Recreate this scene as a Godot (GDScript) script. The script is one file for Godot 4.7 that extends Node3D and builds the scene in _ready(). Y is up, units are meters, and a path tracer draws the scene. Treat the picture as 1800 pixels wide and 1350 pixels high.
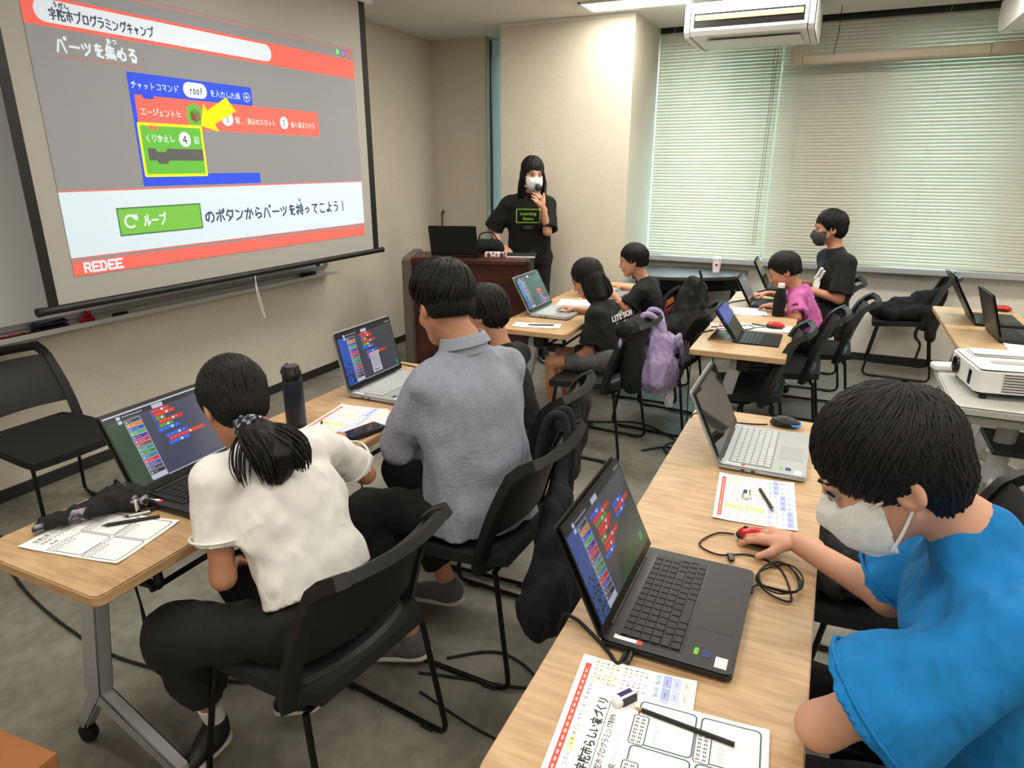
extends Node3D
# A lesson room: rows of desks with laptops, children and helpers, a projection screen on the left wall, windows with blinds at the far end.

func _ready() -> void:
	rng.seed = 20240817
	# camera
	var cam := Camera3D.new()
	cam.name = "camera"
	cam.position = Vector3(0, 1.60, 0)
	cam.rotation_degrees = Vector3(-18.02, 25.01, 0)
	cam.fov = 59.32
	cam.near = 0.05
	cam.far = 200.0
	cam.current = true
	add_child(cam)
	# daylight and exposure
	var sky_mat := ProceduralSkyMaterial.new()
	sky_mat.sky_top_color = Color(0.56, 0.76, 0.82)
	sky_mat.sky_horizon_color = Color(0.83, 0.94, 0.95)
	sky_mat.ground_bottom_color = Color(0.30, 0.36, 0.30)
	sky_mat.ground_horizon_color = Color(0.62, 0.74, 0.70)
	sky_mat.sky_energy_multiplier = 6.0
	sky_mat.ground_energy_multiplier = 4.0
	var sky := Sky.new()
	sky.sky_material = sky_mat
	var env := Environment.new()
	env.background_mode = Environment.BG_SKY
	env.sky = sky
	env.tonemap_mode = Environment.TONE_MAPPER_LINEAR
	env.tonemap_exposure = 0.98
	env.sdfgi_enabled = true
	env.ssao_enabled = true
	env.ssil_enabled = true
	var we := WorldEnvironment.new()
	we.name = "environment"
	we.environment = env
	add_child(we)
	materials()
	room()
	furniture()
	devices()
	papers_and_small_things()
	bags_and_cables()
	people()

# ---------------------------------------------------------------- mesh building
class MB:
	var v := PackedVector3Array()
	var n := PackedVector3Array()
	var t := PackedVector2Array()
	var ix := PackedInt32Array()

	func quad(a: Vector3, b: Vector3, c: Vector3, d: Vector3, out: Vector3) -> void:
		var nn := (b - a).cross(c - a)
		if nn.length_squared() < 1e-16:
			nn = (c - a).cross(d - a)
		nn = nn.normalized()
		var o := v.size()
		var f := nn.dot(out) > 0.0
		var m := nn if f else -nn
		v.append_array(PackedVector3Array([a, b, c, d]))
		n.append_array(PackedVector3Array([m, m, m, m]))
		t.append_array(PackedVector2Array([Vector2(0, 1), Vector2(1, 1), Vector2(1, 0), Vector2(0, 0)]))
		if f:
			ix.append_array(PackedInt32Array([o, o + 2, o + 1, o, o + 3, o + 2]))
		else:
			ix.append_array(PackedInt32Array([o, o + 1, o + 2, o, o + 2, o + 3]))

	func tri(a: Vector3, b: Vector3, c: Vector3, out: Vector3) -> void:
		var nn := (b - a).cross(c - a).normalized()
		var o := v.size()
		var f := nn.dot(out) > 0.0
		var m := nn if f else -nn
		v.append_array(PackedVector3Array([a, b, c]))
		n.append_array(PackedVector3Array([m, m, m]))
		t.append_array(PackedVector2Array([Vector2(0, 1), Vector2(1, 1), Vector2(1, 0)]))
		ix.append_array(PackedInt32Array([o, o + 2, o + 1] if f else [o, o + 1, o + 2]))

	# box with chamfered edges
	func box(c: Vector3, s: Vector3, bev := 0.0, B := Basis()) -> void:
		var h := s * 0.5
		var q := minf(bev, minf(h.x, minf(h.y, h.z)) * 0.95)
		var ax := [Vector3(1, 0, 0), Vector3(0, 1, 0), Vector3(0, 0, 1)]
		for i in 3:
			var j := (i + 1) % 3
			var k := (i + 2) % 3
			for sg in [-1.0, 1.0]:
				var p: Array = []
				for e in [[-1, -1], [1, -1], [1, 1], [-1, 1]]:
					p.append(c + B * (ax[i] * sg * h[i] + ax[j] * e[0] * (h[j] - q) + ax[k] * e[1] * (h[k] - q)))
				quad(p[0], p[1], p[2], p[3], B * (ax[i] * sg))
		if q <= 0.0:
			return
		for i in 3:
			var j := (i + 1) % 3
			var k := (i + 2) % 3
			for sj in [-1.0, 1.0]:
				for sk in [-1.0, 1.0]:
					var e1: Vector3 = ax[j] * sj * h[j] + ax[k] * sk * (h[k] - q)
					var e2: Vector3 = ax[j] * sj * (h[j] - q) + ax[k] * sk * h[k]
					var l: Vector3 = ax[i] * (h[i] - q)
					quad(c + B * (e1 - l), c + B * (e1 + l), c + B * (e2 + l), c + B * (e2 - l), B * (ax[j] * sj + ax[k] * sk))
		for sx in [-1.0, 1.0]:
			for sy in [-1.0, 1.0]:
				for sz in [-1.0, 1.0]:
					tri(c + B * Vector3(sx * h.x, sy * (h.y - q), sz * (h.z - q)), c + B * Vector3(sx * (h.x - q), sy * h.y, sz * (h.z - q)), c + B * Vector3(sx * (h.x - q), sy * (h.y - q), sz * h.z), B * Vector3(sx, sy, sz))

	func strip(rows: Array, closed: bool) -> void:   # rows of [points, normals], joined smoothly
		var o := v.size()
		var w: int = rows[0][0].size()
		for r in rows.size():
			v.append_array(rows[r][0])
			n.append_array(rows[r][1])
			for i in w:
				t.append(Vector2(float(i) / maxf(1.0, w - 1.0), float(r) / maxf(1.0, rows.size() - 1.0)))
		for r in rows.size() - 1:
			for i in (w if closed else w - 1):
				var a := o + r * w + i
				var b := o + r * w + (i + 1) % w
				var c := b + w
				var d := a + w
				var fn := (v[b] - v[a]).cross(v[d] - v[a])
				if fn.length_squared() < 1e-18:
					fn = (v[c] - v[b]).cross(v[d] - v[b])
				if fn.dot(n[a] + n[c]) > 0.0:
					ix.append_array(PackedInt32Array([a, c, b, a, d, c]))
				else:
					ix.append_array(PackedInt32Array([a, b, c, a, c, d]))

	# swept tube: r is a number or an array, one per point; flat squeezes it along a direction
	func tube(p: Array, r, sides := 8, caps := true, flat := Vector3.ZERO, sq := 1.0) -> void:
		if p.size() < 2:
			return
		var rows: Array = []
		var d: Vector3 = (p[1] - p[0]).normalized()
		var u := d.cross(Vector3.UP if absf(d.y) < 0.9 else Vector3.RIGHT).normalized()
		for i in p.size():
			var dd: Vector3 = (p[mini(i + 1, p.size() - 1)] - p[maxi(i - 1, 0)]).normalized()
			u = (u - dd * u.dot(dd)).normalized()
			var w := dd.cross(u)
			var rr: float = r[i] if r is Array else r
			var ps := PackedVector3Array()
			var ns := PackedVector3Array()
			for k in sides:
				var a := TAU * k / sides
				var q := u * cos(a) + w * sin(a)
				var off := q * rr
				if sq != 1.0:
					off -= flat * (off.dot(flat) * (1.0 - sq))
				ps.append(p[i] + off)
				ns.append(q)
			rows.append([ps, ns])
		strip(rows, true)
		if caps:
			for e in [0, p.size() - 1]:
				var ps: PackedVector3Array = rows[e][0]
				var out: Vector3 = (p[0] - p[1]) if e == 0 else (p[-1] - p[-2])
				for k in range(1, sides - 1):
					tri(ps[0], ps[k], ps[k + 1], out)

	func lathe(c: Vector3, prof: Array, sides := 24, B := Basis()) -> void:
		for i in prof.size() - 1:
			var a: Vector2 = prof[i]
			var b: Vector2 = prof[i + 1]
			var sn := func(k: int) -> Vector2:
				var e: Vector2 = (prof[k + 1] - prof[k]).normalized()
				return Vector2(e.y, -e.x)
			var me: Vector2 = sn.call(i)
			var na := me
			var nb := me
			if i > 0 and sn.call(i - 1).dot(me) > 0.6:
				na = (sn.call(i - 1) + me).normalized()
			if i < prof.size() - 2 and sn.call(i + 1).dot(me) > 0.6:
				nb = (sn.call(i + 1) + me).normalized()
			var rows: Array = []
			for pr in [[a, na], [b, nb]]:
				var ps := PackedVector3Array()
				var ns := PackedVector3Array()
				for k in sides:
					var g := TAU * k / sides
					ps.append(c + B * Vector3(cos(g) * pr[0].x, pr[0].y, sin(g) * pr[0].x))
					ns.append(B * Vector3(cos(g) * pr[1].x, pr[1].y, sin(g) * pr[1].x))
				rows.append([ps, ns])
			strip(rows, true)

	# prism over a polygon in x,z between y0 and y1 with a chamfered rim
	func prism(poly: PackedVector2Array, y0: float, y1: float, bev := 0.0, T := Transform3D()) -> void:
		var inn := poly
		if bev > 0.0:
			var off := Geometry2D.offset_polygon(poly, -bev, Geometry2D.JOIN_ROUND)
			if off.size() > 0 and off[0].size() == poly.size():
				inn = off[0]
			else:
				var c := Vector2.ZERO
				for q in poly:
					c += q / poly.size()
				inn = PackedVector2Array()
				for q in poly:
					inn.append(q + (c - q).normalized() * bev * 1.3)
		var T0 := func(q: Vector2, y: float) -> Vector3: return T * Vector3(q.x, y, q.y)
		for e in [[y1, Vector3.UP], [y0, Vector3.DOWN]]:
			var pl := inn
			var id := Geometry2D.triangulate_polygon(pl)
			for i in range(0, id.size(), 3):
				tri(T0.call(pl[id[i]], e[0]), T0.call(pl[id[i + 1]], e[0]), T0.call(pl[id[i + 2]], e[0]), T.basis * e[1])
		for i in poly.size():
			var j := (i + 1) % poly.size()
			var ed := poly[j] - poly[i]
			var out2 := Vector2(ed.y, -ed.x)
			var mid := (poly[i] + poly[j]) * 0.5 + out2.normalized() * 0.0005
			if Geometry2D.is_point_in_polygon(mid, poly):
				out2 = -out2
			var out := T.basis * Vector3(out2.x, 0, out2.y)
			quad(T0.call(poly[i], y0 + bev), T0.call(poly[j], y0 + bev), T0.call(poly[j], y1 - bev), T0.call(poly[i], y1 - bev), out)
			if bev > 0.0 and inn.size() == poly.size():
				quad(T0.call(poly[i], y1 - bev), T0.call(poly[j], y1 - bev), T0.call(inn[j], y1), T0.call(inn[i], y1), out + T.basis * Vector3.UP * out.length())
				quad(T0.call(poly[i], y0 + bev), T0.call(poly[j], y0 + bev), T0.call(inn[j], y0), T0.call(inn[i], y0), out - T.basis * Vector3.UP * out.length())

	# curved sheet of some thickness from a grid of points g[row][column]
	func sheet(g: Array, th: float) -> void:
		var R := g.size()
		var C: int = g[0].size()
		var front: Array = []
		var back: Array = []
		for r in R:
			var pf := PackedVector3Array()
			var pb := PackedVector3Array()
			var nf := PackedVector3Array()
			var nb := PackedVector3Array()
			for c in C:
				var du: Vector3 = g[r][mini(c + 1, C - 1)] - g[r][maxi(c - 1, 0)]
				var dv: Vector3 = g[mini(r + 1, R - 1)][c] - g[maxi(r - 1, 0)][c]
				var m := du.cross(dv).normalized()
				pf.append(g[r][c] + m * th * 0.5)
				pb.append(g[r][c] - m * th * 0.5)
				nf.append(m)
				nb.append(-m)
			front.append([pf, nf])
			back.append([pb, nb])
		strip(front, false)
		strip(back, false)
		for r in R - 1:
			for c in [0, C - 1]:
				quad(front[r][0][c], front[r + 1][0][c], back[r + 1][0][c], back[r][0][c], g[r][c] - g[r][1 if c == 0 else C - 2])
		for c in C - 1:
			for r in [0, R - 1]:
				quad(front[r][0][c], front[r][0][c + 1], back[r][0][c + 1], back[r][0][c], g[r][c] - g[1 if r == 0 else R - 2][c])

	func ball(c: Vector3, r: Vector3, B := Basis(), sides := 14) -> void:
		var rows: Array = []
		var m := sides / 2
		for i in m + 1:
			var th := PI * i / m
			var ps := PackedVector3Array()
			var ns := PackedVector3Array()
			for k in sides:
				var a := TAU * k / sides
				var q := Vector3(sin(th) * cos(a), cos(th), sin(th) * sin(a))
				ps.append(c + B * (q * r))
				ns.append((B * (q / r)).normalized())
			rows.append([ps, ns])
		strip(rows, true)

# ---------------------------------------------------------------- distance fields, meshed as surface nets
func cap(a: Vector3, b: Vector3, ra: float, rb: float, k := 0.02, fl := Vector3.ZERO, s := 1.0) -> Array:
	return [0, a, b, ra, rb, k, fl, s, 0]
func ell(c: Vector3, r: Vector3, B := Basis(), k := 0.02) -> Array:
	return [1, c, r, B, k, 0]
func neg(p: Array) -> Array:
	var q := p.duplicate()
	q[-1] = 1
	return q
func cut(p: Vector3, nrm: Vector3, R: float) -> Array:
	return [2, p, nrm.normalized(), R]

func sdf(mb: MB, prims: Array, cell: float, amp := 0.0, freq := 14.0, sd := 1) -> void:
	var lo := Vector3(1e9, 1e9, 1e9)
	var hi := -lo
	for p in prims:
		if p[0] == 0 and p[8] == 0:
			var m: float = maxf(p[3], p[4])
			lo = lo.min(p[1].min(p[2]) - Vector3(m, m, m))
			hi = hi.max(p[1].max(p[2]) + Vector3(m, m, m))
		elif p[0] == 1 and p[5] == 0:
			var m: float = maxf(p[2].x, maxf(p[2].y, p[2].z))
			lo = lo.min(p[1] - Vector3(m, m, m))
			hi = hi.max(p[1] + Vector3(m, m, m))
	var mg := cell * 3.0 + amp
	lo -= Vector3(mg, mg, mg)
	hi += Vector3(mg, mg, mg)
	var nx := int((hi.x - lo.x) / cell) + 2
	var ny := int((hi.y - lo.y) / cell) + 2
	var nz := int((hi.z - lo.z) / cell) + 2
	var g := PackedFloat32Array()
	g.resize(nx * ny * nz)
	g.fill(9.0)
	var nxy := nx * ny
	for p in prims:
		var bl: Vector3
		var bh: Vector3
		var kk := 0.0
		if p[0] == 0:
			kk = p[5]
			var m: float = maxf(p[3], p[4]) + maxf(kk, cell * 2.5) + cell
			bl = p[1].min(p[2]) - Vector3(m, m, m)
			bh = p[1].max(p[2]) + Vector3(m, m, m)
		elif p[0] == 1:
			kk = p[4]
			var m: float = maxf(p[2].x, maxf(p[2].y, p[2].z)) + maxf(kk, cell * 2.5) + cell
			bl = p[1] - Vector3(m, m, m)
			bh = p[1] + Vector3(m, m, m)
		else:
			bl = p[1] - Vector3.ONE * p[3]
			bh = p[1] + Vector3.ONE * p[3]
		var i0 := clampi(int((bl.x - lo.x) / cell), 0, nx - 1)
		var i1 := clampi(int((bh.x - lo.x) / cell) + 1, 0, nx - 1)
		var j0 := clampi(int((bl.y - lo.y) / cell), 0, ny - 1)
		var j1 := clampi(int((bh.y - lo.y) / cell) + 1, 0, ny - 1)
		var k0 := clampi(int((bl.z - lo.z) / cell), 0, nz - 1)
		var k1 := clampi(int((bh.z - lo.z) / cell) + 1, 0, nz - 1)
		var kind: int = p[0]
		var a: Vector3 = p[1]
		var b: Vector3 = p[2]
		var ba := b - a
		var ibb := 1.0 / maxf(ba.length_squared(), 1e-9)
		var ra: float = p[3] if kind == 0 else 0.0
		var dr: float = (p[4] - p[3]) if kind == 0 else 0.0
		var fl: Vector3 = p[6] if kind == 0 else Vector3.ZERO
		var fs: float = (1.0 / p[7] - 1.0) if kind == 0 else 0.0
		var flat := fs != 0.0
		var Bi: Basis = (p[3] as Basis).transposed() if kind == 1 else Basis()
		var ir: Vector3 = Vector3.ONE / p[2] if kind == 1 else Vector3.ONE
		var R2: float = p[3] * p[3] if kind == 2 else 0.0
		var minus: bool = kind != 2 and p[-1] == 1
		for k in range(k0, k1 + 1):
			for j in range(j0, j1 + 1):
				var o := k * nxy + j * nx + i0
				var q := Vector3(lo.x + i0 * cell, lo.y + j * cell, lo.z + k * cell)
				for i in range(i0, i1 + 1):
					var d: float
					if kind == 0:
						var pa := q - a
						var tt := clampf(pa.dot(ba) * ibb, 0.0, 1.0)
						pa -= ba * tt
						if flat:
							pa += fl * (pa.dot(fl) * fs)
						d = pa.length() - (ra + tt * dr)
					elif kind == 1:
						var e := (Bi * (q - a)) * ir
						var l := e.length()
						d = l * (l - 1.0) / maxf((e * ir).length(), 1e-6)
					else:
						var w := q - a
						if w.length_squared() < R2:
							d = w.dot(b)
							if d > g[o]:
								g[o] = d
						o += 1
						q.x += cell
						continue
					var c := g[o]
					if minus:
						d = -d
						if d > c - kk:
							var h := maxf(kk - absf(d - c), 0.0)
							g[o] = maxf(d, c) + (h * h * 0.25 / kk if kk > 0.0 else 0.0)
					elif d < c + kk:
						var h := maxf(kk - absf(d - c), 0.0)
						g[o] = minf(d, c) - (h * h * 0.25 / kk if kk > 0.0 else 0.0)
					o += 1
					q.x += cell
	if amp > 0.0:
		var nz_ := FastNoiseLite.new()
		nz_.seed = sd
		nz_.frequency = freq
		nz_.fractal_octaves = 2
		var lim0 := cell * 3.0 + amp
		var o := 0
		for k in nz:
			for j in ny:
				for i in nx:
					if absf(g[o]) < lim0:
						g[o] += amp * nz_.get_noise_3d(lo.x + i * cell, (lo.y + j * cell) * 0.6, lo.z + k * cell)
					o += 1
	var vid := PackedInt32Array()
	vid.resize(nx * ny * nz)
	vid.fill(-1)
	var lim := cell * 3.2
	var ev := [[0, 1], [2, 3], [4, 5], [6, 7], [0, 2], [1, 3], [4, 6], [5, 7], [0, 4], [1, 5], [2, 6], [3, 7]]
	var cells := PackedInt32Array()
	for k in nz - 1:
		for j in ny - 1:
			var o := k * nxy + j * nx
			for i in nx - 1:
				var c0 := g[o]
				if absf(c0) < lim:
					var s0 := c0 < 0.0
					if (g[o + 1] < 0.0) != s0 or (g[o + nx] < 0.0) != s0 or (g[o + nx + 1] < 0.0) != s0 or (g[o + nxy] < 0.0) != s0 or (g[o + nxy + 1] < 0.0) != s0 or (g[o + nxy + nx] < 0.0) != s0 or (g[o + nxy + nx + 1] < 0.0) != s0:
						var w := [c0, g[o + 1], g[o + nx], g[o + nx + 1], g[o + nxy], g[o + nxy + 1], g[o + nxy + nx], g[o + nxy + nx + 1]]
						var acc := Vector3.ZERO
						var cnt := 0
						for e in ev:
							var wa: float = w[e[0]]
							var wb: float = w[e[1]]
							if (wa < 0.0) != (wb < 0.0):
								var tt := wa / (wa - wb)
								var A: int = e[0]
								var B2: int = e[1]
								acc += Vector3(A & 1, (A >> 1) & 1, A >> 2).lerp(Vector3(B2 & 1, (B2 >> 1) & 1, B2 >> 2), tt)
								cnt += 1
						acc /= cnt
						vid[o] = mb.v.size()
						mb.v.append(lo + (Vector3(i, j, k) + acc) * cell)
						mb.n.append(Vector3(w[1] + w[3] + w[5] + w[7] - w[0] - w[2] - w[4] - w[6], w[2] + w[3] + w[6] + w[7] - w[0] - w[1] - w[4] - w[5], w[4] + w[5] + w[6] + w[7] - w[0] - w[1] - w[2] - w[3]).normalized())
						mb.t.append(Vector2.ZERO)
						cells.append(o)
				o += 1
	for o in cells:
		var s0 := g[o] < 0.0
		for ax in 3:
			var st: int = [1, nx, nxy][ax]
			if (g[o + st] < 0.0) == s0:
				continue
			var s1: int = [nx, nxy, 1][ax]
			var s2: int = [nxy, 1, nx][ax]
			if o - s1 - s2 < 0:
				continue
			var a := vid[o]
			var b := vid[o - s1]
			var c := vid[o - s1 - s2]
			var d := vid[o - s2]
			if a < 0 or b < 0 or c < 0 or d < 0:
				continue
			if s0:
				mb.ix.append_array(PackedInt32Array([a, c, b, a, d, c]))
			else:
				mb.ix.append_array(PackedInt32Array([a, b, c, a, c, d]))

# ---------------------------------------------------------------- objects
var taken := {}
var M := {}
var rng := RandomNumberGenerator.new()

func P(x: float, y: float, d: float) -> Vector3:   # x to the right along the windows, y up, d metres towards the windows
	return Vector3(x, y, -d)

func numbered(called: String) -> String:
	if not taken.has(called):
		taken[called] = 0
		return called
	taken[called] += 1
	return "%s_%03d" % [called, taken[called]]

func tag(o: Node3D, label: String, category: String, group := "") -> void:
	o.set_meta("label", label)
	o.set_meta("category", category)
	if group != "":
		o.set_meta("group", group)

func thing(called: String, label: String, category: String, at := Vector3.ZERO, turn := 0.0, group := "") -> Node3D:
	var o := Node3D.new()
	o.name = numbered(called)
	add_child(o)
	o.position = at
	o.rotation_degrees.y = turn
	tag(o, label, category, group)
	return o

func to_mesh(mb: MB, org := Vector3.ZERO) -> ArrayMesh:
	var ar: Array = []
	ar.resize(Mesh.ARRAY_MAX)
	var vv := mb.v
	if org != Vector3.ZERO:
		for i in vv.size():
			vv[i] -= org
	ar[Mesh.ARRAY_VERTEX] = vv
	ar[Mesh.ARRAY_NORMAL] = mb.n
	ar[Mesh.ARRAY_TEX_UV] = mb.t
	ar[Mesh.ARRAY_INDEX] = mb.ix
	var me := ArrayMesh.new()
	me.add_surface_from_arrays(Mesh.PRIMITIVE_TRIANGLES, ar)
	return me

func put(mesh: Mesh, called: String, m: Material, parent: Node3D, at := Vector3.ZERO) -> MeshInstance3D:
	var o := MeshInstance3D.new()
	o.mesh = mesh
	o.material_override = m
	o.cast_shadow = GeometryInstance3D.SHADOW_CASTING_SETTING_ON
	if parent == self:
		o.name = numbered(called)
		add_child(o)
	else:
		o.name = called
		parent.add_child(o, true)
	o.position = at
	return o

func obj(mb: MB, called: String, m: Material, parent: Node3D, org := Vector3.ZERO) -> MeshInstance3D:
	return put(to_mesh(mb, org), called, m, parent)

func struct(mb: MB, called: String, m: Material) -> MeshInstance3D:
	var o := obj(mb, called, m, self)
	o.set_meta("kind", "structure")
	return o

func again(o: Node3D, label: String, at: Vector3, turn: float) -> Node3D:   # a copy with its own label
	var c: Node3D = o.duplicate()
	c.name = numbered(String(o.name).rstrip("0123456789").trim_suffix("_"))
	add_child(c)
	c.position = at
	c.rotation_degrees.y = turn
	c.set_meta("label", label)
	return c

func curve(pts: Array, steps := 6) -> Array:   # Catmull-Rom through the points
	var out: Array = []
	for i in pts.size() - 1:
		var a: Vector3 = pts[maxi(i - 1, 0)]
		var b: Vector3 = pts[i]
		var c: Vector3 = pts[i + 1]
		var d: Vector3 = pts[mini(i + 2, pts.size() - 1)]
		for s in steps:
			out.append(b.cubic_interpolate(c, a, d, float(s) / steps))
	out.append(pts[-1])
	return out

func bent(pts: Array, r: float, steps := 4) -> Array:   # a polyline with rounded corners
	var out: Array = [pts[0]]
	for i in range(1, pts.size() - 1):
		var a: Vector3 = (pts[i - 1] - pts[i])
		var b: Vector3 = (pts[i + 1] - pts[i])
		var q := minf(r, minf(a.length(), b.length()) * 0.45)
		var p0: Vector3 = pts[i] + a.normalized() * q
		var p1: Vector3 = pts[i] + b.normalized() * q
		for s in steps + 1:
			var w := float(s) / steps
			out.append(p0.lerp(pts[i], w).lerp((pts[i] as Vector3).lerp(p1, w), w))
	out.append(pts[-1])
	return out

func rrect(w: float, h: float, r: float, n := 4) -> PackedVector2Array:
	var out := PackedVector2Array()
	for q in [[1, 1, 0.0], [-1, 1, 90.0], [-1, -1, 180.0], [1, -1, 270.0]]:
		for i in n + 1:
			var a := deg_to_rad(q[2] + 90.0 * i / n)
			out.append(Vector2(q[0] * (w * 0.5 - r) + cos(a) * r, q[1] * (h * 0.5 - r) + sin(a) * r))
	return out

# ---------------------------------------------------------------- materials
func mat(key: String, c: Color, rough := 0.6, metal := 0.0) -> StandardMaterial3D:
	if M.has(key):
		return M[key]
	var m := StandardMaterial3D.new()
	m.resource_name = key
	m.albedo_color = c
	m.roughness = rough
	m.metallic = metal
	M[key] = m
	return m

func noise_bytes(w: int, h: int, freq: float, sd: int, oct := 4, sx := 1) -> PackedByteArray:
	var f := FastNoiseLite.new()
	f.seed = sd
	f.frequency = freq
	f.fractal_octaves = oct
	var im := f.get_seamless_image(w / sx, h)
	im.convert(Image.FORMAT_L8)
	if sx != 1:
		im.resize(w, h, Image.INTERPOLATE_CUBIC)
	return im.get_data()

func tinted(w: int, h: int, a: PackedByteArray, b: PackedByteArray, c0: Color, c1: Color, mixb := 0.35) -> ImageTexture:
	var d := PackedByteArray()
	d.resize(w * h * 3)
	for i in w * h:
		var t := (a[i] * (1.0 - mixb) + b[i] * mixb) / 255.0
		t = clampf((t - 0.25) * 2.0, 0.0, 1.0)
		d[i * 3] = int((c0.r + (c1.r - c0.r) * t) * 255.0)
		d[i * 3 + 1] = int((c0.g + (c1.g - c0.g) * t) * 255.0)
		d[i * 3 + 2] = int((c0.b + (c1.b - c0.b) * t) * 255.0)
	var im := Image.create_from_data(w, h, false, Image.FORMAT_RGB8, d)
	return ImageTexture.create_from_image(im)

func grained(key: String, tex: Texture2D, scale: Vector3, rough: float, world := true) -> StandardMaterial3D:
	var m := mat(key, Color.WHITE, rough)
	m.albedo_texture = tex
	m.uv1_triplanar = true
	m.uv1_world_triplanar = world
	m.uv1_scale = scale
	return m

func printed(key: String, im: Image, rough := 0.7) -> StandardMaterial3D:
	var m := mat(key, Color.WHITE, rough)
	m.albedo_texture = ImageTexture.create_from_image(im)
	return m

func shining(key: String, im: Image, e: float, rough := 0.25) -> StandardMaterial3D:   # a lit screen
	var m := mat(key, Color(0.02, 0.02, 0.02), rough)
	m.emission_enabled = true
	m.emission = Color.BLACK
	m.emission_texture = ImageTexture.create_from_image(im)
	m.emission_energy_multiplier = e
	return m

# ---------------------------------------------------------------- print: lettering and screens drawn on images
var GLYPH := {
	"う": "3161 2454757749", "た": "1363 4119 5585 5899", "し": "3137488896", "あ": "1373 4148 64382735758759", "つ": "1462848648",
	"を": "2272 4125 255457 84463889", "め": "2348 6137171553858859", "る": "217125648679494768", "の": "523817144272958869",
	"か": "0353645948 4119 7296", "ら": "3162 232755868849", "も": "4137598886 2363 2666", "て": "1282454779", "こ": "2272 273989",
	"よ": "515839183789 5484", "く": "612569", "り": "2126 717649", "え": "4162 247419 47576999", "に": "2128 4484 475888",
	"さ": "1383 4176 263979", "せ": "0494 21284989 717666", "い": "122847 7395", "フ": "12827639", "ロ": "2282882822", "ク": "3115 32827639",
	"ラ": "2171 14847739", "ミ": "2172 2475 1789", "ン": "1243 196783", "キ": "1372 1685 4159", "ヤ": "148265 3159", "ハ": "3219 5289",
	"ー": "1595", "ツ": "1325 4254 827639", "チ": "7123 1494 525629", "ト": "3139 3476", "コ": "228288 2888", "マ": "128256 3578",
	"エ": "1282 5258 0898", "シ": "2132 1334 185793", "ス": "12726519 5689", "ル": "323519 616996", "ホ": "1383 5159 3518 7598",
	"タ": "3115 32827639 3557", "宇": "5051 13128283 3474 1696 545949", "陀": "1119 1131233526 43429293 6061 54599997 8556",
	"市": "5051 0292 28248487 5259", "集": "3014 2226 2282 2484 2686 5156 0797 5659 5719 5799", "入": "415319 5399", "力": "13837958 4119",
	"時": "1242481812 1545 5282 5484 5696 7074 8589 6778", "個": "2004 1319 3191993931 4484 6266 5676785856", "自": "4031 2282892922 2484 2686",
	"分": "3115 6195 26767958 4619", "番": "7121 1383 5156 4416 6496 2686892926 5659 2888", "設": "1141 1343 1545 1747491917 616354 61818393 558559 5699",
	"定": "5051 13128283 2575 5458 5686 3619 285999", "回": "1191991911 3464673734", "持": "0343 212918 0746 5282 4494 4696 7074 858979 5768",
	"家": "5051 13128283 2474 5417 45666949 5527 5738 8566 6699", "制": "2113 1252 0454 3039 18165658 7176 919989", "作": "2004 1319 5135 4393 6369 6595 6797",
	"名": "4115 327218 4686894946", "前": "3142 7162 0393 19154549 1747 6568 858979", "R": "191171837515 5589", "E": "91111999 1575", "D": "11618486691911",
	"r": "3439 365574", "o": "346475786939282634", "f": "72524349 2565", "a": "34647579 7646374879", "e": "267675543426284979", "n": "2429 2644647579",
	"i": "5459 5152", "g": "743425273878 74796939", "L": "111989", "G": "827131131739798656", "s": "744435466677683 8", "S": "826131133565876939", "C": "826131131739698",
	"H": "1119 8189 1585", "T": "1191 5159", "I": "5159", "O": "3161838769391713311 ", "1": "325159", "4": "611696 6169", "!": "5157 5859", "、": "4758", "\"": "4143 6163",
	"h": "2129 2644647579", "l": "5159", "p": "2429 24647577682 8", "m": "1419 15344549 55747489", "t": "4148596 8 2474", "A": "195189 2676", "N": "19118981", "B": "11197989866585817111 1565",
	"P": "191171837515", "U": "1117396987 81", "v": "245974", "w": "142956697894"}
var SMALL := {"っ": "つ", "ャ": "ヤ", "ッ": "ツ", "ェ": "エ", "ょ": "よ"}
var DAKU := {"だ": "た", "づ": "つ", "グ": "ク", "ド": "ト", "ジ": "シ", "ボ": "ホ"}
var HANDAKU := {"プ": "フ", "パ": "ハ"}

func seg(im: Image, a: Vector2, b: Vector2, w: float, c: Color) -> void:
	var W := im.get_width()
	var H := im.get_height()
	var h := w * 0.5
	var ba := b - a
	var ib := 1.0 / maxf(ba.length_squared(), 0.0001)
	for y in range(maxi(0, int(minf(a.y, b.y) - h)), mini(H, int(maxf(a.y, b.y) + h) + 2)):
		for x in range(maxi(0, int(minf(a.x, b.x) - h)), mini(W, int(maxf(a.x, b.x) + h) + 2)):
			var p := Vector2(x + 0.5, y + 0.5) - a
			var d := (p - ba * clampf(p.dot(ba) * ib, 0.0, 1.0)).length()
			var k := clampf(h - d + 0.5, 0.0, 1.0)
			if k >= 1.0:
				im.set_pixel(x, y, c)
			elif k > 0.0:
				im.set_pixel(x, y, im.get_pixel(x, y).lerp(c, k))

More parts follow.
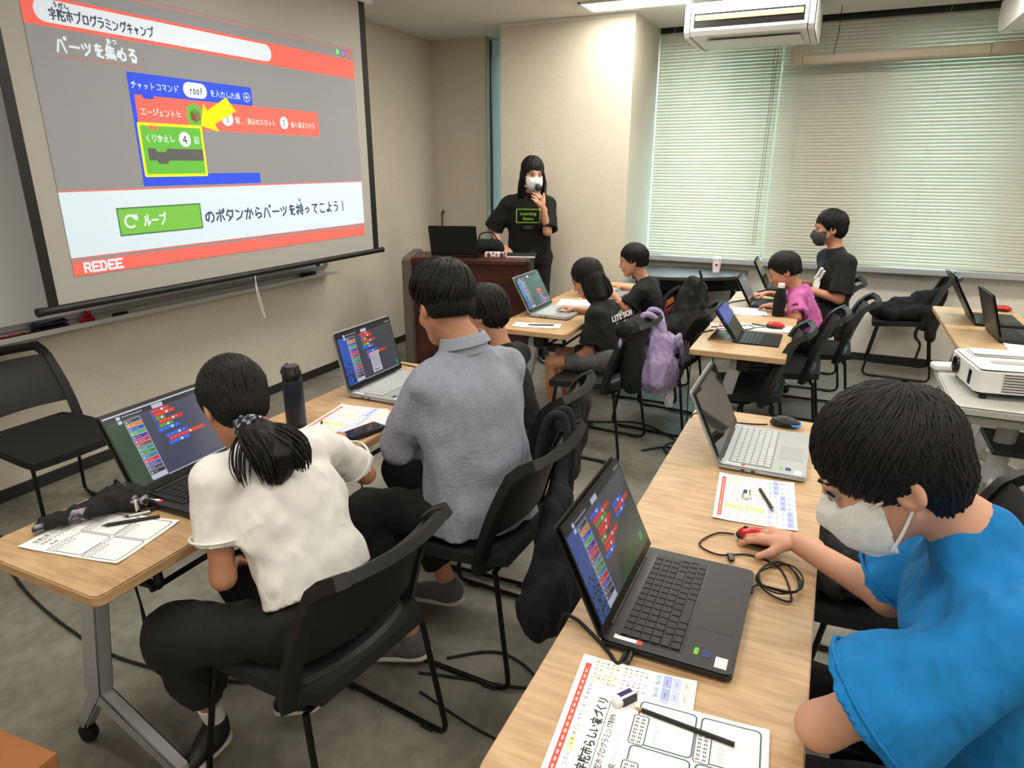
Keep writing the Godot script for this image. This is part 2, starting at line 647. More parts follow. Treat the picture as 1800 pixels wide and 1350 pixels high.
func poly(im: Image, pts: Array, c: Color) -> void:
	var y0 := 1e9
	var y1 := -1e9
	for p in pts:
		y0 = minf(y0, p.y)
		y1 = maxf(y1, p.y)
	for y in range(maxi(0, int(y0)), mini(im.get_height(), int(y1) + 1)):
		var xs: Array = []
		for i in pts.size():
			var a: Vector2 = pts[i]
			var b: Vector2 = pts[(i + 1) % pts.size()]
			if (a.y <= y + 0.5) != (b.y <= y + 0.5):
				xs.append(a.x + (y + 0.5 - a.y) / (b.y - a.y) * (b.x - a.x))
		xs.sort()
		for i in range(0, xs.size() - 1, 2):
			im.fill_rect(Rect2i(int(round(xs[i])), y, int(round(xs[i + 1])) - int(round(xs[i])), 1), c)

func rr(im: Image, x: float, y: float, w: float, h: float, r: float, c: Color) -> void:
	var p: Array = []
	for q in rrect(w, h, minf(r, minf(w, h) * 0.5), 6):
		p.append(q + Vector2(x + w * 0.5, y + h * 0.5))
	poly(im, p, c)

func rim(im: Image, x: float, y: float, w: float, h: float, r: float, t: float, c: Color) -> void:
	var p := rrect(w, h, minf(r, minf(w, h) * 0.5), 5)
	for i in p.size():
		seg(im, p[i] + Vector2(x + w * 0.5, y + h * 0.5), p[(i + 1) % p.size()] + Vector2(x + w * 0.5, y + h * 0.5), t, c)

# one line of lettering in a frame: o is its top left corner, ex and ey the size of one character cell
func words(im: Image, s: String, o: Vector2, ex: Vector2, ey: Vector2, w: float, c: Color) -> void:
	var at := o
	for ch in s:
		var g: String = ch
		var k := 1.0
		var sh := Vector2.ZERO
		if SMALL.has(g):
			g = SMALL[g]
			k = 0.68
			sh = ex * 0.1 + ey * 0.28
		var strokes := ""
		if DAKU.has(g):
			strokes = GLYPH[DAKU[g]] + " 7182 9092"
		elif HANDAKU.has(g):
			strokes = GLYPH[HANDAKU[g]] + " 8090918180"
		elif GLYPH.has(g):
			strokes = GLYPH[g]
		for st in strokes.split(" ", false):
			var last := Vector2.ZERO
			for i in range(0, st.length() - 1, 2):
				var p := at + sh + (ex * (0.06 + 0.095 * st[i].to_int()) + ey * (0.04 + 0.1 * st[i + 1].to_int())) * k
				if i > 0:
					seg(im, last, p, w, c)
				last = p
		at += ex

func line(im: Image, s: String, x: float, y: float, cw: float, chh: float, w: float, c: Color) -> void:
	words(im, s, Vector2(x, y), Vector2(cw, 0), Vector2(0, chh), w, c)

func slide_image() -> Image:
	var im := Image.create(1600, 910, false, Image.FORMAT_RGB8)
	im.fill(Color8(144, 145, 149))
	var red := Color8(250, 112, 100)
	var white := Color8(226, 240, 255)
	var ink := Color8(62, 74, 98)
	im.fill_rect(Rect2i(0, 7, 1600, 3), Color8(235, 120, 110))
	im.fill_rect(Rect2i(0, 54, 1600, 88), red)
	rr(im, 36, 64, 992, 66, 33, white)
	line(im, "うだし", 98, 67, 17, 15, 3, ink)
	line(im, "宇陀市プログラミングキャンプ", 80, 84, 26.5, 36, 4.5, ink)
	for q in [[1478, Color8(130, 225, 150)], [1521, Color8(170, 130, 225)], [1565, Color8(250, 110, 110)]]:
		rr(im, q[0] - 18, 11, 36, 36, 18, Color8(90, 90, 92))
		rr(im, q[0] - 15, 14, 30, 30, 15, q[1])
	line(im, "パーツを集める", 82, 165, 41.5, 47, 7, white)
	line(im, "あつ", 258, 145, 21, 19, 3.5, white)
	im.fill_rect(Rect2i(82, 222, 308, 3), Color8(215, 110, 105))
	var blue := Color8(50, 84, 240)
	rr(im, 316, 243, 572, 72, 6, blue)
	im.fill_rect(Rect2i(316, 300, 22, 300), blue)
	rr(im, 314, 584, 572, 42, 6, blue)
	line(im, "チャットコマンド", 325, 268, 25, 27, 3, Color8(215, 235, 255))
	rr(im, 545, 252, 110, 55, 27, white)
	line(im, "roof", 572, 262, 16, 32, 3, Color8(50, 60, 80))
	line(im, "を入力した時", 668, 268, 26, 28, 3, Color8(215, 235, 255))
	rim(im, 842, 266, 34, 34, 17, 3, white)
	seg(im, Vector2(859, 274), Vector2(859, 292), 4, white)
	seg(im, Vector2(850, 283), Vector2(868, 283), 4, white)
	rr(im, 334, 315, 962, 108, 5, red)
	rr(im, 366, 306, 46, 20, 9, blue)
	line(im, "エージェントに", 347, 355, 25, 28, 3.2, Color8(255, 235, 235))
	rr(im, 545, 328, 74, 84, 36, Color8(105, 190, 70))
	poly(im, [Vector2(585, 346), Vector2(607, 356), Vector2(607, 384), Vector2(585, 396), Vector2(563, 384), Vector2(563, 356)], Color8(120, 84, 66))
	poly(im, [Vector2(585, 346), Vector2(607, 356), Vector2(585, 366), Vector2(563, 356)], Color8(96, 150, 70))
	poly(im, [Vector2(585, 366), Vector2(607, 356), Vector2(607, 384), Vector2(585, 396)], Color8(150, 104, 84))
	rr(im, 712, 346, 60, 54, 27, white)
	line(im, "1", 730, 356, 24, 32, 3.5, Color8(50, 60, 80))
	line(im, "個", 781, 362, 25, 27, 2.5, Color8(255, 235, 235))
	line(im, "、", 815, 366, 20, 24, 3.5, Color8(255, 235, 235))
	line(im, "自分のスロット", 846, 363, 24, 26, 3, Color8(255, 235, 235))
	rr(im, 1040, 347, 50, 52, 25, white)
	line(im, "1", 1052, 356, 24, 32, 3.5, Color8(50, 60, 80))
	line(im, "番に設定させる", 1106, 364, 23.5, 25, 2.6, Color8(255, 235, 235))
	rr(im, 330, 410, 272, 178, 4, Color8(105, 190, 70))
	rr(im, 368, 408, 44, 20, 9, red)
	line(im, "くりかえし", 350, 444, 25, 28, 3.4, white)
	rr(im, 494, 432, 54, 54, 27, white)
	line(im, "4", 509, 442, 24, 34, 3.5, Color8(50, 60, 80))
	line(im, "回", 562, 446, 24, 27, 3, white)
	im.fill_rect(Rect2i(354, 494, 244, 42), Color8(96, 98, 98))
	poly(im, [Vector2(384, 534), Vector2(440, 534), Vector2(430, 548), Vector2(394, 548)], Color8(96, 98, 98))
	poly(im, [Vector2(386, 492), Vector2(436, 492), Vector2(428, 506), Vector2(394, 506)], Color8(105, 190, 70))
	rim(im, 331, 411, 272, 178, 2, 10, Color8(250, 246, 40))
	poly(im, [Vector2(606, 406), Vector2(630, 324), Vector2(645, 349), Vector2(748, 292), Vector2(790, 342), Vector2(675, 396), Vector2(690, 424)], Color8(240, 250, 10))
	im.fill_rect(Rect2i(0, 632, 1600, 5), Color8(235, 120, 110))
	im.fill_rect(Rect2i(0, 637, 1600, 212), Color8(216, 234, 252))
	im.fill_rect(Rect2i(0, 849, 1600, 4), Color8(235, 110, 105))
	im.fill_rect(Rect2i(0, 862, 1600, 48), red)
	im.fill_rect(Rect2i(190, 696, 360, 98), Color8(70, 120, 80))
	im.fill_rect(Rect2i(195, 701, 350, 88), Color8(122, 196, 78))
	for i in 10:
		var a0 := -2.2 + 0.5 * i
		seg(im, Vector2(238, 745) - Vector2(cos(a0), sin(a0)) * 21, Vector2(238, 745) - Vector2(cos(a0 + 0.5), sin(a0 + 0.5)) * 21, 8, white)
	poly(im, [Vector2(240, 722), Vector2(268, 722), Vector2(268, 746)], white)
	line(im, "ループ", 288, 722, 33, 44, 6.5, white)
	line(im, "のボタンからパーツを持ってこよう!", 562, 722, 52.5, 54, 7, ink)
	line(im, "も", 1108, 698, 19, 18, 3, ink)
	line(im, "REDEE", 36, 866, 29, 36, 8, white)
	return im

# a lesson program on a laptop: world view at the side, a menu of coloured rows and stacks of coloured blocks
func code_screen(kind: int) -> Image:
	var w := 640
	var h := 400
	var im := Image.create(w, h, false, Image.FORMAT_RGB8)
	var r2 := RandomNumberGenerator.new()
	r2.seed = 50 + kind
	if kind == 3:
		im.fill(Color8(84, 112, 196))
		poly(im, [Vector2(0, 210), Vector2(640, 190), Vector2(640, 400), Vector2(0, 400)], Color8(40, 74, 52))
		for i in 60:
			im.fill_rect(Rect2i(r2.randi_range(0, 620), r2.randi_range(215, 395), r2.randi_range(8, 40), 4), Color8(34, 62 + r2.randi_range(0, 24), 44))
		return im
	im.fill([Color8(70, 74, 98), Color8(72, 74, 84), Color8(72, 96, 92), Color8(0, 0, 0), Color8(84, 88, 96)][kind])
	var side: Color = [Color8(38, 74, 48), Color8(58, 96, 196), Color8(90, 140, 200), Color8(0, 0, 0), Color8(70, 98, 168)][kind]
	im.fill_rect(Rect2i(0, 0, 118, h), side)
	for i in 90:
		var k := 0.8 + 0.4 * r2.randf()
		im.fill_rect(Rect2i(r2.randi_range(0, 100), r2.randi_range(220 if kind != 0 else 20, 396), r2.randi_range(6, 18), r2.randi_range(3, 9)), Color(0.14 * k, (0.28 if kind == 0 or kind == 4 else 0.16) * k, 0.17 * k))
	if kind == 4:
		poly(im, [Vector2(330, 250), Vector2(640, 90), Vector2(640, 400), Vector2(250, 400)], Color8(66, 76, 70))
		poly(im, [Vector2(250, 400), Vector2(420, 300), Vector2(640, 330), Vector2(640, 400)], Color8(58, 92, 60))
	im.fill_rect(Rect2i(0, 0, w, 8), Color8(220, 222, 240) if kind == 0 else Color8(40, 44, 52))
	im.fill_rect(Rect2i(0, 8, w, 26), Color8(34, 36, 46))
	rr(im, 66, 14, 22, 18, 3, Color8(215, 215, 235))
	rr(im, 66, 38, 22, 18, 3, Color8(215, 215, 235))
	for i in 9:
		im.fill_rect(Rect2i(100 + i * 13, 19, 9, 7), Color8(190, 195, 210))
	rr(im, 270, 12, 66, 24, 3, Color8(205, 210, 232))
	for i in 4:
		im.fill_rect(Rect2i(w - 66 + i * 15, 14, 7, 8), Color8(225, 225, 230))
	var rows := [Color8(70, 72, 84), Color8(240, 130, 50), Color8(30, 90, 200), Color8(90, 180, 110), Color8(90, 40, 170), Color8(210, 50, 80), Color8(140, 80, 90), Color8(70, 150, 150), Color8(50, 140, 60), Color8(50, 130, 180), Color8(225, 45, 65), Color8(90, 75, 170), Color8(84, 84, 100), Color8(50, 50, 62)]
	im.fill_rect(Rect2i(96, 44, 92, 350), Color8(205, 205, 228))
	for i in rows.size():
		im.fill_rect(Rect2i(99, 47 + i * 23, 86, 20), rows[i])
		im.fill_rect(Rect2i(104, 53 + i * 23, 9, 9), Color8(230, 230, 235))
		for k in 2 + i % 3:
			im.fill_rect(Rect2i(118 + k * 10, 54 + i * 23, 8, 7), rows[i].lightened(0.45))
	var block := func(x: int, y: int, bw: int, c: Color) -> void:
		rr(im, x, y, bw, 22, 4, c)
		for k in int(bw / 26.0):
			im.fill_rect(Rect2i(x + 8 + k * 24, y + 7, 15, 6), c.lightened(0.35))
		rr(im, x + bw * 0.55, y + 4, 16, 14, 7, Color8(238, 240, 245))
	var cb := Color8(35, 100, 225)
	var cr := Color8(226, 52, 48)
	var cg := Color8(84, 150, 70)
	if kind == 4:
		for q in [[0, 0, 120, cb], [8, 22, 190, cr], [16, 44, 130, cg], [24, 66, 150, cr], [24, 88, 120, cr], [16, 110, 60, cg], [24, 132, 170, cr], [24, 154, 100, cr], [0, 176, 110, cb]]:
			block.call(215 + q[0], 60 + q[1], q[2], q[3])
		for q in [[0, 0, 120, cb], [8, 22, 170, cr], [0, 44, 120, cb]]:
			block.call(430 + q[0], 118 + q[1], q[2], q[3])
		rr(im, 560, 330, 34, 38, 4, Color8(60, 160, 100))
		return im
	var oy := 40 if kind != 2 else 200
	var ox := 250 if kind != 2 else 380
	for q in [[0, 0, 110, cr], [8, 22, 130, cr], [8, 44, 60, cg], [16, 66, 150, cr], [8, 88, 90, cg], [0, 110, 130, cb]]:
		block.call(ox + q[0], oy + q[1], q[2], q[3])
	im.fill_rect(Rect2i(ox - 4, oy, 8, 132), cb)
	for q in [[0, 0, 140, cb], [10, 22, 230, cr], [0, 44, 130, cb]]:
		block.call(ox + 20 + q[0], oy + (150 if kind != 2 else 120) + q[1], q[2], q[3])
	if kind == 1:
		im.fill_rect(Rect2i(300, 216, 110, 160), Color8(215, 215, 228))
		for i in 9:
			var x := 308
			while x < 396:
				var bw := r2.randi_range(8, 34)
				im.fill_rect(Rect2i(x, 224 + i * 13, mini(bw, 402 - x), 5), Color8(90 + r2.randi_range(0, 60), 90, 110))
				x += bw + 5
		line(im, "Roof", 322, 342, 17, 26, 4, Color8(40, 40, 56))
	rr(im, w - 50, h - 58, 36, 40, 4, Color8(40, 140, 90))
	im.fill_rect(Rect2i(190, h - 5, 430, 5), Color8(210, 212, 230))
	return im

func worksheet_image(titled: bool) -> Image:
	var im := Image.create(424, 600, false, Image.FORMAT_RGB8)
	var white := Color8(244, 244, 246)
	im.fill(white)
	var ink := Color8(34, 38, 42)
	var grn := Color8(60, 96, 90) if titled else Color8(80, 82, 86)
	line(im, "宇陀市らしい家づくり", 44, 26, 33, 40, 5 if titled else 3.5, ink)
	im.fill_rect(Rect2i(36, 72, 352, 2), ink)
	line(im, "宇陀市プログラミング制作", 46, 82, 22, 24, 2.2, ink)
	line(im, "名前", 60, 122, 24, 24, 2.4, ink)
	for k in 9:
		seg(im, Vector2(124 + k * 13, 128 + (k % 3) * 4), Vector2(130 + k * 13, 142 - (k % 2) * 8), 1.4, Color8(130, 134, 140))
	for j in 2:
		for i in 2:
			var x := 20 + i * 198
			var y := 176 + j * 208
			rim(im, x, y, 186, 190, 16, 5, grn)
			rr(im, x - 8, y - 12, 130, 52, 8, white)
			rim(im, x - 6, y - 12, 124, 50, 8, 3, ink)
			for k in 2:
				for m in 7:
					var gx := x + 2.0 + m * 16
					var gy := y - 6.0 + k * 20
					seg(im, Vector2(gx, gy + 5), Vector2(gx + 11, gy + 5), 2, ink)
					seg(im, Vector2(gx + 3 + m % 3 * 2, gy), Vector2(gx + 5, gy + 14), 2, ink)
					seg(im, Vector2(gx + 1, gy + 11 + m % 2), Vector2(gx + 10, gy + 10), 1.8, ink)
			for m in 4:
				seg(im, Vector2(x + 14 + m * 17, y + 62), Vector2(x + 18 + m * 17, y + 82), 1.5, Color8(130, 134, 140))
				seg(im, Vector2(x + 20 + m * 17, y + 64), Vector2(x + 26 + m * 17, y + 72), 1.5, Color8(130, 134, 140))
	return im

func chart_image() -> Image:   # the sheet of letters and keys in pastel blocks
	var im := Image.create(600, 424, false, Image.FORMAT_RGB8)
	im.fill(Color8(250, 249, 246))
	im.fill_rect(Rect2i(40, 20, 520, 22), Color8(224, 84, 72))
	for k in 16:
		im.fill_rect(Rect2i(60 + k * 30, 27, 18, 8), Color8(245, 190, 184))
	var cols := [Color8(252, 236, 236), Color8(232, 240, 250), Color8(250, 246, 224), Color8(236, 246, 230), Color8(246, 232, 244)]
	var keys := "あいうえおかくこさしせたつてとにの"
	for b in 9:
		var bx := 20 + (b % 9) * 64
		for part in 2:
			var by := 52 + part * 108
			im.fill_rect(Rect2i(bx, by, 60, 100), cols[(b + part * 2) % 5] if b != 2 else Color8(244, 244, 170))
			for r in 5:
				for c in 3:
					line(im, keys.substr((b * 7 + r * 3 + c) % 16, 1), bx + 3 + c * 19, by + 3 + r * 19.5, 13, 13, 1.6, Color8(110, 90, 110) if (b + part) % 3 else Color8(80, 90, 130))
	for r in 4:
		for c in 9:
			var pc: Color = [Color8(196, 208, 240), Color8(250, 222, 222), Color8(206, 228, 240), Color8(168, 178, 226)][(r + c / 3) % 4]
			rr(im, 20 + c * 64, 274 + r * 34, 61, 31, 4, pc)
			if r == 0 and c > 5:
				line(im, "Enter" if c == 6 else "Shift", 26 + c * 64, 282, 10, 15, 1.5, Color8(84, 84, 120))
			else:
				seg(im, Vector2(36 + c * 64, 288 + r * 34), Vector2(58 + c * 64, 288 + r * 34), 3, pc.darkened(0.35))
	return im

# ---------------------------------------------------------------- surfaces
func materials() -> void:
	var fine := noise_bytes(512, 512, 0.06, 3)
	var coarse := noise_bytes(512, 512, 0.008, 4)
	var streak := noise_bytes(512, 512, 0.05, 5, 4, 8)
	var floor_m := grained("floor_vinyl", tinted(512, 512, coarse, fine, Color(0.44, 0.43, 0.395), Color(0.565, 0.555, 0.515), 0.4), Vector3(0.45, 0.45, 0.45), 0.52)
	floor_m.metallic_specular = 0.36
	grained("wall_paint", tinted(256, 256, noise_bytes(256, 256, 0.2, 8), noise_bytes(256, 256, 0.02, 9), Color(0.795, 0.765, 0.705), Color(0.825, 0.795, 0.735)), Vector3(0.8, 0.8, 0.8), 0.85)
	grained("wall_white", tinted(256, 256, noise_bytes(256, 256, 0.2, 18), noise_bytes(256, 256, 0.02, 19), Color(0.88, 0.865, 0.835), Color(0.91, 0.895, 0.865)), Vector3(0.8, 0.8, 0.8), 0.8)
	grained("ceiling_board", tinted(256, 256, noise_bytes(256, 256, 0.25, 10), fine.slice(0, 65536), Color(0.86, 0.86, 0.83), Color(0.90, 0.90, 0.87)), Vector3(1, 1, 1), 0.9)
	grained("desk_wood", tinted(512, 512, streak, coarse, Color(0.69, 0.555, 0.405), Color(0.79, 0.66, 0.505), 0.3), Vector3(1.6, 1.6, 1.6), 0.42)
	grained("podium_wood", tinted(512, 512, noise_bytes(512, 512, 0.035, 15, 4, 6), coarse, Color(0.17, 0.065, 0.045), Color(0.33, 0.14, 0.09), 0.3), Vector3(0.9, 0.9, 0.9), 0.35)
	M["podium_wood"].uv1_offset = Vector3(0.3, 0.2, 0.1)
	grained("denim_shirt", tinted(256, 256, noise_bytes(256, 256, 0.35, 21, 2), noise_bytes(256, 256, 0.06, 22), Color(0.47, 0.49, 0.56), Color(0.69, 0.71, 0.77), 0.25), Vector3(5, 5, 5), 0.9, false)
	grained("hair_black", tinted(256, 256, noise_bytes(256, 256, 0.12, 31), noise_bytes(256, 256, 0.02, 32), Color(0.012, 0.011, 0.011), Color(0.035, 0.03, 0.029)), Vector3(9, 9, 9), 0.58, false)
	grained("hair_brown", tinted(256, 256, noise_bytes(256, 256, 0.12, 33), noise_bytes(256, 256, 0.02, 34), Color(0.028, 0.021, 0.019), Color(0.065, 0.05, 0.045)), Vector3(9, 9, 9), 0.58, false)
	mat("black_plastic", Color(0.045, 0.046, 0.05), 0.5)
	mat("seat_fabric", Color(0.06, 0.062, 0.068), 0.9)
	mat("black_steel", Color(0.03, 0.03, 0.032), 0.35, 0.3)
	mat("grey_steel", Color(0.68, 0.69, 0.70), 0.4, 0.15)
	mat("pale_grey", Color(0.70, 0.70, 0.685), 0.55)
	mat("black_rubber", Color(0.035, 0.035, 0.037), 0.7)
	mat("white_plastic", Color(0.91, 0.915, 0.915), 0.4)
	mat("aluminium", Color(0.70, 0.71, 0.72), 0.35, 0.6)
	mat("laptop_black", Color(0.07, 0.072, 0.078), 0.42)
	mat("laptop_keys", Color(0.035, 0.036, 0.04), 0.5)
	mat("laptop_silver", Color(0.70, 0.715, 0.725), 0.36, 0.35)
	mat("silver_keys", Color(0.74, 0.76, 0.77), 0.5)
	mat("bezel", Color(0.03, 0.03, 0.032), 0.3)
	mat("paper", Color(0.88, 0.88, 0.885), 0.8)
	mat("red_gloss", Color(0.72, 0.05, 0.09), 0.25)
	mat("skin", Color(0.74, 0.52, 0.41), 0.55)
	mat("skin_light", Color(0.80, 0.60, 0.50), 0.55)
	for k in ["skin", "skin_light"]:
		M[k].subsurf_scatter_enabled = true
		M[k].subsurf_scatter_strength = 0.12
	mat("black_cloth", Color(0.032, 0.032, 0.036), 0.92)
	mat("charcoal_cloth", Color(0.055, 0.058, 0.064), 0.92)
	mat("white_cloth", Color(0.90, 0.895, 0.885), 0.9)
	mat("blue_cloth", Color(0.0, 0.46, 0.73), 0.88)
	mat("pink_cloth", Color(0.73, 0.37, 0.62), 0.9)
	mat("navy_cloth", Color(0.045, 0.053, 0.10), 0.9)
	mat("lilac_cloth", Color(0.62, 0.56, 0.72), 0.9)
	mat("grey_cloth", Color(0.36, 0.36, 0.37), 0.92)
	mat("mask_white", Color(0.90, 0.905, 0.91), 0.85)
	mat("mask_grey", Color(0.23, 0.235, 0.25), 0.9)
	var ridge := noise_bytes(256, 256, 0.022, 41, 3)
	for i in ridge.size():
		ridge[i] = 255 - absi(ridge[i] - 128) * 2 + 1 if ridge[i] != 128 else 255
	var rim_ := Image.create_from_data(256, 256, false, Image.FORMAT_L8, ridge)
	rim_.convert(Image.FORMAT_RGB8)
	var rt := ImageTexture.create_from_image(rim_)
	for k in ["black_cloth", "charcoal_cloth", "white_cloth", "blue_cloth", "pink_cloth", "navy_cloth", "lilac_cloth", "grey_cloth", "denim_shirt"]:
		M[k].heightmap_enabled = true
		M[k].heightmap_texture = rt
		M[k].heightmap_scale = 0.6
		M[k].uv1_triplanar = true
		if k != "denim_shirt":
			M[k].uv1_scale = Vector3(1.9, 1.2, 1.9)
	M["denim_shirt"].heightmap_scale = 0.14
	for k in ["hair_black", "hair_brown"]:
		M[k].metallic_specular = 0.4
	mat("blind_slat", Color(0.80, 0.795, 0.74), 0.4)
	M["blind_slat"].backlight_enabled = true
	M["blind_slat"].backlight = Color(0.36, 0.4, 0.37)
	mat("dark_table", Color(0.27, 0.225, 0.22), 0.28)
	mat("eye_white", Color(0.60, 0.57, 0.55), 0.3)
	mat("eye_dark", Color(0.03, 0.022, 0.02), 0.2)
	mat("lips", Color(0.60, 0.33, 0.29), 0.5)

# ---------------------------------------------------------------- the room
const WL := -3.57     # left wall
const CE := 2.68      # ceiling
const DW := 6.48      # wall under the windows
const DB := 6.25      # blinds
const WR := 4.2       # right wall
const DR := -2.6      # rear wall

func slab(called: String, m: String, x0: float, x1: float, y0: float, y1: float, d0: float, d1: float, bev := 0.0) -> MeshInstance3D:
	var b := MB.new()
	b.box(P((x0 + x1) * 0.5, (y0 + y1) * 0.5, (d0 + d1) * 0.5), Vector3(x1 - x0, y1 - y0, d1 - d0), bev)
	return struct(b, called, M[m])

func room() -> void:
	slab("floor", "floor_vinyl", WL - 0.2, WR + 0.2, -0.12, 0.0, DR - 0.2, DW + 0.4)
	# the ceiling ends at the recess over the blinds
	slab("ceiling", "ceiling_board", WL - 0.2, WR + 0.2, CE, CE + 0.12, DR - 0.2, DB - 0.06)
	slab("ceiling_recess", "ceiling_board", WL - 0.2, WR + 0.2, CE + 0.12, CE + 0.22, DB - 0.16, DW + 0.4)
	slab("wall_left", "wall_paint", WL - 0.2, WL, 0.0, CE + 0.12, DR - 0.2, 5.9)
	slab("wall_right", "wall_paint", WR, WR + 0.2, 0.0, CE + 0.12, DR - 0.2, DW + 0.4)
	slab("wall_rear", "wall_paint", WL, WR, 0.0, CE + 0.12, DR - 0.2, DR)
	slab("wall_corner", "wall_paint", WL - 0.2, -3.02, 0.0, CE + 0.12, 5.9, 6.9)
	slab("pillar", "wall_paint", -2.65, -1.535, 0.0, CE + 0.2, 5.46, DW + 0.4)
	slab("wall_under_windows", "wall_white", -1.535, WR, 0.0, 0.80, DW - 0.15, DW + 0.3)
	slab("wall_over_windows", "wall_paint", -1.535, WR, CE - 0.05, CE + 0.2, DW, DW + 0.3)
	slab("wall_window_pier", "wall_paint", -0.62, 0.35, 0.80, CE - 0.05, DW, DW + 0.3)
	slab("wall_window_end", "wall_paint", 1.0, WR, 0.80, CE - 0.05, DW, DW + 0.3)
	slab("wall_slit_base", "wall_paint", -3.02, -2.65, 0.0, 0.72, 6.42, 6.7)
	slab("trim_1", "grey_steel", -1.535, WR, 0.765, 0.815, DB - 0.04, DW + 0.02, 0.006)
	slab("trim_2", "pale_grey", -3.02, -3.005, 0.0, CE, 5.905, 6.40)
	slab("trim_3", "bezel", -3.005, -2.995, 0.0, CE - 0.02, 5.97, 6.0)
	var base := mat("baseboard_vinyl", Color(0.13, 0.135, 0.13), 0.5)
	slab("baseboard_left", "baseboard_vinyl", WL, WL + 0.008, 0.0, 0.065, DR, 5.9, 0.002)
	slab("baseboard_back", "baseboard_vinyl", -1.535, WR, 0.0, 0.065, DW - 0.158, DW - 0.15, 0.002)
	slab("baseboard_pillar", "baseboard_vinyl", -2.658, -1.527, 0.0, 0.065, 5.452, 5.46, 0.002)
	slab("baseboard_corner", "baseboard_vinyl", WL, -3.02, 0.0, 0.065, 5.892, 5.9, 0.002)
	# shadow-gap trim where pillar and walls meet the ceiling
	slab("trim_4", "ceiling_board", -2.655, -1.53, CE - 0.025, CE, 5.448, 5.462, 0.003)
	# window panes with frames
	var glass := mat("window_glass", Color(0.72, 0.9, 0.88, 0.12), 0.03)
	glass.transparency = BaseMaterial3D.TRANSPARENCY_ALPHA
	var k := 1
	for w in [[-1.535, -0.62, 0.80, CE - 0.05], [0.35, 1.0, 0.80, CE - 0.05], [-3.02, -2.65, 0.72, CE]]:
		var dd := DW + 0.16 if k < 3 else 6.56
		var pane := MB.new()
		pane.box(P((w[0] + w[1]) * 0.5, (w[2] + w[3]) * 0.5, dd), Vector3(w[1] - w[0] - 0.06, w[3] - w[2] - 0.06, 0.006))
		var o := struct(pane, "window_%d" % k, glass)
		var fr := MB.new()
		for q in [[w[0] + 0.02, (w[2] + w[3]) * 0.5, 0.04, w[3] - w[2]], [w[1] - 0.02, (w[2] + w[3]) * 0.5, 0.04, w[3] - w[2]], [(w[0] + w[1]) * 0.5, w[2] + 0.02, w[1] - w[0], 0.04], [(w[0] + w[1]) * 0.5, w[3] - 0.02, w[1] - w[0], 0.04]]:
			fr.box(P(q[0], q[1], dd), Vector3(q[2], q[3], 0.05), 0.004)
		obj(fr, "window_frame", M["grey_steel"], o)
		k += 1
	blinds()
	ceiling_lights()
	air_conditioners()
	# screen, whiteboard
	projection_screen()
	whiteboard()

func blinds() -> void:
	# [x0, x1, top, bottom, d, slat tilt in degrees, label]
	var sets := [[-1.53, -0.545, CE + 0.06, 0.818, DB, 66.0, "venetian blind next to the pillar with half open slats glowing green"],
		[-0.535, 2.6, CE + 0.06, 0.818, DB + 0.015, 68.0, "wide venetian blind with nearly closed slats behind seated person in grey mask"],
		[-2.99, -2.66, CE + 0.02, 0.74, 6.30, 58.0, "narrow venetian blind in slit window behind standing person with microphone"]]
	for s in sets:
		var o := thing("venetian_blind", s[6], "blind", P((s[0] + s[1]) * 0.5, s[3], s[4]), 0.0, "window blinds")
		var w: float = s[1] - s[0]
		var a: float = deg_to_rad(s[5])
		var sl := MB.new()
		var g: Array = []
		for r in 6:
			var u := (r / 5.0 - 0.5) * 0.030
			var row: Array = []
			for c in 2:
				row.append(Vector3((c - 0.5) * w, -sin(a) * u + cos(a) * 0.0045 * (1.0 - pow(u / 0.015, 2)), cos(a) * u + sin(a) * 0.0045 * (1.0 - pow(u / 0.015, 2))))
			g.append(row)
		sl.sheet(g, 0.0006)
		var sm := to_mesh(sl)
		var n := int((s[2] - s[3] - 0.05) / 0.0255)
		for i in n:
			var e := put(sm, "slat", M["blind_slat"], o, Vector3(0, 0.025 + i * 0.0255, 0))
			e.rotation.x = 0.02 * sin(i * 1.7)
		var rail := MB.new()
		rail.box(Vector3(0, 0.006, 0), Vector3(w, 0.014, 0.026), 0.004)
		obj(rail, "bottom_rail", M["blind_slat"], o)
		var hb := MB.new()
		hb.box(Vector3(0, CE - 0.012 - s[3], -0.01), Vector3(w, 0.05, 0.05), 0.004)
		obj(hb, "head_rail", M["bezel"], o)
		for q in ([0.12, 0.88] if w < 2.0 else [0.05, 0.35, 0.65, 0.95]):
			var t := MB.new()
			t.tube([Vector3((q - 0.5) * w, 0.01, 0.017), Vector3((q - 0.5) * w, s[2] - s[3], 0.017)], 0.0012, 5)
			obj(t, "ladder_cord", M["blind_slat"], o)
		if w < 2.0 and w > 0.5:
			for q in [0.455, 0.475]:
				var t := MB.new()
				t.tube([Vector3(q * w - 0.01, s[2] - s[3], 0.03), Vector3(q * w - 0.014, 1.2, 0.035), Vector3(q * w - 0.03, 0.12, 0.032)], 0.0016, 5)
				obj(t, "pull_cord", M["black_rubber"], o)

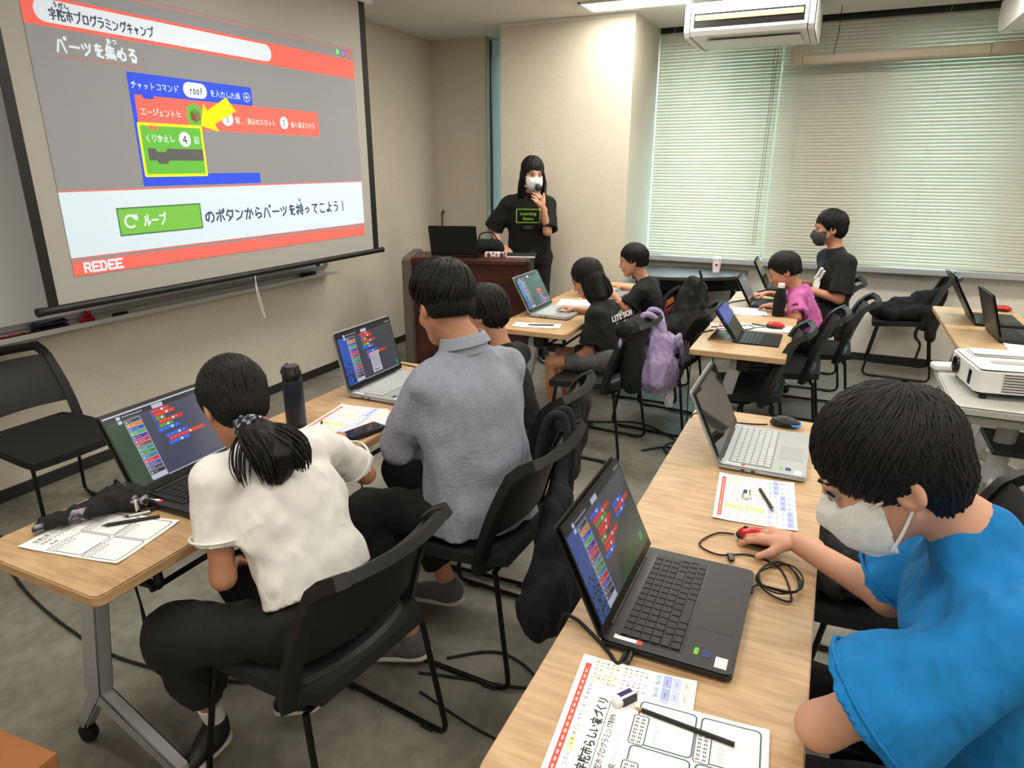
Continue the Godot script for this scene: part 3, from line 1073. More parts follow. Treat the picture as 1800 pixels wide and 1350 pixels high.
func ceiling_lights() -> void:
	var glow := mat("lamp_diffuser", Color(0.95, 0.95, 0.92), 0.5)
	glow.emission_enabled = true
	glow.emission = Color(1.0, 0.965, 0.90)
	glow.emission_energy_multiplier = 3.0
	var spots := [[-1.455, 5.17, 0.71, 0.27, "short recessed ceiling lamp by the pillar next to air conditioner"],
		[-0.85, 4.82, 1.24, 0.27, ""], [0.5, 4.85, 1.24, 0.27, ""], [1.85, 4.85, 1.24, 0.27, ""], [3.2, 4.85, 1.24, 0.27, ""], [-1.7, 4.2, 1.24, 0.27, ""]]
	for d in [2.7, 0.7, -1.4]:
		for x in [-1.7, 0.5, 2.7]:
			spots.append([x, d, 1.24, 0.27, ""])
	for s in spots:
		var seen: bool = s[4] != ""
		var o := thing("ceiling_lamp", s[4] if seen else "recessed ceiling lamp above the desks outside the picture", "lamp", P(s[0], CE, s[1]), 0.0, "recessed ceiling lamps")
		var f := MB.new()
		for q in [[-1, 0], [1, 0], [0, -1], [0, 1]]:
			f.box(Vector3(q[0] * (s[2] * 0.5 + 0.012), -0.006, q[1] * (s[3] * 0.5 + 0.012)), Vector3(0.024 if q[0] else s[2] + 0.048, 0.014, 0.024 if q[1] else s[3] + 0.048), 0.003)
		obj(f, "frame", M["white_plastic"], o)
		var p := MB.new()
		p.box(Vector3(0, -0.004, 0), Vector3(s[2], 0.006, s[3]))
		obj(p, "diffuser", glow, o)
		var l := AreaLight3D.new()
		l.name = "lamp_light"
		l.area_size = Vector2(s[2], s[3])
		l.light_color = Color(1.0, 0.975, 0.925)
		l.light_energy = 1.9 * s[2] / 1.24
		l.area_normalize_energy = true
		l.area_range = 14.0
		l.area_attenuation = 2.0
		l.shadow_enabled = true
		o.add_child(l)
		l.position = Vector3(0, -0.012, 0)
		l.rotation_degrees.x = -90.0

func air_conditioners() -> void:
	var first: Node3D = null
	for x in [-0.675, 1.21]:
		if first:
			again(first, "white ceiling air conditioner at the edge of the picture", P(x, CE - 0.045, 5.03), 0.0)
			continue
		var o := thing("air_conditioner", "white ceiling air conditioner with dark outlet hanging before the blinds", "air conditioner", P(x, CE - 0.045, 5.03), 0.0, "ceiling air conditioners")
		first = o
		# side profile in (d, y): front outlet face, rounded underside towards the window
		var prof := PackedVector2Array([Vector2(0.0, -0.045), Vector2(-0.012, -0.075), Vector2(-0.012, -0.195), Vector2(0.012, -0.222), Vector2(0.55, -0.232), Vector2(0.74, -0.21), Vector2(0.82, -0.13), Vector2(0.82, -0.02), Vector2(0.03, -0.02)])
		var T := Transform3D(Basis(Vector3(0, 0, -1), Vector3(1, 0, 0), Vector3(0, 1, 0)), Vector3.ZERO)
		var b := MB.new()
		b.prism(prof, -0.36, 0.36, 0.0, T)
		obj(b, "body", M["white_plastic"], o)
		for sx in [-1.0, 1.0]:
			var e := MB.new()
			var pr2 := PackedVector2Array()
			for q in prof:
				pr2.append(q * 1.03 + Vector2(-0.008, 0.0))
			e.prism(pr2, minf(sx * 0.36, sx * 0.405), maxf(sx * 0.36, sx * 0.405), 0.006, T)
			obj(e, "end_panel", M["white_plastic"], o)
		var sl := MB.new()
		sl.box(Vector3(0, -0.135, 0.012), Vector3(0.68, 0.085, 0.004))
		obj(sl, "outlet_opening", M["bezel"], o)
		var va := MB.new()
		va.box(Vector3(0, -0.122, 0.02), Vector3(0.66, 0.03, 0.02), 0.004, Basis(Vector3(1, 0, 0), 0.5))
		obj(va, "vane", mat("cream_vane", Color(0.94, 0.88, 0.66), 0.5), o)
		var un := MB.new()
		un.box(Vector3(0.02, -0.236, -0.33), Vector3(0.6, 0.008, 0.42), 0.003, Basis(Vector3(1, 0, 0), 0.018))
		obj(un, "intake_panel", M["white_plastic"], o)
		for q in [-0.25, 0.25]:
			var h := MB.new()
			h.box(Vector3(q, 0.012, -0.4), Vector3(0.04, 0.066, 0.3))
			obj(h, "hanger", M["grey_steel"], o)
	# boxed-in pipe along the window
	var duct := thing("pipe_cover", "beige plastic pipe cover running along the top of the blinds", "pipe cover", P(-0.42, 2.36, 6.08))
	var beige := mat("pipe_beige", Color(0.76, 0.71, 0.64), 0.6)
	var d := MB.new()
	d.box(Vector3(0.64, 0.0, 0.0), Vector3(1.22, 0.07, 0.06), 0.012)
	obj(d, "straight_cover", beige, duct)
	var d2 := MB.new()
	d2.box(Vector3(2.0, 0.006, 0.004), Vector3(1.5, 0.078, 0.068), 0.012)
	obj(d2, "joint_cover", beige, duct)
	var d3 := MB.new()
	d3.box(Vector3(-0.005, 0.03, 0.0), Vector3(0.085, 0.14, 0.07), 0.014)
	obj(d3, "elbow_cover", beige, duct)
	var pull := MB.new()
	pull.tube([P(-0.15, CE, 5.9), P(-0.152, 2.5, 5.9), P(-0.165, 2.36, 5.9)], 0.003, 6)
	tag(obj(pull, "hanging_wire", M["black_rubber"], self), "thin dark cord hanging from the ceiling above pipe cover", "cord")
	var fly := thing("pointer_stick", "thin dark stick leaning on the wall near room corner", "stick", P(-3.5, 0.0, 5.82))
	var f := MB.new()
	f.tube([Vector3(0.03, 0.02, 0.02), Vector3(0, 1.12, -0.06)], 0.007, 7)
	obj(f, "shaft", mat("dark_grey_metal", Color(0.25, 0.24, 0.22), 0.5, 0.3), fly)
	var f2 := MB.new()
	f2.tube(curve([Vector3(0, 1.1, -0.06), Vector3(-0.002, 1.15, -0.063), Vector3(0.015, 1.17, -0.06), Vector3(0.022, 1.15, -0.06)]), 0.006, 7)
	obj(f2, "hook", M["black_rubber"], fly)

func projection_screen() -> void:
	var o := thing("projection_screen", "pull-down projection screen showing a red and grey lesson slide", "projection screen", P(-3.05, 0.9934, 2.97))
	o.scale = Vector3.ONE * 0.892
	var fab := mat("screen_fabric", Color(0.68, 0.67, 0.65), 0.8)
	var s := MB.new()
	s.box(P(-0.004, 0.925, 0.0), Vector3(0.003, 1.84, 2.60))
	obj(s, "fabric", fab, o)
	for e in [[-1.32, 0.05], [1.335, 0.07]]:
		var b := MB.new()
		b.box(P(-0.003, 0.925, e[0]), Vector3(0.004, 1.84, e[1]))
		obj(b, "black_border", M["black_plastic"], o)
	var bar := MB.new()
	bar.tube([P(0, 0, -1.385), P(0, 0, 1.40)], 0.02, 14)
	obj(bar, "bottom_bar", M["black_plastic"], o)
	for e in [-1.392, 1.41]:
		var c := MB.new()
		c.tube([P(0, 0, e - 0.012), P(0, 0, e + 0.012)], 0.022, 14)
		obj(c, "end_cap", M["black_rubber"], o)
	var im := slide_image()
	var m := mat("slide_screen", Color.WHITE, 0.8)
	m.albedo_texture = ImageTexture.create_from_image(im)
	m.emission_enabled = true
	m.emission = Color.BLACK
	m.emission_texture = m.albedo_texture
	m.emission_energy_multiplier = 0.22
	var sl := MB.new()
	sl.quad(P(0.0005, 0.145, -1.19), P(0.0005, 0.145, 1.195), P(0.0005, 1.50, 1.195), P(0.0005, 1.50, -1.19), Vector3(1, 0, 0))
	obj(sl, "projected_slide", m, o)
	var cord := MB.new()
	cord.tube(curve([P(0.012, -0.015, -0.02), P(0.014, -0.06, -0.025), P(0.016, -0.2, 0.0), P(0.012, -0.31, 0.025), P(0.01, -0.2, -0.01), P(0.012, -0.07, -0.03)]), 0.003, 6)
	obj(cord, "pull_cord", M["white_plastic"], o)
	var hs := MB.new()
	hs.box(P(-0.02, 1.862, 0.02), Vector3(0.09, 0.05, 2.9), 0.02)
	obj(hs, "roller_case", M["white_plastic"], o)

func whiteboard() -> void:
	var o := thing("whiteboard", "grey whiteboard with metal tray hanging behind the projection screen", "whiteboard", P(WL, 0.8, 2.2))
	var b := MB.new()
	b.box(P(0.012, 0.68, -0.35), Vector3(0.02, 1.25, 4.6), 0.004)
	obj(b, "board", mat("board_enamel", Color(0.88, 0.89, 0.90), 0.25), o)
	var f := MB.new()
	f.box(P(0.016, 0.045, -0.35), Vector3(0.03, 0.03, 4.66), 0.004)
	f.box(P(0.016, 0.68, 1.975), Vector3(0.03, 1.27, 0.03), 0.004)
	obj(f, "frame", M["aluminium"], o)
	var t := MB.new()
	t.box(P(0.065, 0.0, -0.36), Vector3(0.11, 0.008, 4.72), 0.002)
	t.box(P(0.122, 0.010, -0.36), Vector3(0.008, 0.026, 4.72), 0.003)
	obj(t, "tray", mat("tray_metal", Color(0.80, 0.80, 0.80), 0.45, 0.1), o)
	var q := MB.new()
	q.box(P(0.026, 0.07, 1.88), Vector3(0.004, 0.022, 0.04), 0.001)
	obj(q, "sticker", M["bezel"], o)
	# things on the tray, top at 0.804
	var er := func(called: String, label: String, d: float, s: Vector3, c: String, cat: String) -> void:
		var n := thing(called, label, cat, P(WL + 0.066, 0.8045, d))
		var u := MB.new()
		u.prism(rrect(s.x, s.z, s.x * 0.3), 0.0, s.y * 0.45, 0.002)
		obj(u, "felt", M["charcoal_cloth"], n)
		var v := MB.new()
		v.prism(rrect(s.x * 0.98, s.z * 0.98, s.x * 0.3), s.y * 0.45, s.y, s.y * 0.2)
		obj(v, "grip", M[c], n)
	mat("ink_blue", Color(0.03, 0.035, 0.20), 0.45)
	mat("teal_blue", Color(0.03, 0.12, 0.22), 0.5)
	er.call("board_eraser", "large dark blue board eraser on tray beneath screen corner", 2.02, Vector3(0.065, 0.055, 0.17), "ink_blue", "eraser")
	er.call("board_eraser", "black domed board eraser at far end of whiteboard tray", 3.92, Vector3(0.06, 0.035, 0.14), "black_plastic", "eraser")
	er.call("tray_marker_case", "small blue flat case on whiteboard tray beside red magnets", 2.40, Vector3(0.03, 0.022, 0.09), "teal_blue", "case")
	for q2 in [[2.20, 0.016, 0.0], [2.235, 0.016, 0.5], [2.225, 0.048, 1.2]]:
		var n := thing("knob_magnet", ["pink knob magnet lying at near side of the red magnet pile", "red knob magnet lying at far side of the magnet pile", "red knob magnet on top of the magnet pile"][int(q2[2] * 2) if q2[2] < 1.0 else 2], "magnet", P(WL + 0.06, 0.8045 + q2[1], q2[0]), 0.0, "red magnets on the tray")
		var u := MB.new()
		u.lathe(Vector3.ZERO, [Vector2(0.001, -0.018), Vector2(0.015, -0.016), Vector2(0.011, 0.0), Vector2(0.018, 0.006), Vector2(0.018, 0.018), Vector2(0.001, 0.02)], 16, Basis(Vector3(0, 0, 1), 1.5) * Basis(Vector3(1, 0, 0), q2[2]))
		obj(u, "knob", mat("magnet_red", Color(0.62, 0.05, 0.13), 0.35), n)
	var pens := [["pink", Color(0.75, 0.28, 0.40), 0.0, 0.0], ["red", Color(0.60, 0.08, 0.16), 0.02, 0.03], ["black", Color(0.04, 0.04, 0.05), 0.038, 0.06], ["blue", Color(0.08, 0.08, 0.30), 0.015, -0.05]]
	for e in pens:
		var n := thing("board_marker", "%s whiteboard marker at the near end of the tray" % e[0], "marker", P(WL + 0.045 + e[2], 0.8045 + 0.009, 1.80 + e[3]), 4.0, "markers on the tray")
		var u := MB.new()
		u.tube([Vector3(0, 0, 0.065), Vector3(0, 0, -0.03)], 0.008, 10)
		obj(u, "barrel", M["white_plastic"] if e[0] == "pink" else mat("marker_" + e[0], e[1], 0.4), n)
		var v := MB.new()
		v.tube([Vector3(0, 0, -0.028), Vector3(0, 0, -0.068)], 0.0088, 10)
		obj(v, "cap", mat("marker_" + e[0], e[1], 0.4), n)

# ---------------------------------------------------------------- furniture
func make_chair(label: String, at: Vector3, turn: float) -> Node3D:
	var o := thing("stacking_chair", label, "chair", at, turn, "black stacking chairs")
	# seat pad, front towards -z
	var g: Array = []
	for r in 9:
		var v := r / 8.0
		var row: Array = []
		for c in 9:
			var u := c / 4.0 - 1.0
			var w := 0.222 - 0.012 * v - 0.02 * pow(absf(v - 0.45) * 2.0, 4)
			var y := 0.436 - 0.022 * pow(1.0 - v, 3) - 0.010 * (1.0 - u * u) * sin(PI * v) + 0.012 * v * v
			row.append(Vector3(u * w, y, -0.225 + 0.43 * v + 0.012 * u * u * (1.0 - v)))
		g.append(row)
	var b := MB.new()
	b.sheet(g, 0.034)
	obj(b, "seat", M["seat_fabric"], o)
	# back shell: a curved sheet with a gap above the seat and a hand hole at the top
	var pt := func(u: float, v: float) -> Vector3:
		var w := 0.226 - 0.034 * v * v
		var z := 0.165 + 0.05 * v + 0.075 * v * v - 0.055 * u * u * (1.0 - 0.35 * v)
		if v > 0.86:
			z += (v - 0.86) * 0.30
		return Vector3(u * w, 0.405 + 0.40 * v - maxf(v - 0.9, 0.0) * 0.12, z)
	var part := func(called: String, m: String, u0: float, u1: float, v0: float, v1: float, nu: int, nv: int, th: float) -> void:
		var q: Array = []
		for r in nv + 1:
			var row: Array = []
			for c in nu + 1:
				row.append(pt.call(lerpf(u0, u1, float(c) / nu), lerpf(v0, v1, float(r) / nv)))
			q.append(row)
		var mb := MB.new()
		mb.sheet(q, th)
		obj(mb, called, M[m], o)
	part.call("back_post", "black_plastic", -1.0, -0.84, 0.0, 1.0, 2, 12, 0.032)
	part.call("back_post", "black_plastic", 0.84, 1.0, 0.0, 1.0, 2, 12, 0.032)
	part.call("backrest", "black_plastic", -0.86, 0.86, 0.32, 0.87, 12, 8, 0.014)
	part.call("lower_back", "black_plastic", -0.86, 0.86, -0.02, 0.15, 12, 4, 0.018)
	part.call("top_grip", "black_plastic", -0.9, 0.9, 0.95, 1.0, 12, 2, 0.026)
	for sx in [-1.0, 1.0]:
		var t := MB.new()
		t.tube(bent([Vector3(sx * 0.195, 0.415, -0.17), Vector3(sx * 0.228, 0.012, -0.235), Vector3(sx * 0.228, 0.012, 0.235), Vector3(sx * 0.205, 0.415, 0.175)], 0.05, 5), 0.0085, 8)
		obj(t, "sled_leg", M["black_steel"], o)
		for z in [-0.16, 0.16]:
			var f := MB.new()
			f.box(Vector3(sx * 0.228, 0.007, z), Vector3(0.022, 0.014, 0.05), 0.004)
			obj(f, "glide", M["black_rubber"], o)
	for z in [-0.15, 0.165]:
		var cb := MB.new()
		cb.tube([Vector3(-0.198, 0.408, z), Vector3(0.198, 0.408, z)], 0.008, 8)
		obj(cb, "cross_bar", M["black_steel"], o)
	return o

func make_table(label: String, at: Vector3, length: float) -> Node3D:
	# length along z, sitters on the +x side
	var o := thing("folding_table", label, "table", at, 0.0, "maple folding tables")
	var L := length
	var b := MB.new()
	b.prism(rrect(0.465, L, 0.022), 0.672, 0.70, 0.003)
	obj(b, "table_top", M["desk_wood"], o)
	for s in [-1.0, 1.0]:
		var z: float = s * (L * 0.5 - 0.14)
		var T := Transform3D(Basis(Vector3(1, 0, 0), Vector3(0, 0, 1), Vector3(0, 1, 0)), Vector3(0, 0, z))
		var p := MB.new()
		p.prism(PackedVector2Array([Vector2(-0.030, 0.655), Vector2(0.032, 0.655), Vector2(-0.058, 0.225), Vector2(-0.090, 0.175), Vector2(-0.128, 0.225)]), -0.021, 0.021, 0.005, T)
		obj(p, "leg_post", M["grey_steel"], o)
		for e in [[0.19, 0.30], [-0.195, 0.26]]:
			var f := MB.new()
			if e[0] > 0.0:
				f.prism(PackedVector2Array([Vector2(-0.078, 0.232), Vector2(0.205, 0.082), Vector2(0.205, 0.056), Vector2(0.17, 0.056), Vector2(-0.10, 0.186)]), -0.019, 0.019, 0.005, T)
			else:
				f.prism(PackedVector2Array([Vector2(-0.108, 0.225), Vector2(-0.085, 0.19), Vector2(-0.178, 0.056), Vector2(-0.21, 0.056), Vector2(-0.21, 0.084)]), -0.019, 0.019, 0.005, T)
			obj(f, "foot", M["grey_steel"], o)
			var c := MB.new()
			c.lathe(Vector3(e[0], 0.028, z), [Vector2(0.001, -0.016), Vector2(0.024, -0.016), Vector2(0.028, -0.010), Vector2(0.028, 0.010), Vector2(0.024, 0.016), Vector2(0.001, 0.016)], 16, Basis(Vector3(1, 0, 0), PI / 2))
			c.box(Vector3(e[0], 0.052, z), Vector3(0.04, 0.03, 0.03), 0.006)
			obj(c, "caster", M["black_rubber"], o)
		var k := MB.new()
		k.box(Vector3(0.0, 0.655, z), Vector3(0.36, 0.03, 0.05), 0.006)
		k.box(Vector3(0.03, 0.615, z - s * 0.0), Vector3(0.07, 0.07, 0.06), 0.01)
		obj(k, "bracket", M["black_plastic"], o)
		var h := MB.new()
		h.tube(bent([Vector3(0.15, 0.66, z - s * 0.06), Vector3(0.16, 0.585, z - s * 0.06), Vector3(-0.02, 0.575, z - s * 0.06), Vector3(-0.03, 0.66, z - s * 0.06)], 0.02), 0.012, 8)
		obj(h, "shelf_hanger", M["black_plastic"], o)
	for x in [0.15, 0.06, -0.02]:
		var t := MB.new()
		t.tube([Vector3(x, 0.585, -L * 0.5 + 0.18), Vector3(x, 0.585, L * 0.5 - 0.18)], 0.008, 8)
		obj(t, "shelf_bar", M["black_steel"], o)
	return o

func furniture() -> void:
	var t := make_table("maple folding table where person in white shirt sits", P(-1.583, 0, 1.675), 1.85)
	again(t, "maple folding table with silver laptop beside wooden podium", P(-1.505, 0, 4.34), 0.0)
	again(t, "maple folding table where person in pink shirt sits", P(-0.36, 0, 4.335), 0.0)
	again(t, "large foreground maple table with black laptop and worksheet", P(-0.163, 0, 1.635), 0.0)
	make_table("maple folding table at the picture edge behind white projector", P(0.90, 0, 4.49), 1.5)
	# chairs: 90 degrees faces the screen wall
	var c := make_chair("black chair of the person in white shirt", P(-1.09, 0, 1.135), 83.0)
	for q in [["black chair of the person in grey-blue shirt", -0.965, 1.80, 88.0], ["black chair with a dark jacket over its grip behind person in grey-blue shirt", -1.10, 2.33, 92.0],
		["empty black chair against the wall under the whiteboard", -3.06, 1.67, -90.0], ["empty black chair tucked under the table end nearest the silver laptop", -0.34, 3.74, 90.0],
		["empty black chair with pushed back seat before the person in pink shirt", -0.17, 4.25, 90.0], ["black chair of the person in pink shirt", 0.0, 4.78, 90.0],
		["black chair of the person in grey mask", -0.06, 5.50, 92.0], ["black chair by the window carrying a black jacket", 0.60, 6.06, 86.0],
		["black chair of the person in black shirt and shorts with lilac backpack", -1.13, 3.60, 86.0], ["black chair with black backpack between the two back tables", -0.88, 4.16, 84.0],
		["black chair of the person beside dark desk", -1.07, 4.72, 90.0], ["black chair of the person in blue shirt", 0.36, 1.18, 90.0],
		["black chair with grey jacket beside the person in blue shirt", 0.30, 1.98, 88.0]]:
		again(c, q[0], P(q[1], 0, q[2]), q[3])
	podium()
	dark_desk()
	grey_table()
	# cardboard box in the near corner
	var bx := thing("cardboard_box", "brown cardboard box at the bottom corner of the picture", "box", P(-1.62, 0, 0.36), 4.0)
	var card := mat("cardboard", Color(0.62, 0.40, 0.22), 0.8)
	var b := MB.new()
	b.box(Vector3(0, 0.21, 0), Vector3(0.60, 0.42, 0.44), 0.004)
	obj(b, "body", card, bx)
	for s in [-1.0, 1.0]:
		var f := MB.new()
		f.box(Vector3(0, 0.4225, s * 0.111), Vector3(0.60, 0.005, 0.217), 0.002)
		obj(f, "flap", card, bx)

func podium() -> void:
	var o := thing("lectern", "dark wooden lectern with grey side panels beside the screen", "lectern", P(-2.53, 0, 4.645), 19.0)
	# front towards +z
	var w := MB.new()
	w.box(Vector3(0.02, 0.475, 0.13), Vector3(0.88, 0.83, 0.02), 0.002)
	obj(w, "front_panel", M["podium_wood"], o)
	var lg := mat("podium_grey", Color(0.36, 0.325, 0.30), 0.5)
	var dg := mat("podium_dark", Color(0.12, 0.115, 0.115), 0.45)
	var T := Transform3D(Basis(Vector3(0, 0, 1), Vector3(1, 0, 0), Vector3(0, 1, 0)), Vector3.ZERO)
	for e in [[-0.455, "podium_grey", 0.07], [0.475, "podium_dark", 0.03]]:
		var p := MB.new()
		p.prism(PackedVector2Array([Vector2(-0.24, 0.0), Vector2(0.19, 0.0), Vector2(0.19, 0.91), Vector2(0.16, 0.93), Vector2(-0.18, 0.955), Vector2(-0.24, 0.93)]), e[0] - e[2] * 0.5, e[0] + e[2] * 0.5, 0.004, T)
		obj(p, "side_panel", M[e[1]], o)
	var k := MB.new()
	k.box(Vector3(0.02, 0.03, 0.11), Vector3(0.86, 0.06, 0.03), 0.002)
	obj(k, "plinth", dg, o)
	var t := MB.new()
	t.box(Vector3(0.02, 0.915, -0.03), Vector3(0.90, 0.03, 0.38), 0.004)
	obj(t, "top_board", M["podium_wood"], o)
	var r := MB.new()
	r.box(Vector3(0.02, 0.90, 0.152), Vector3(0.90, 0.035, 0.025), 0.004)
	obj(r, "front_lip", M["podium_wood"], o)
	# things on it, top at 0.93
	var bag := thing("equipment_bag", "small black bag with handle on the lectern behind laptop", "bag", P(-2.45, 0.9305, 4.80), 19.0)
	var bm := MB.new()
	sdf(bm, [cap(Vector3(-0.06, 0.06, 0), Vector3(0.07, 0.06, 0), 0.055, 0.055, 0.02), cap(Vector3(-0.07, 0.03, 0), Vector3(0.08, 0.03, 0), 0.045, 0.045, 0.03), cut(Vector3(0, 0.0, 0), Vector3.DOWN, 0.4)], 0.009, 0.006, 16.0, 4)
	obj(bm, "body", M["black_cloth"], bag)
	var hm := MB.new()
	hm.tube(curve([Vector3(-0.07, 0.11, 0), Vector3(-0.05, 0.155, 0), Vector3(0.03, 0.165, 0), Vector3(0.075, 0.115, 0)]), 0.006, 7)
	obj(hm, "handle", M["black_rubber"], bag)
	var cloth := thing("patterned_pouch", "pink and dark spotted flat pouch at lectern front edge", "pouch", P(-2.29, 0.9305, 4.615), 19.0)
	var im := Image.create(128, 32, false, Image.FORMAT_RGB8)
	im.fill(Color8(225, 190, 200))
	for i in 70:
		rr(im, rng.randf() * 124, rng.randf() * 28, 5 + rng.randf() * 5, 3 + rng.randf() * 4, 2, Color8(70, 50, 62))
	var sp := grained("spotted_cloth", ImageTexture.create_from_image(im), Vector3(4, 4, 4), 0.8, false)
	var pm := MB.new()
	pm.box(Vector3(0, 0.022, 0), Vector3(0.17, 0.042, 0.06), 0.01)
	obj(pm, "pouch_body", sp, cloth)
	var fl := thing("folder", "dark flat folder lying on the lectern beside spotted pouch", "folder", P(-2.16, 0.9305, 4.76), 19.0)
	var fm := MB.new()
	fm.box(Vector3(0, 0.008, 0), Vector3(0.26, 0.016, 0.2), 0.003)
	obj(fm, "cover", M["charcoal_cloth"], fl)
	var fm2 := MB.new()
	fm2.box(Vector3(0.002, 0.008, 0.003), Vector3(0.254, 0.010, 0.2))
	obj(fm2, "sheets", M["paper"], fl)

func dark_desk() -> void:
	var o := thing("corner_desk", "dark brown desk with curved front below the window blinds", "desk", P(-1.08, 0, 5.9))
	var p := PackedVector2Array()
	# outline in x,z (z = -d), relative
	for q in [[-0.40, 0.30], [-0.22, 0.30], [-0.12, 0.33], [0.40, 0.33], [0.46, 0.30], [0.46, 0.02], [0.34, -0.12], [0.16, -0.24], [-0.04, -0.31], [-0.24, -0.34], [-0.40, -0.35]]:
		p.append(Vector2(q[0], -q[1]))
	var b := MB.new()
	b.prism(p, 0.69, 0.72, 0.003)
	obj(b, "desk_top", M["dark_table"], o)
	var a := MB.new()
	var pa := PackedVector2Array()
	for q in p:
		pa.append(q * 0.93)
	a.prism(pa, 0.60, 0.689, 0.0)
	obj(a, "apron", M["bezel"], o)
	for q in [[0.40, 0.26], [0.38, 0.0], [-0.36, -0.28], [-0.36, 0.26]]:
		var l := MB.new()
		l.box(P(q[0], 0.30, q[1]), Vector3(0.035, 0.60, 0.035), 0.004)
		obj(l, "leg", M["bezel"], o)
	var rail := MB.new()
	rail.box(P(0.38, 0.42, 0.13), Vector3(0.025, 0.025, 0.26), 0.003)
	obj(rail, "side_rail", M["bezel"], o)
	var cab := thing("storage_cabinet", "black cabinet with white square label under the dark desk", "cabinet", P(-1.14, 0, 5.86))
	var c := MB.new()
	c.box(Vector3(0, 0.25, 0), Vector3(0.46, 0.50, 0.42), 0.006)
	obj(c, "body", M["bezel"], cab)
	for s in [-1.0, 1.0]:
		var d := MB.new()
		d.box(Vector3(s * 0.114, 0.25, 0.218), Vector3(0.222, 0.46, 0.016), 0.004)
		obj(d, "door", M["laptop_black"], cab)
	var lb := MB.new()
	lb.box(Vector3(0.0, 0.36, 0.2275), Vector3(0.035, 0.035, 0.003))
	obj(lb, "label_plate", M["white_plastic"], cab)
	var tr := thing("printer", "flat black printer on the cabinet beneath the dark desk", "printer", P(-1.14, 0.5, 5.86))
	var t := MB.new()
	t.box(Vector3(0, 0.04, 0.02), Vector3(0.44, 0.078, 0.36), 0.012)
	obj(t, "casing", M["laptop_black"], tr)
	var t2 := MB.new()
	t2.box(Vector3(0, 0.012, 0.23), Vector3(0.32, 0.008, 0.10), 0.002)
	obj(t2, "paper_tray", M["black_plastic"], tr)
	# drink cup
	var cup := thing("drink_cup", "white paper cup with red mark and straw on dark desk", "cup", P(-0.87, 0.7205, 6.02))
	var cm := MB.new()
	cm.lathe(Vector3.ZERO, [Vector2(0.001, 0.0), Vector2(0.029, 0.0), Vector2(0.038, 0.115), Vector2(0.036, 0.115)], 24)
	obj(cm, "cup_body", M["mask_white"], cup)
	var lm := MB.new()
	lm.lathe(Vector3(0, 0.112, 0), [Vector2(0.041, 0.0), Vector2(0.041, 0.008), Vector2(0.034, 0.018), Vector2(0.001, 0.018)], 24)
	obj(lm, "lid", M["white_plastic"], cup)
	var sm := MB.new()
	sm.tube([Vector3(0, 0.1, 0), Vector3(0.004, 0.20, 0.004)], 0.004, 8)
	obj(sm, "straw", M["white_plastic"], cup)
	var mk := MB.new()
	mk.tube([Vector3(0.004, 0.064, 0.0335), Vector3(0.004, 0.064, 0.036)], 0.011, 14)
	obj(mk, "red_mark", M["red_gloss"], cup)

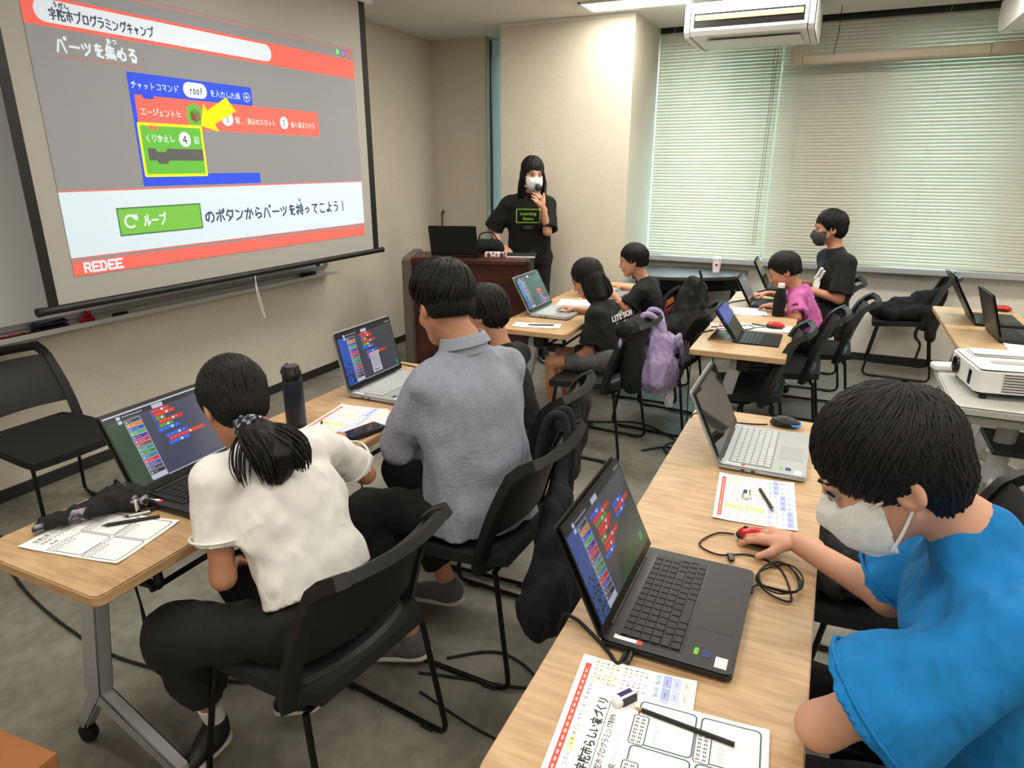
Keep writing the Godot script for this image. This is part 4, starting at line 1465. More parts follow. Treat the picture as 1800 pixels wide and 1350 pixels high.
func grey_table() -> void:
	var o := thing("projector_table", "grey table carrying the white projector behind person in blue shirt", "table", P(0.95, 0, 3.33))
	var b := MB.new()
	b.prism(rrect(0.86, 0.62, 0.03), 0.655, 0.69, 0.006)
	obj(b, "table_top", M["pale_grey"], o)
	var s := MB.new()
	s.box(Vector3(0, 0.63, 0), Vector3(0.74, 0.05, 0.5), 0.004)
	obj(s, "under_frame", M["pale_grey"], o)
	for x in [-0.16, 0.30]:
		var p := MB.new()
		p.tube(bent([Vector3(x, 0.61, 0.02), Vector3(x - 0.02, 0.32, 0.02), Vector3(x - 0.02, 0.28, 0.02)], 0.03), 0.04, 10, true, Vector3(0, 0, 1), 0.7)
		obj(p, "leg_post", M["grey_steel"], o)
		for z in [-0.26, 0.26]:
			var f := MB.new()
			f.tube(bent([Vector3(x - 0.02, 0.30, 0.02), Vector3(x - 0.02, 0.17, z * 0.6), Vector3(x - 0.02, 0.03, z)], 0.05), 0.028, 10, true, Vector3(1, 0, 0), 0.8)
			obj(f, "foot", M["grey_steel"], o)
			var k := MB.new()
			k.lathe(Vector3(x - 0.02, 0.0, z), [Vector2(0.001, 0.0), Vector2(0.026, 0.0), Vector2(0.026, 0.012), Vector2(0.01, 0.02)], 14)
			obj(k, "pad", M["black_rubber"], o)
	var tr := MB.new()
	tr.box(Vector3(0.02, 0.46, 0.0), Vector3(0.5, 0.02, 0.3), 0.004)
	obj(tr, "lower_tray", M["black_plastic"], o)
	# projector, front faces the screen wall
	var pr := thing("projector", "white projector with slatted side on the grey table", "projector", P(0.80, 0.6905, 3.36), 8.0)
	var c := MB.new()
	c.prism(rrect(0.44, 0.36, 0.03), 0.022, 0.125, 0.008)
	obj(c, "casing", M["white_plastic"], pr)
	var lid := MB.new()
	lid.prism(rrect(0.36, 0.12, 0.02), 0.124, 0.136, 0.005, Transform3D(Basis(), Vector3(0.0, 0, -0.10)))
	obj(lid, "lamp_cover", M["white_plastic"], pr)
	var top := MB.new()
	top.prism(rrect(0.14, 0.05, 0.02), 0.1245, 0.128, 0.001, Transform3D(Basis(), Vector3(-0.07, 0, 0.04)))
	obj(top, "focus_slot", M["pale_grey"], pr)
	for i in 7:
		var s2 := MB.new()
		s2.box(Vector3(0.04, 0.040 + i * 0.0115, 0.1805), Vector3(0.34, 0.003, 0.004))
		obj(s2, "vent_slot", M["bezel"], pr)
	var sen := MB.new()
	sen.box(Vector3(-0.2205, 0.07, 0.09), Vector3(0.004, 0.06, 0.03), 0.001)
	obj(sen, "sensor_window", M["bezel"], pr)
	var lens := MB.new()
	lens.lathe(Vector3(-0.219, 0.075, -0.08), [Vector2(0.038, 0.0), Vector2(0.036, 0.012), Vector2(0.028, 0.012), Vector2(0.026, 0.003), Vector2(0.001, 0.003)], 20, Basis(Vector3(0, 0, 1), PI / 2))
	obj(lens, "lens", M["bezel"], pr)
	for q in [[-0.18, 0.15], [0.18, 0.15], [-0.18, -0.15], [0.18, -0.15]]:
		var f := MB.new()
		f.lathe(Vector3(q[0], 0, q[1]), [Vector2(0.001, 0.0), Vector2(0.014, 0.0), Vector2(0.014, 0.01), Vector2(0.007, 0.024)], 12)
		obj(f, "foot", M["black_rubber"], pr)
	var ad := thing("power_adapter", "white power box beside the projector with black cable", "adapter", P(0.55, 0.6905, 3.58), 12.0)
	var am := MB.new()
	am.box(Vector3(0, 0.016, 0), Vector3(0.10, 0.032, 0.07), 0.008)
	obj(am, "casing", M["white_plastic"], ad)
	var ac := MB.new()
	ac.tube(curve([Vector3(0.05, 0.012, 0.0), Vector3(0.10, 0.008, 0.03), Vector3(0.13, 0.03, 0.06)]), 0.004, 6)
	obj(ac, "lead", M["black_rubber"], ad)

# ---------------------------------------------------------------- computers
# user side +z, hinge at -z, lid leans back by tilt degrees
func laptop(label: String, at: Vector3, turn: float, w: float, dp: float, lid: float, tilt: float, look: String, screen: Material, keys := 0, marks := true) -> Node3D:
	var o := thing("laptop", label, "laptop", at, turn, "laptops on the desks")
	var body: Material = M["laptop_" + look]
	var kmat: Material = M["laptop_keys"] if look == "black" else M["silver_keys"]
	var b := MB.new()
	b.prism(rrect(w, dp, 0.014), 0.003, 0.018, 0.003)
	obj(b, "base", body, o)
	for q in [[-1, -1], [1, -1], [-1, 1], [1, 1]]:
		var f := MB.new()
		f.box(Vector3(q[0] * (w * 0.5 - 0.03), 0.0016, q[1] * (dp * 0.5 - 0.025)), Vector3(0.03, 0.0032, 0.01))
		obj(f, "rubber_foot", M["black_rubber"], o)
	# lid
	var L := Node3D.new()
	L.name = "lid"
	var th := 0.007
	var lm := MB.new()
	lm.prism(rrect(w, lid, 0.01), -th, 0.0, 0.0015, Transform3D(Basis(Vector3(1, 0, 0), PI / 2), Vector3(0, lid * 0.5, 0)))
	var ld := obj(lm, "lid", body, o)
	ld.position = Vector3(0, 0.017, -dp * 0.5 + 0.006)
	ld.rotation_degrees.x = -tilt
	L.free()
	var bz := MB.new()
	bz.box(Vector3(0, lid * 0.5 + 0.002, th + 0.0006), Vector3(w - 0.008, lid - 0.012, 0.0012))
	obj(bz, "bezel", M["bezel"], ld)
	var sc := MB.new()
	var sw := w * 0.5 - 0.009
	sc.quad(Vector3(-sw, 0.026, th + 0.0016), Vector3(sw, 0.026, th + 0.0016), Vector3(sw, lid - 0.012, th + 0.0016), Vector3(-sw, lid - 0.012, th + 0.0016), Vector3(0, 0, 1))
	obj(sc, "display", screen, ld)
	var hg := MB.new()
	hg.tube([Vector3(-w * 0.36, 0.016, -dp * 0.5 + 0.007), Vector3(w * 0.36, 0.016, -dp * 0.5 + 0.007)], 0.006, 8)
	obj(hg, "hinge", M["bezel"], o)
	# keyboard well, keys and touch pad
	var kw := w * 0.84
	var kd := dp * 0.47
	var kz := -dp * 0.5 + dp * 0.13 + kd * 0.5
	var well := MB.new()
	well.box(Vector3(0, 0.0182, kz), Vector3(kw + 0.008, 0.0008, kd + 0.008))
	obj(well, "keyboard_well", M["bezel"] if look == "black" else mat("well_grey", Color(0.55, 0.57, 0.58), 0.5), o)
	var rows := 6
	var cols := 15 if keys > 0 else 12
	var px := kw / cols
	var pz := kd / rows
	if keys > 0:
		var cache := {}
		for r in rows:
			var c := 0.0
			while c < cols - 0.01:
				var wd := 1.0
				if r == 5 and c >= 4.0 and c < 5.0:
					wd = 4.0
				elif r == 3 and c >= 11.0 and c < 12.0:
					wd = 1.6
				elif r == 4 and c < 1.0:
					wd = 1.8
				wd = minf(wd, cols - c)
				var key := "%.2f" % wd
				if not cache.has(key):
					var km := MB.new()
					km.box(Vector3.ZERO, Vector3(px * wd - 0.0028, 0.0026, pz * (0.78 if false else 1.0) - 0.0028), 0.0008)
					cache[key] = to_mesh(km)
				put(cache[key], "key", kmat, o, Vector3(-kw * 0.5 + (c + wd * 0.5) * px, 0.0196, kz - kd * 0.5 + (r + 0.5) * pz))
				c += wd
	else:
		var km := MB.new()
		for r in rows:
			for c in cols:
				km.box(Vector3(-kw * 0.5 + (c + 0.5) * px, 0.0194, kz - kd * 0.5 + (r + 0.5) * pz), Vector3(px - 0.003, 0.002, pz - 0.003))
		var ko := obj(km, "keyboard", kmat, o)
		ko.set_meta("kind", "stuff")
	var pad := MB.new()
	pad.box(Vector3(-w * 0.04, 0.0181, dp * 0.5 - dp * 0.19), Vector3(w * 0.30, 0.0006, dp * 0.28), 0.0002)
	obj(pad, "touch_pad", mat("pad_dark", Color(0.055, 0.056, 0.06), 0.35) if look == "black" else mat("pad_silver", Color(0.64, 0.655, 0.665), 0.4), o)
	if marks:
		var st := func(x: float, z: float, sx: float, sz: float, m: Material, called: String) -> void:
			var s := MB.new()
			s.box(Vector3(x, 0.0184, z), Vector3(sx, 0.0004, sz))
			obj(s, called, m, o)
		st.call(-w * 0.5 + 0.022, -dp * 0.5 + 0.046, 0.012, 0.045, M["mask_white"], "name_sticker")
		st.call(-w * 0.5 + 0.02, -dp * 0.5 + 0.074, 0.012, 0.010, mat("sticker_orange", Color(0.85, 0.25, 0.12), 0.6), "orange_sticker")
		st.call(-w * 0.5 + 0.045, dp * 0.5 - 0.072, 0.020, 0.008, mat("sticker_green", Color(0.45, 0.72, 0.20), 0.5), "green_sticker")
		st.call(-w * 0.5 + 0.045, dp * 0.5 - 0.052, 0.022, 0.016, mat("sticker_blue", Color(0.05, 0.12, 0.40), 0.4), "blue_sticker")
		st.call(-w * 0.5 + 0.03, dp * 0.5 - 0.024, 0.03, 0.022, M["mask_white"], "white_sticker")
	var pt := MB.new()
	for q in [0.3, 0.42]:
		pt.box(Vector3(-w * 0.5 - 0.0002, 0.010, -dp * 0.5 + dp * q), Vector3(0.001, 0.005, 0.012))
	obj(pt, "port", M["bezel"], o)
	return o

func mouse(label: String, at: Vector3, turn: float, top: Material, under: Material) -> Node3D:   # buttons towards -z
	var o := thing("computer_mouse", label, "mouse", at, turn, "computer mice")
	var b := MB.new()
	sdf(b, [ell(Vector3(0, 0.011, 0), Vector3(0.029, 0.014, 0.05), Basis(), 0.0), cut(Vector3(0, 0.0005, 0), Vector3.DOWN, 0.2), cut(Vector3(0, 0.0205, 0), Vector3.UP, 0.2)], 0.003)
	obj(b, "underside", under, o)
	var u := MB.new()
	sdf(u, [ell(Vector3(0, 0.012, 0.004), Vector3(0.030, 0.027, 0.053), Basis(), 0.0), cut(Vector3(0, 0.015, 0.0), Vector3(0, -1, -0.12), 0.2)], 0.003)
	obj(u, "shell", top, o)
	var w := MB.new()
	w.lathe(Vector3(0, 0.028, -0.026), [Vector2(0.001, -0.003), Vector2(0.009, -0.003), Vector2(0.009, 0.003), Vector2(0.001, 0.003)], 12, Basis(Vector3(0, 0, 1), PI / 2))
	obj(w, "wheel", M["black_rubber"], o)
	return o

func devices() -> void:
	var T := 0.7005
	var dark := mat("screen_off", Color(0.03, 0.034, 0.032), 0.04)
	dark.metallic_specular = 1.0
	laptop("large black laptop in the foreground running coloured block code", P(-0.185, T, 1.256), 90.0, 0.375, 0.25, 0.245, 25.0, "black", shining("screen_code_b", code_screen(4), 0.6), 1)
	laptop("silver laptop with dark screen on the foreground table", P(-0.105, T, 2.195), 90.0, 0.38, 0.255, 0.245, 25.0, "silver", dark, 1)
	laptop("black laptop in front of the person in white shirt", P(-1.535, T, 1.27), 91.0, 0.375, 0.25, 0.25, 26.0, "black", shining("screen_code_a", code_screen(0), 0.8))
	laptop("silver laptop in front of the person in grey-blue shirt", P(-1.575, T, 2.255), 90.0, 0.38, 0.25, 0.25, 14.0, "silver", shining("screen_code_c", code_screen(1), 0.75))
	laptop("silver laptop in front of the person in black shirt and shorts", P(-1.515, T, 3.955), 90.0, 0.37, 0.255, 0.25, 28.0, "silver", shining("screen_code_d", code_screen(2), 0.8), 0, false)
	laptop("silver laptop of the person beside dark desk", P(-1.41, T, 4.70), 90.0, 0.36, 0.24, 0.24, 26.0, "silver", mat("screen_teal", Color(0.10, 0.20, 0.19), 0.2), 0, false)
	laptop("black laptop under the hands of the person in pink shirt", P(-0.335, T, 4.80), 90.0, 0.29, 0.22, 0.20, 30.0, "black", shining("screen_grey", grey_screen(), 0.5), 0, false)
	laptop("dark laptop open on the back of the right table", P(0.945, T, 4.83), 90.0, 0.36, 0.25, 0.30, 30.0, "black", dark, 0, false)
	laptop("second dark laptop at the right table nearer the projector", P(0.985, T, 4.40), 92.0, 0.34, 0.24, 0.245, 18.0, "black", dark, 0, false)
	laptop("grey laptop on the lap of the person in grey mask", P(-0.29, 0.706, 5.48), 92.0, 0.34, 0.235, 0.225, 28.0, "black", dark, 0, false)
	laptop("dark grey laptop on the lectern", P(-2.62, 0.931, 4.62), 199.0, 0.36, 0.25, 0.24, 22.0, "black", dark, 0, false)
	# tablet with keyboard cover and kick stand
	var o := thing("tablet_computer", "black tablet with stand and keyboard showing blue sky on screen", "tablet", P(-0.285, T, 3.785), 90.0)
	var kb := MB.new()
	kb.prism(rrect(0.295, 0.215, 0.008), 0.0, 0.006, 0.001)
	obj(kb, "keyboard_cover", M["charcoal_cloth"], o)
	var ks := MB.new()
	for r in 5:
		for c in 12:
			ks.box(Vector3(-0.135 + c * 0.0245, 0.0068, -0.08 + r * 0.021), Vector3(0.021, 0.0016, 0.0175))
	obj(ks, "keys", M["laptop_keys"], o).set_meta("kind", "stuff")
	var tb := MB.new()
	tb.prism(rrect(0.295, 0.205, 0.008), -0.009, 0.0, 0.001, Transform3D(Basis(Vector3(1, 0, 0), PI / 2), Vector3(0, 0.1025, 0)))
	var slab_ := obj(tb, "tablet_body", M["bezel"], o)
	slab_.position = Vector3(0, 0.006, -0.105)
	slab_.rotation_degrees.x = -36.0
	var sc := MB.new()
	sc.quad(Vector3(-0.137, 0.012, 0.0095), Vector3(0.137, 0.012, 0.0095), Vector3(0.137, 0.195, 0.0095), Vector3(-0.137, 0.195, 0.0095), Vector3(0, 0, 1))
	obj(sc, "display", shining("screen_tablet", code_screen(3), 0.75), slab_)
	var st := MB.new()
	st.box(Vector3(0, 0.058, -0.216), Vector3(0.29, 0.135, 0.003), 0.001, Basis(Vector3(1, 0, 0), 0.62))
	obj(st, "kick_stand", M["pale_grey"], o)
	# mice
	mouse("red mouse under the hand of the person in blue shirt", P(-0.075, T, 1.60), 78.0, M["red_gloss"], M["black_plastic"])
	var bm := mouse("black mouse with blue light beside silver laptop", P(-0.07, T, 2.475), 84.0, M["laptop_black"], M["bezel"])
	var led := MB.new()
	led.tube(curve([Vector3(-0.0305, 0.017, 0.03), Vector3(-0.026, 0.017, 0.048), Vector3(0.0, 0.018, 0.0575), Vector3(0.026, 0.017, 0.048)]), 0.002, 6)
	var lg := mat("mouse_led_light", Color(0.1, 0.4, 0.9), 0.3)
	lg.emission_enabled = true
	lg.emission = Color(0.15, 0.5, 1.0)
	lg.emission_energy_multiplier = 1.5
	obj(led, "led_strip", lg, bm)
	mouse("red mouse on the paper beside black bottle", P(-0.235, T + 0.001, 4.09), 92.0, M["red_gloss"], M["black_plastic"])
	mouse("red mouse on the right table behind dark laptop", P(1.05, T, 5.22), 84.0, M["red_gloss"], M["black_plastic"])

func grey_screen() -> Image:
	var im := Image.create(320, 200, false, Image.FORMAT_RGB8)
	im.fill(Color8(150, 152, 158))
	im.fill_rect(Rect2i(0, 0, 320, 20), Color8(90, 96, 110))
	for i in 8:
		im.fill_rect(Rect2i(20, 34 + i * 19, 120 + (i * 53) % 140, 9), Color8(110, 114, 124))
	return im

# ---------------------------------------------------------------- papers, pens, bottles
func sheet_of_paper(label: String, cx: float, cd: float, lx: float, ld: float, turn: float, lift: float, m: Material, group := "paper sheets") -> void:
	# the print reads with its top towards -x (seen from the sitter): local +x is the reading direction
	var o := MB.new()
	var g: Array = []
	for r in 7:
		var row: Array = []
		for c in 9:
			var u := c / 8.0 - 0.5
			var v := r / 6.0 - 0.5
			row.append(Vector3(u * ld, 0.0012 + 0.0009 * sin(u * 7.0 + cx * 9.0) * cos(v * 5.0) + 0.004 * pow(absf(u * v) * 4.0, 3), v * lx))
		g.append(row)
	o.sheet(g, 0.0004)
	var e := put(to_mesh(o), "paper_sheet", m, self, P(cx, 0.7005 + lift, cd))
	e.rotation_degrees.y = 90.0 + turn
	tag(e, label, "paper", group)

func pen(label: String, called: String, a: Vector3, b: Vector3, r: float, m: Material, tip: Material, cat := "pen") -> Node3D:
	var o := thing(called, label, cat, a, 0.0)
	var d := b - a
	var n := d.normalized()
	var s := MB.new()
	s.tube([n * 0.014, d], r, 6 if cat == "pencil" else 10)
	obj(s, "barrel", m, o)
	var t := MB.new()
	t.tube([Vector3.ZERO, n * 0.004, n * 0.0145], [0.0006, 0.0012, r * 0.95], 8)
	obj(t, "tip", tip, o)
	return o

func papers_and_small_things() -> void:
	var T := 0.7005
	var chart := printed("chart_print", chart_image())
	var work := printed("worksheet_print", worksheet_image(true))
	var work2 := printed("worksheet_plain_print", worksheet_image(false))
	sheet_of_paper("coloured letter chart under the foreground worksheet", -0.21, 0.893, 0.212, 0.297, 5.0, 0.0, chart)
	sheet_of_paper("worksheet with large title and rounded boxes in the foreground", -0.128, 0.870, 0.297, 0.21, 4.0, 0.0022, work)
	sheet_of_paper("coloured letter chart between the two foreground laptops", -0.10, 1.835, 0.212, 0.292, 5.0, 0.0, chart)
	sheet_of_paper("worksheet under the black pouch on the left table", -1.595, 0.935, 0.297, 0.21, 10.5, 0.0, work2)
	sheet_of_paper("coloured letter chart beside the smartphone", -1.545, 1.86, 0.205, 0.275, 8.0, 0.0, chart)
	sheet_of_paper("white sheet under the edge of smartphone", -1.43, 1.90, 0.09, 0.20, 10.0, 0.0022, M["paper"])
	sheet_of_paper("folded worksheet in front of silver laptop on podium-side table", -1.505, 3.57, 0.28, 0.115, 12.0, 0.0, work2)
	sheet_of_paper("open worksheet before the person in black shirt and shorts", -1.50, 4.32, 0.30, 0.21, 10.0, 0.0, work2)
	sheet_of_paper("letter chart under the black bottle", -0.43, 4.51, 0.22, 0.24, 10.0, 0.0, chart)
	sheet_of_paper("white worksheet under the red mouse at back table", -0.275, 4.07, 0.28, 0.17, 3.0, 0.0, work2)
	sheet_of_paper("red edged chart at the aisle side of back table", -0.53, 3.985, 0.10, 0.17, 8.0, 0.0011, chart)
	sheet_of_paper("white sheet on the right table by the projector", 1.0, 4.13, 0.22, 0.21, 0.0, 0.0, work2)
	sheet_of_paper("second white sheet at the right table edge", 0.93, 3.86, 0.22, 0.20, 8.0, 0.0, work2)
	# foreground pencil and eraser
	var wood := mat("pencil_wood", Color(0.75, 0.58, 0.38), 0.7)
	pen("dark green pencil lying across the foreground worksheet", "pencil", P(-0.205, T + 0.0078, 0.937), P(-0.036, T + 0.0078, 0.928), 0.0042, mat("pencil_green", Color(0.03, 0.06, 0.035), 0.35), wood, "pencil")
	var er := func(label: String, x: float, d: float, turn: float, k: float, lift: float) -> void:
		var o := thing("eraser", label, "eraser", P(x, T + lift, d), turn)
		var b := MB.new()
		b.box(Vector3(0, 0.007 * k, 0), Vector3(0.046, 0.013, 0.019) * k, 0.003 * k)
		obj(b, "rubber", M["mask_white"], o)
		var s := MB.new()
		s.box(Vector3(0.006 * k, 0.007 * k, 0), Vector3(0.030, 0.0145, 0.0205) * k, 0.002 * k)
		obj(s, "sleeve", mat("eraser_blue", Color(0.06, 0.10, 0.42), 0.5), o)
		var s2 := MB.new()
		s2.box(Vector3(0.0065 * k, 0.007 * k, 0.004 * k), Vector3(0.0305, 0.0148, 0.0065) * k, 0.0005)
		obj(s2, "white_stripe", M["mask_white"], o)
		var s3 := MB.new()
		s3.box(Vector3(0.0066 * k, 0.007 * k, 0.0085 * k), Vector3(0.0306, 0.0149, 0.0042) * k, 0.0005)
		obj(s3, "black_stripe", M["bezel"], o)
	er.call("white eraser in blue and black sleeve beside the foreground pencil", -0.225, 0.945, 55.0, 1.0, 0.0048)
	er.call("small white eraser on the chart between foreground laptops", -0.125, 1.845, 96.0, 0.9, 0.0026)
	pen("black pen lying on the chart between foreground laptops", "ballpoint_pen", P(-0.045, T + 0.0064, 1.775), P(-0.094, T + 0.0064, 1.90), 0.0045, M["black_plastic"], M["aluminium"])
	# girl's table
	pen("black pen on the worksheet by the black pouch", "ballpoint_pen", P(-1.625, T + 0.0066, 0.955), P(-1.53, T + 0.0066, 1.055), 0.0048, M["black_plastic"], M["bezel"])
	pen("clear short pen behind the black pen on left table", "ballpoint_pen", P(-1.615, T + 0.0066, 1.01), P(-1.575, T + 0.0066, 1.062), 0.0045, M["aluminium"], M["bezel"])
	pouch()
	# navy flask
	var b := thing("drink_flask", "navy blue flask with black lid standing on the left table", "flask", P(-1.67, T, 1.735))
	var m := MB.new()
	m.lathe(Vector3.ZERO, [Vector2(0.001, 0.0), Vector2(0.034, 0.0), Vector2(0.0355, 0.004), Vector2(0.0355, 0.165), Vector2(0.032, 0.178), Vector2(0.001, 0.178)], 28)
	obj(m, "body", mat("flask_navy", Color(0.05, 0.085, 0.17), 0.4), b)
	var l := MB.new()
	l.lathe(Vector3(0, 0.176, 0), [Vector2(0.001, 0.0), Vector2(0.033, 0.0), Vector2(0.034, 0.004), Vector2(0.034, 0.028), Vector2(0.029, 0.034), Vector2(0.029, 0.046), Vector2(0.026, 0.051), Vector2(0.001, 0.051)], 28)
	obj(l, "lid", M["bezel"], b)
	var h := MB.new()
	h.tube(curve([Vector3(-0.03, 0.20, 0.018), Vector3(-0.036, 0.215, 0.0), Vector3(-0.03, 0.225, -0.018)]), 0.005, 7)
	obj(h, "latch", M["black_plastic"], b)
	# smartphone
	var p := thing("smartphone", "black smartphone lying at the table edge before person in grey-blue shirt", "phone", P(-1.404, T + 0.003, 1.775), 76.0)
	var c := MB.new()
	c.prism(rrect(0.155, 0.074, 0.010), 0.0, 0.0115, 0.002)
	obj(c, "case", mat("phone_case", Color(0.04, 0.055, 0.085), 0.5), p)
	var sc := MB.new()
	sc.prism(rrect(0.149, 0.068, 0.008), 0.0115, 0.0125, 0.0002)
	obj(sc, "glass", mat("phone_glass", Color(0.01, 0.01, 0.011), 0.05), p)
	# bottle on the back table
	var q := thing("drink_bottle", "black bottle with white cap standing before the person in pink shirt", "bottle", P(-0.245, T, 4.455))
	var qm := MB.new()
	qm.lathe(Vector3.ZERO, [Vector2(0.001, 0.0), Vector2(0.034, 0.0), Vector2(0.037, 0.005), Vector2(0.037, 0.10), Vector2(0.034, 0.135), Vector2(0.021, 0.172), Vector2(0.018, 0.18), Vector2(0.001, 0.18)], 28)
	obj(qm, "body", M["black_cloth"], q)
	var qc := MB.new()
	qc.lathe(Vector3(0, 0.178, 0), [Vector2(0.001, 0.0), Vector2(0.019, 0.0), Vector2(0.0195, 0.002), Vector2(0.0195, 0.024), Vector2(0.017, 0.027), Vector2(0.001, 0.027)], 24)
	obj(qc, "cap", M["white_plastic"], q)
	# pens at the back tables
	pen("dark pen on the folded worksheet at podium-side table", "ballpoint_pen", P(-1.56, T + 0.0066, 3.545), P(-1.41, T + 0.0066, 3.60), 0.004, M["bezel"], M["aluminium"])
	pen("black pen lying by red mouse on back table", "ballpoint_pen", P(-0.375, T + 0.0066, 4.13), P(-0.275, T + 0.0066, 4.10), 0.004, M["bezel"], M["aluminium"])
	pen("red pen on the red edged chart", "ballpoint_pen", P(-0.57, T + 0.0075, 3.93), P(-0.49, T + 0.0075, 4.02), 0.004, M["red_gloss"], M["bezel"])
	pen("pencil in the hand of the person in white shirt", "pencil", P(-1.525, T + 0.005, 1.685), P(-1.445, 0.795, 1.615), 0.0038, M["bezel"], wood, "pencil")

func pouch() -> void:
	var T := 0.7005
	var o := thing("pencil_pouch", "black pencil pouch with white print lying on the worksheet", "pouch", P(-1.715, T + 0.004, 0.985), 0.0)
	var im := Image.create(256, 128, false, Image.FORMAT_RGB8)
	im.fill(Color8(16, 15, 20))
	var w := Color8(214, 206, 226)
	for k in 7:
		var x := 14.0 + k * 36
		var y := 20.0 + (k * 29) % 70
		poly(im, [Vector2(x, y), Vector2(x + 16, y - 10), Vector2(x + 24, y + 6), Vector2(x + 8, y + 12)], w)
		seg(im, Vector2(x + 4, y + 26), Vector2(x + 26, y + 22), 5, w)
		seg(im, Vector2(x + 18, y + 8), Vector2(x + 10, y + 34), 4, w)
	var m := grained("pouch_print", ImageTexture.create_from_image(im), Vector3(3.2, 5.0, 3.2), 0.85, false)
	var b := MB.new()
	var a := Vector3(0.06, 0.032, -0.075)
	var c := Vector3(-0.02, 0.018, 0.09)
	sdf(b, [cap(a, c, 0.042, 0.020, 0.02, Vector3.UP, 0.75), cap(a + Vector3(0.03, 0.0, 0.0), a + Vector3(-0.03, 0.002, 0.02), 0.034, 0.036, 0.02, Vector3.UP, 0.8), cap(c, c + Vector3(-0.012, -0.008, 0.035), 0.020, 0.010, 0.01), cut(Vector3.ZERO, Vector3.DOWN, 0.4)], 0.005, 0.012, 28.0, 7)
	obj(b, "fabric", m, o)
	var s := MB.new()
	s.tube(curve([a + Vector3(0.02, 0.0, -0.03), a + Vector3(0.06, -0.022, -0.05), a + Vector3(0.10, -0.028, -0.05), a + Vector3(0.15, -0.029, -0.04)]), 0.0035, 6)
	s.tube(curve([a + Vector3(0.01, 0.01, -0.03), a + Vector3(0.07, -0.02, -0.06), a + Vector3(0.13, -0.029, -0.055)]), 0.0035, 6)
	obj(s, "draw_cord", M["black_rubber"], o)
	var t := MB.new()
	t.box(a + Vector3(0.052, -0.006, 0.012), Vector3(0.004, 0.032, 0.026), 0.001, Basis(Vector3(0, 1, 0), 0.6))
	obj(t, "fabric_label", M["paper"], o)

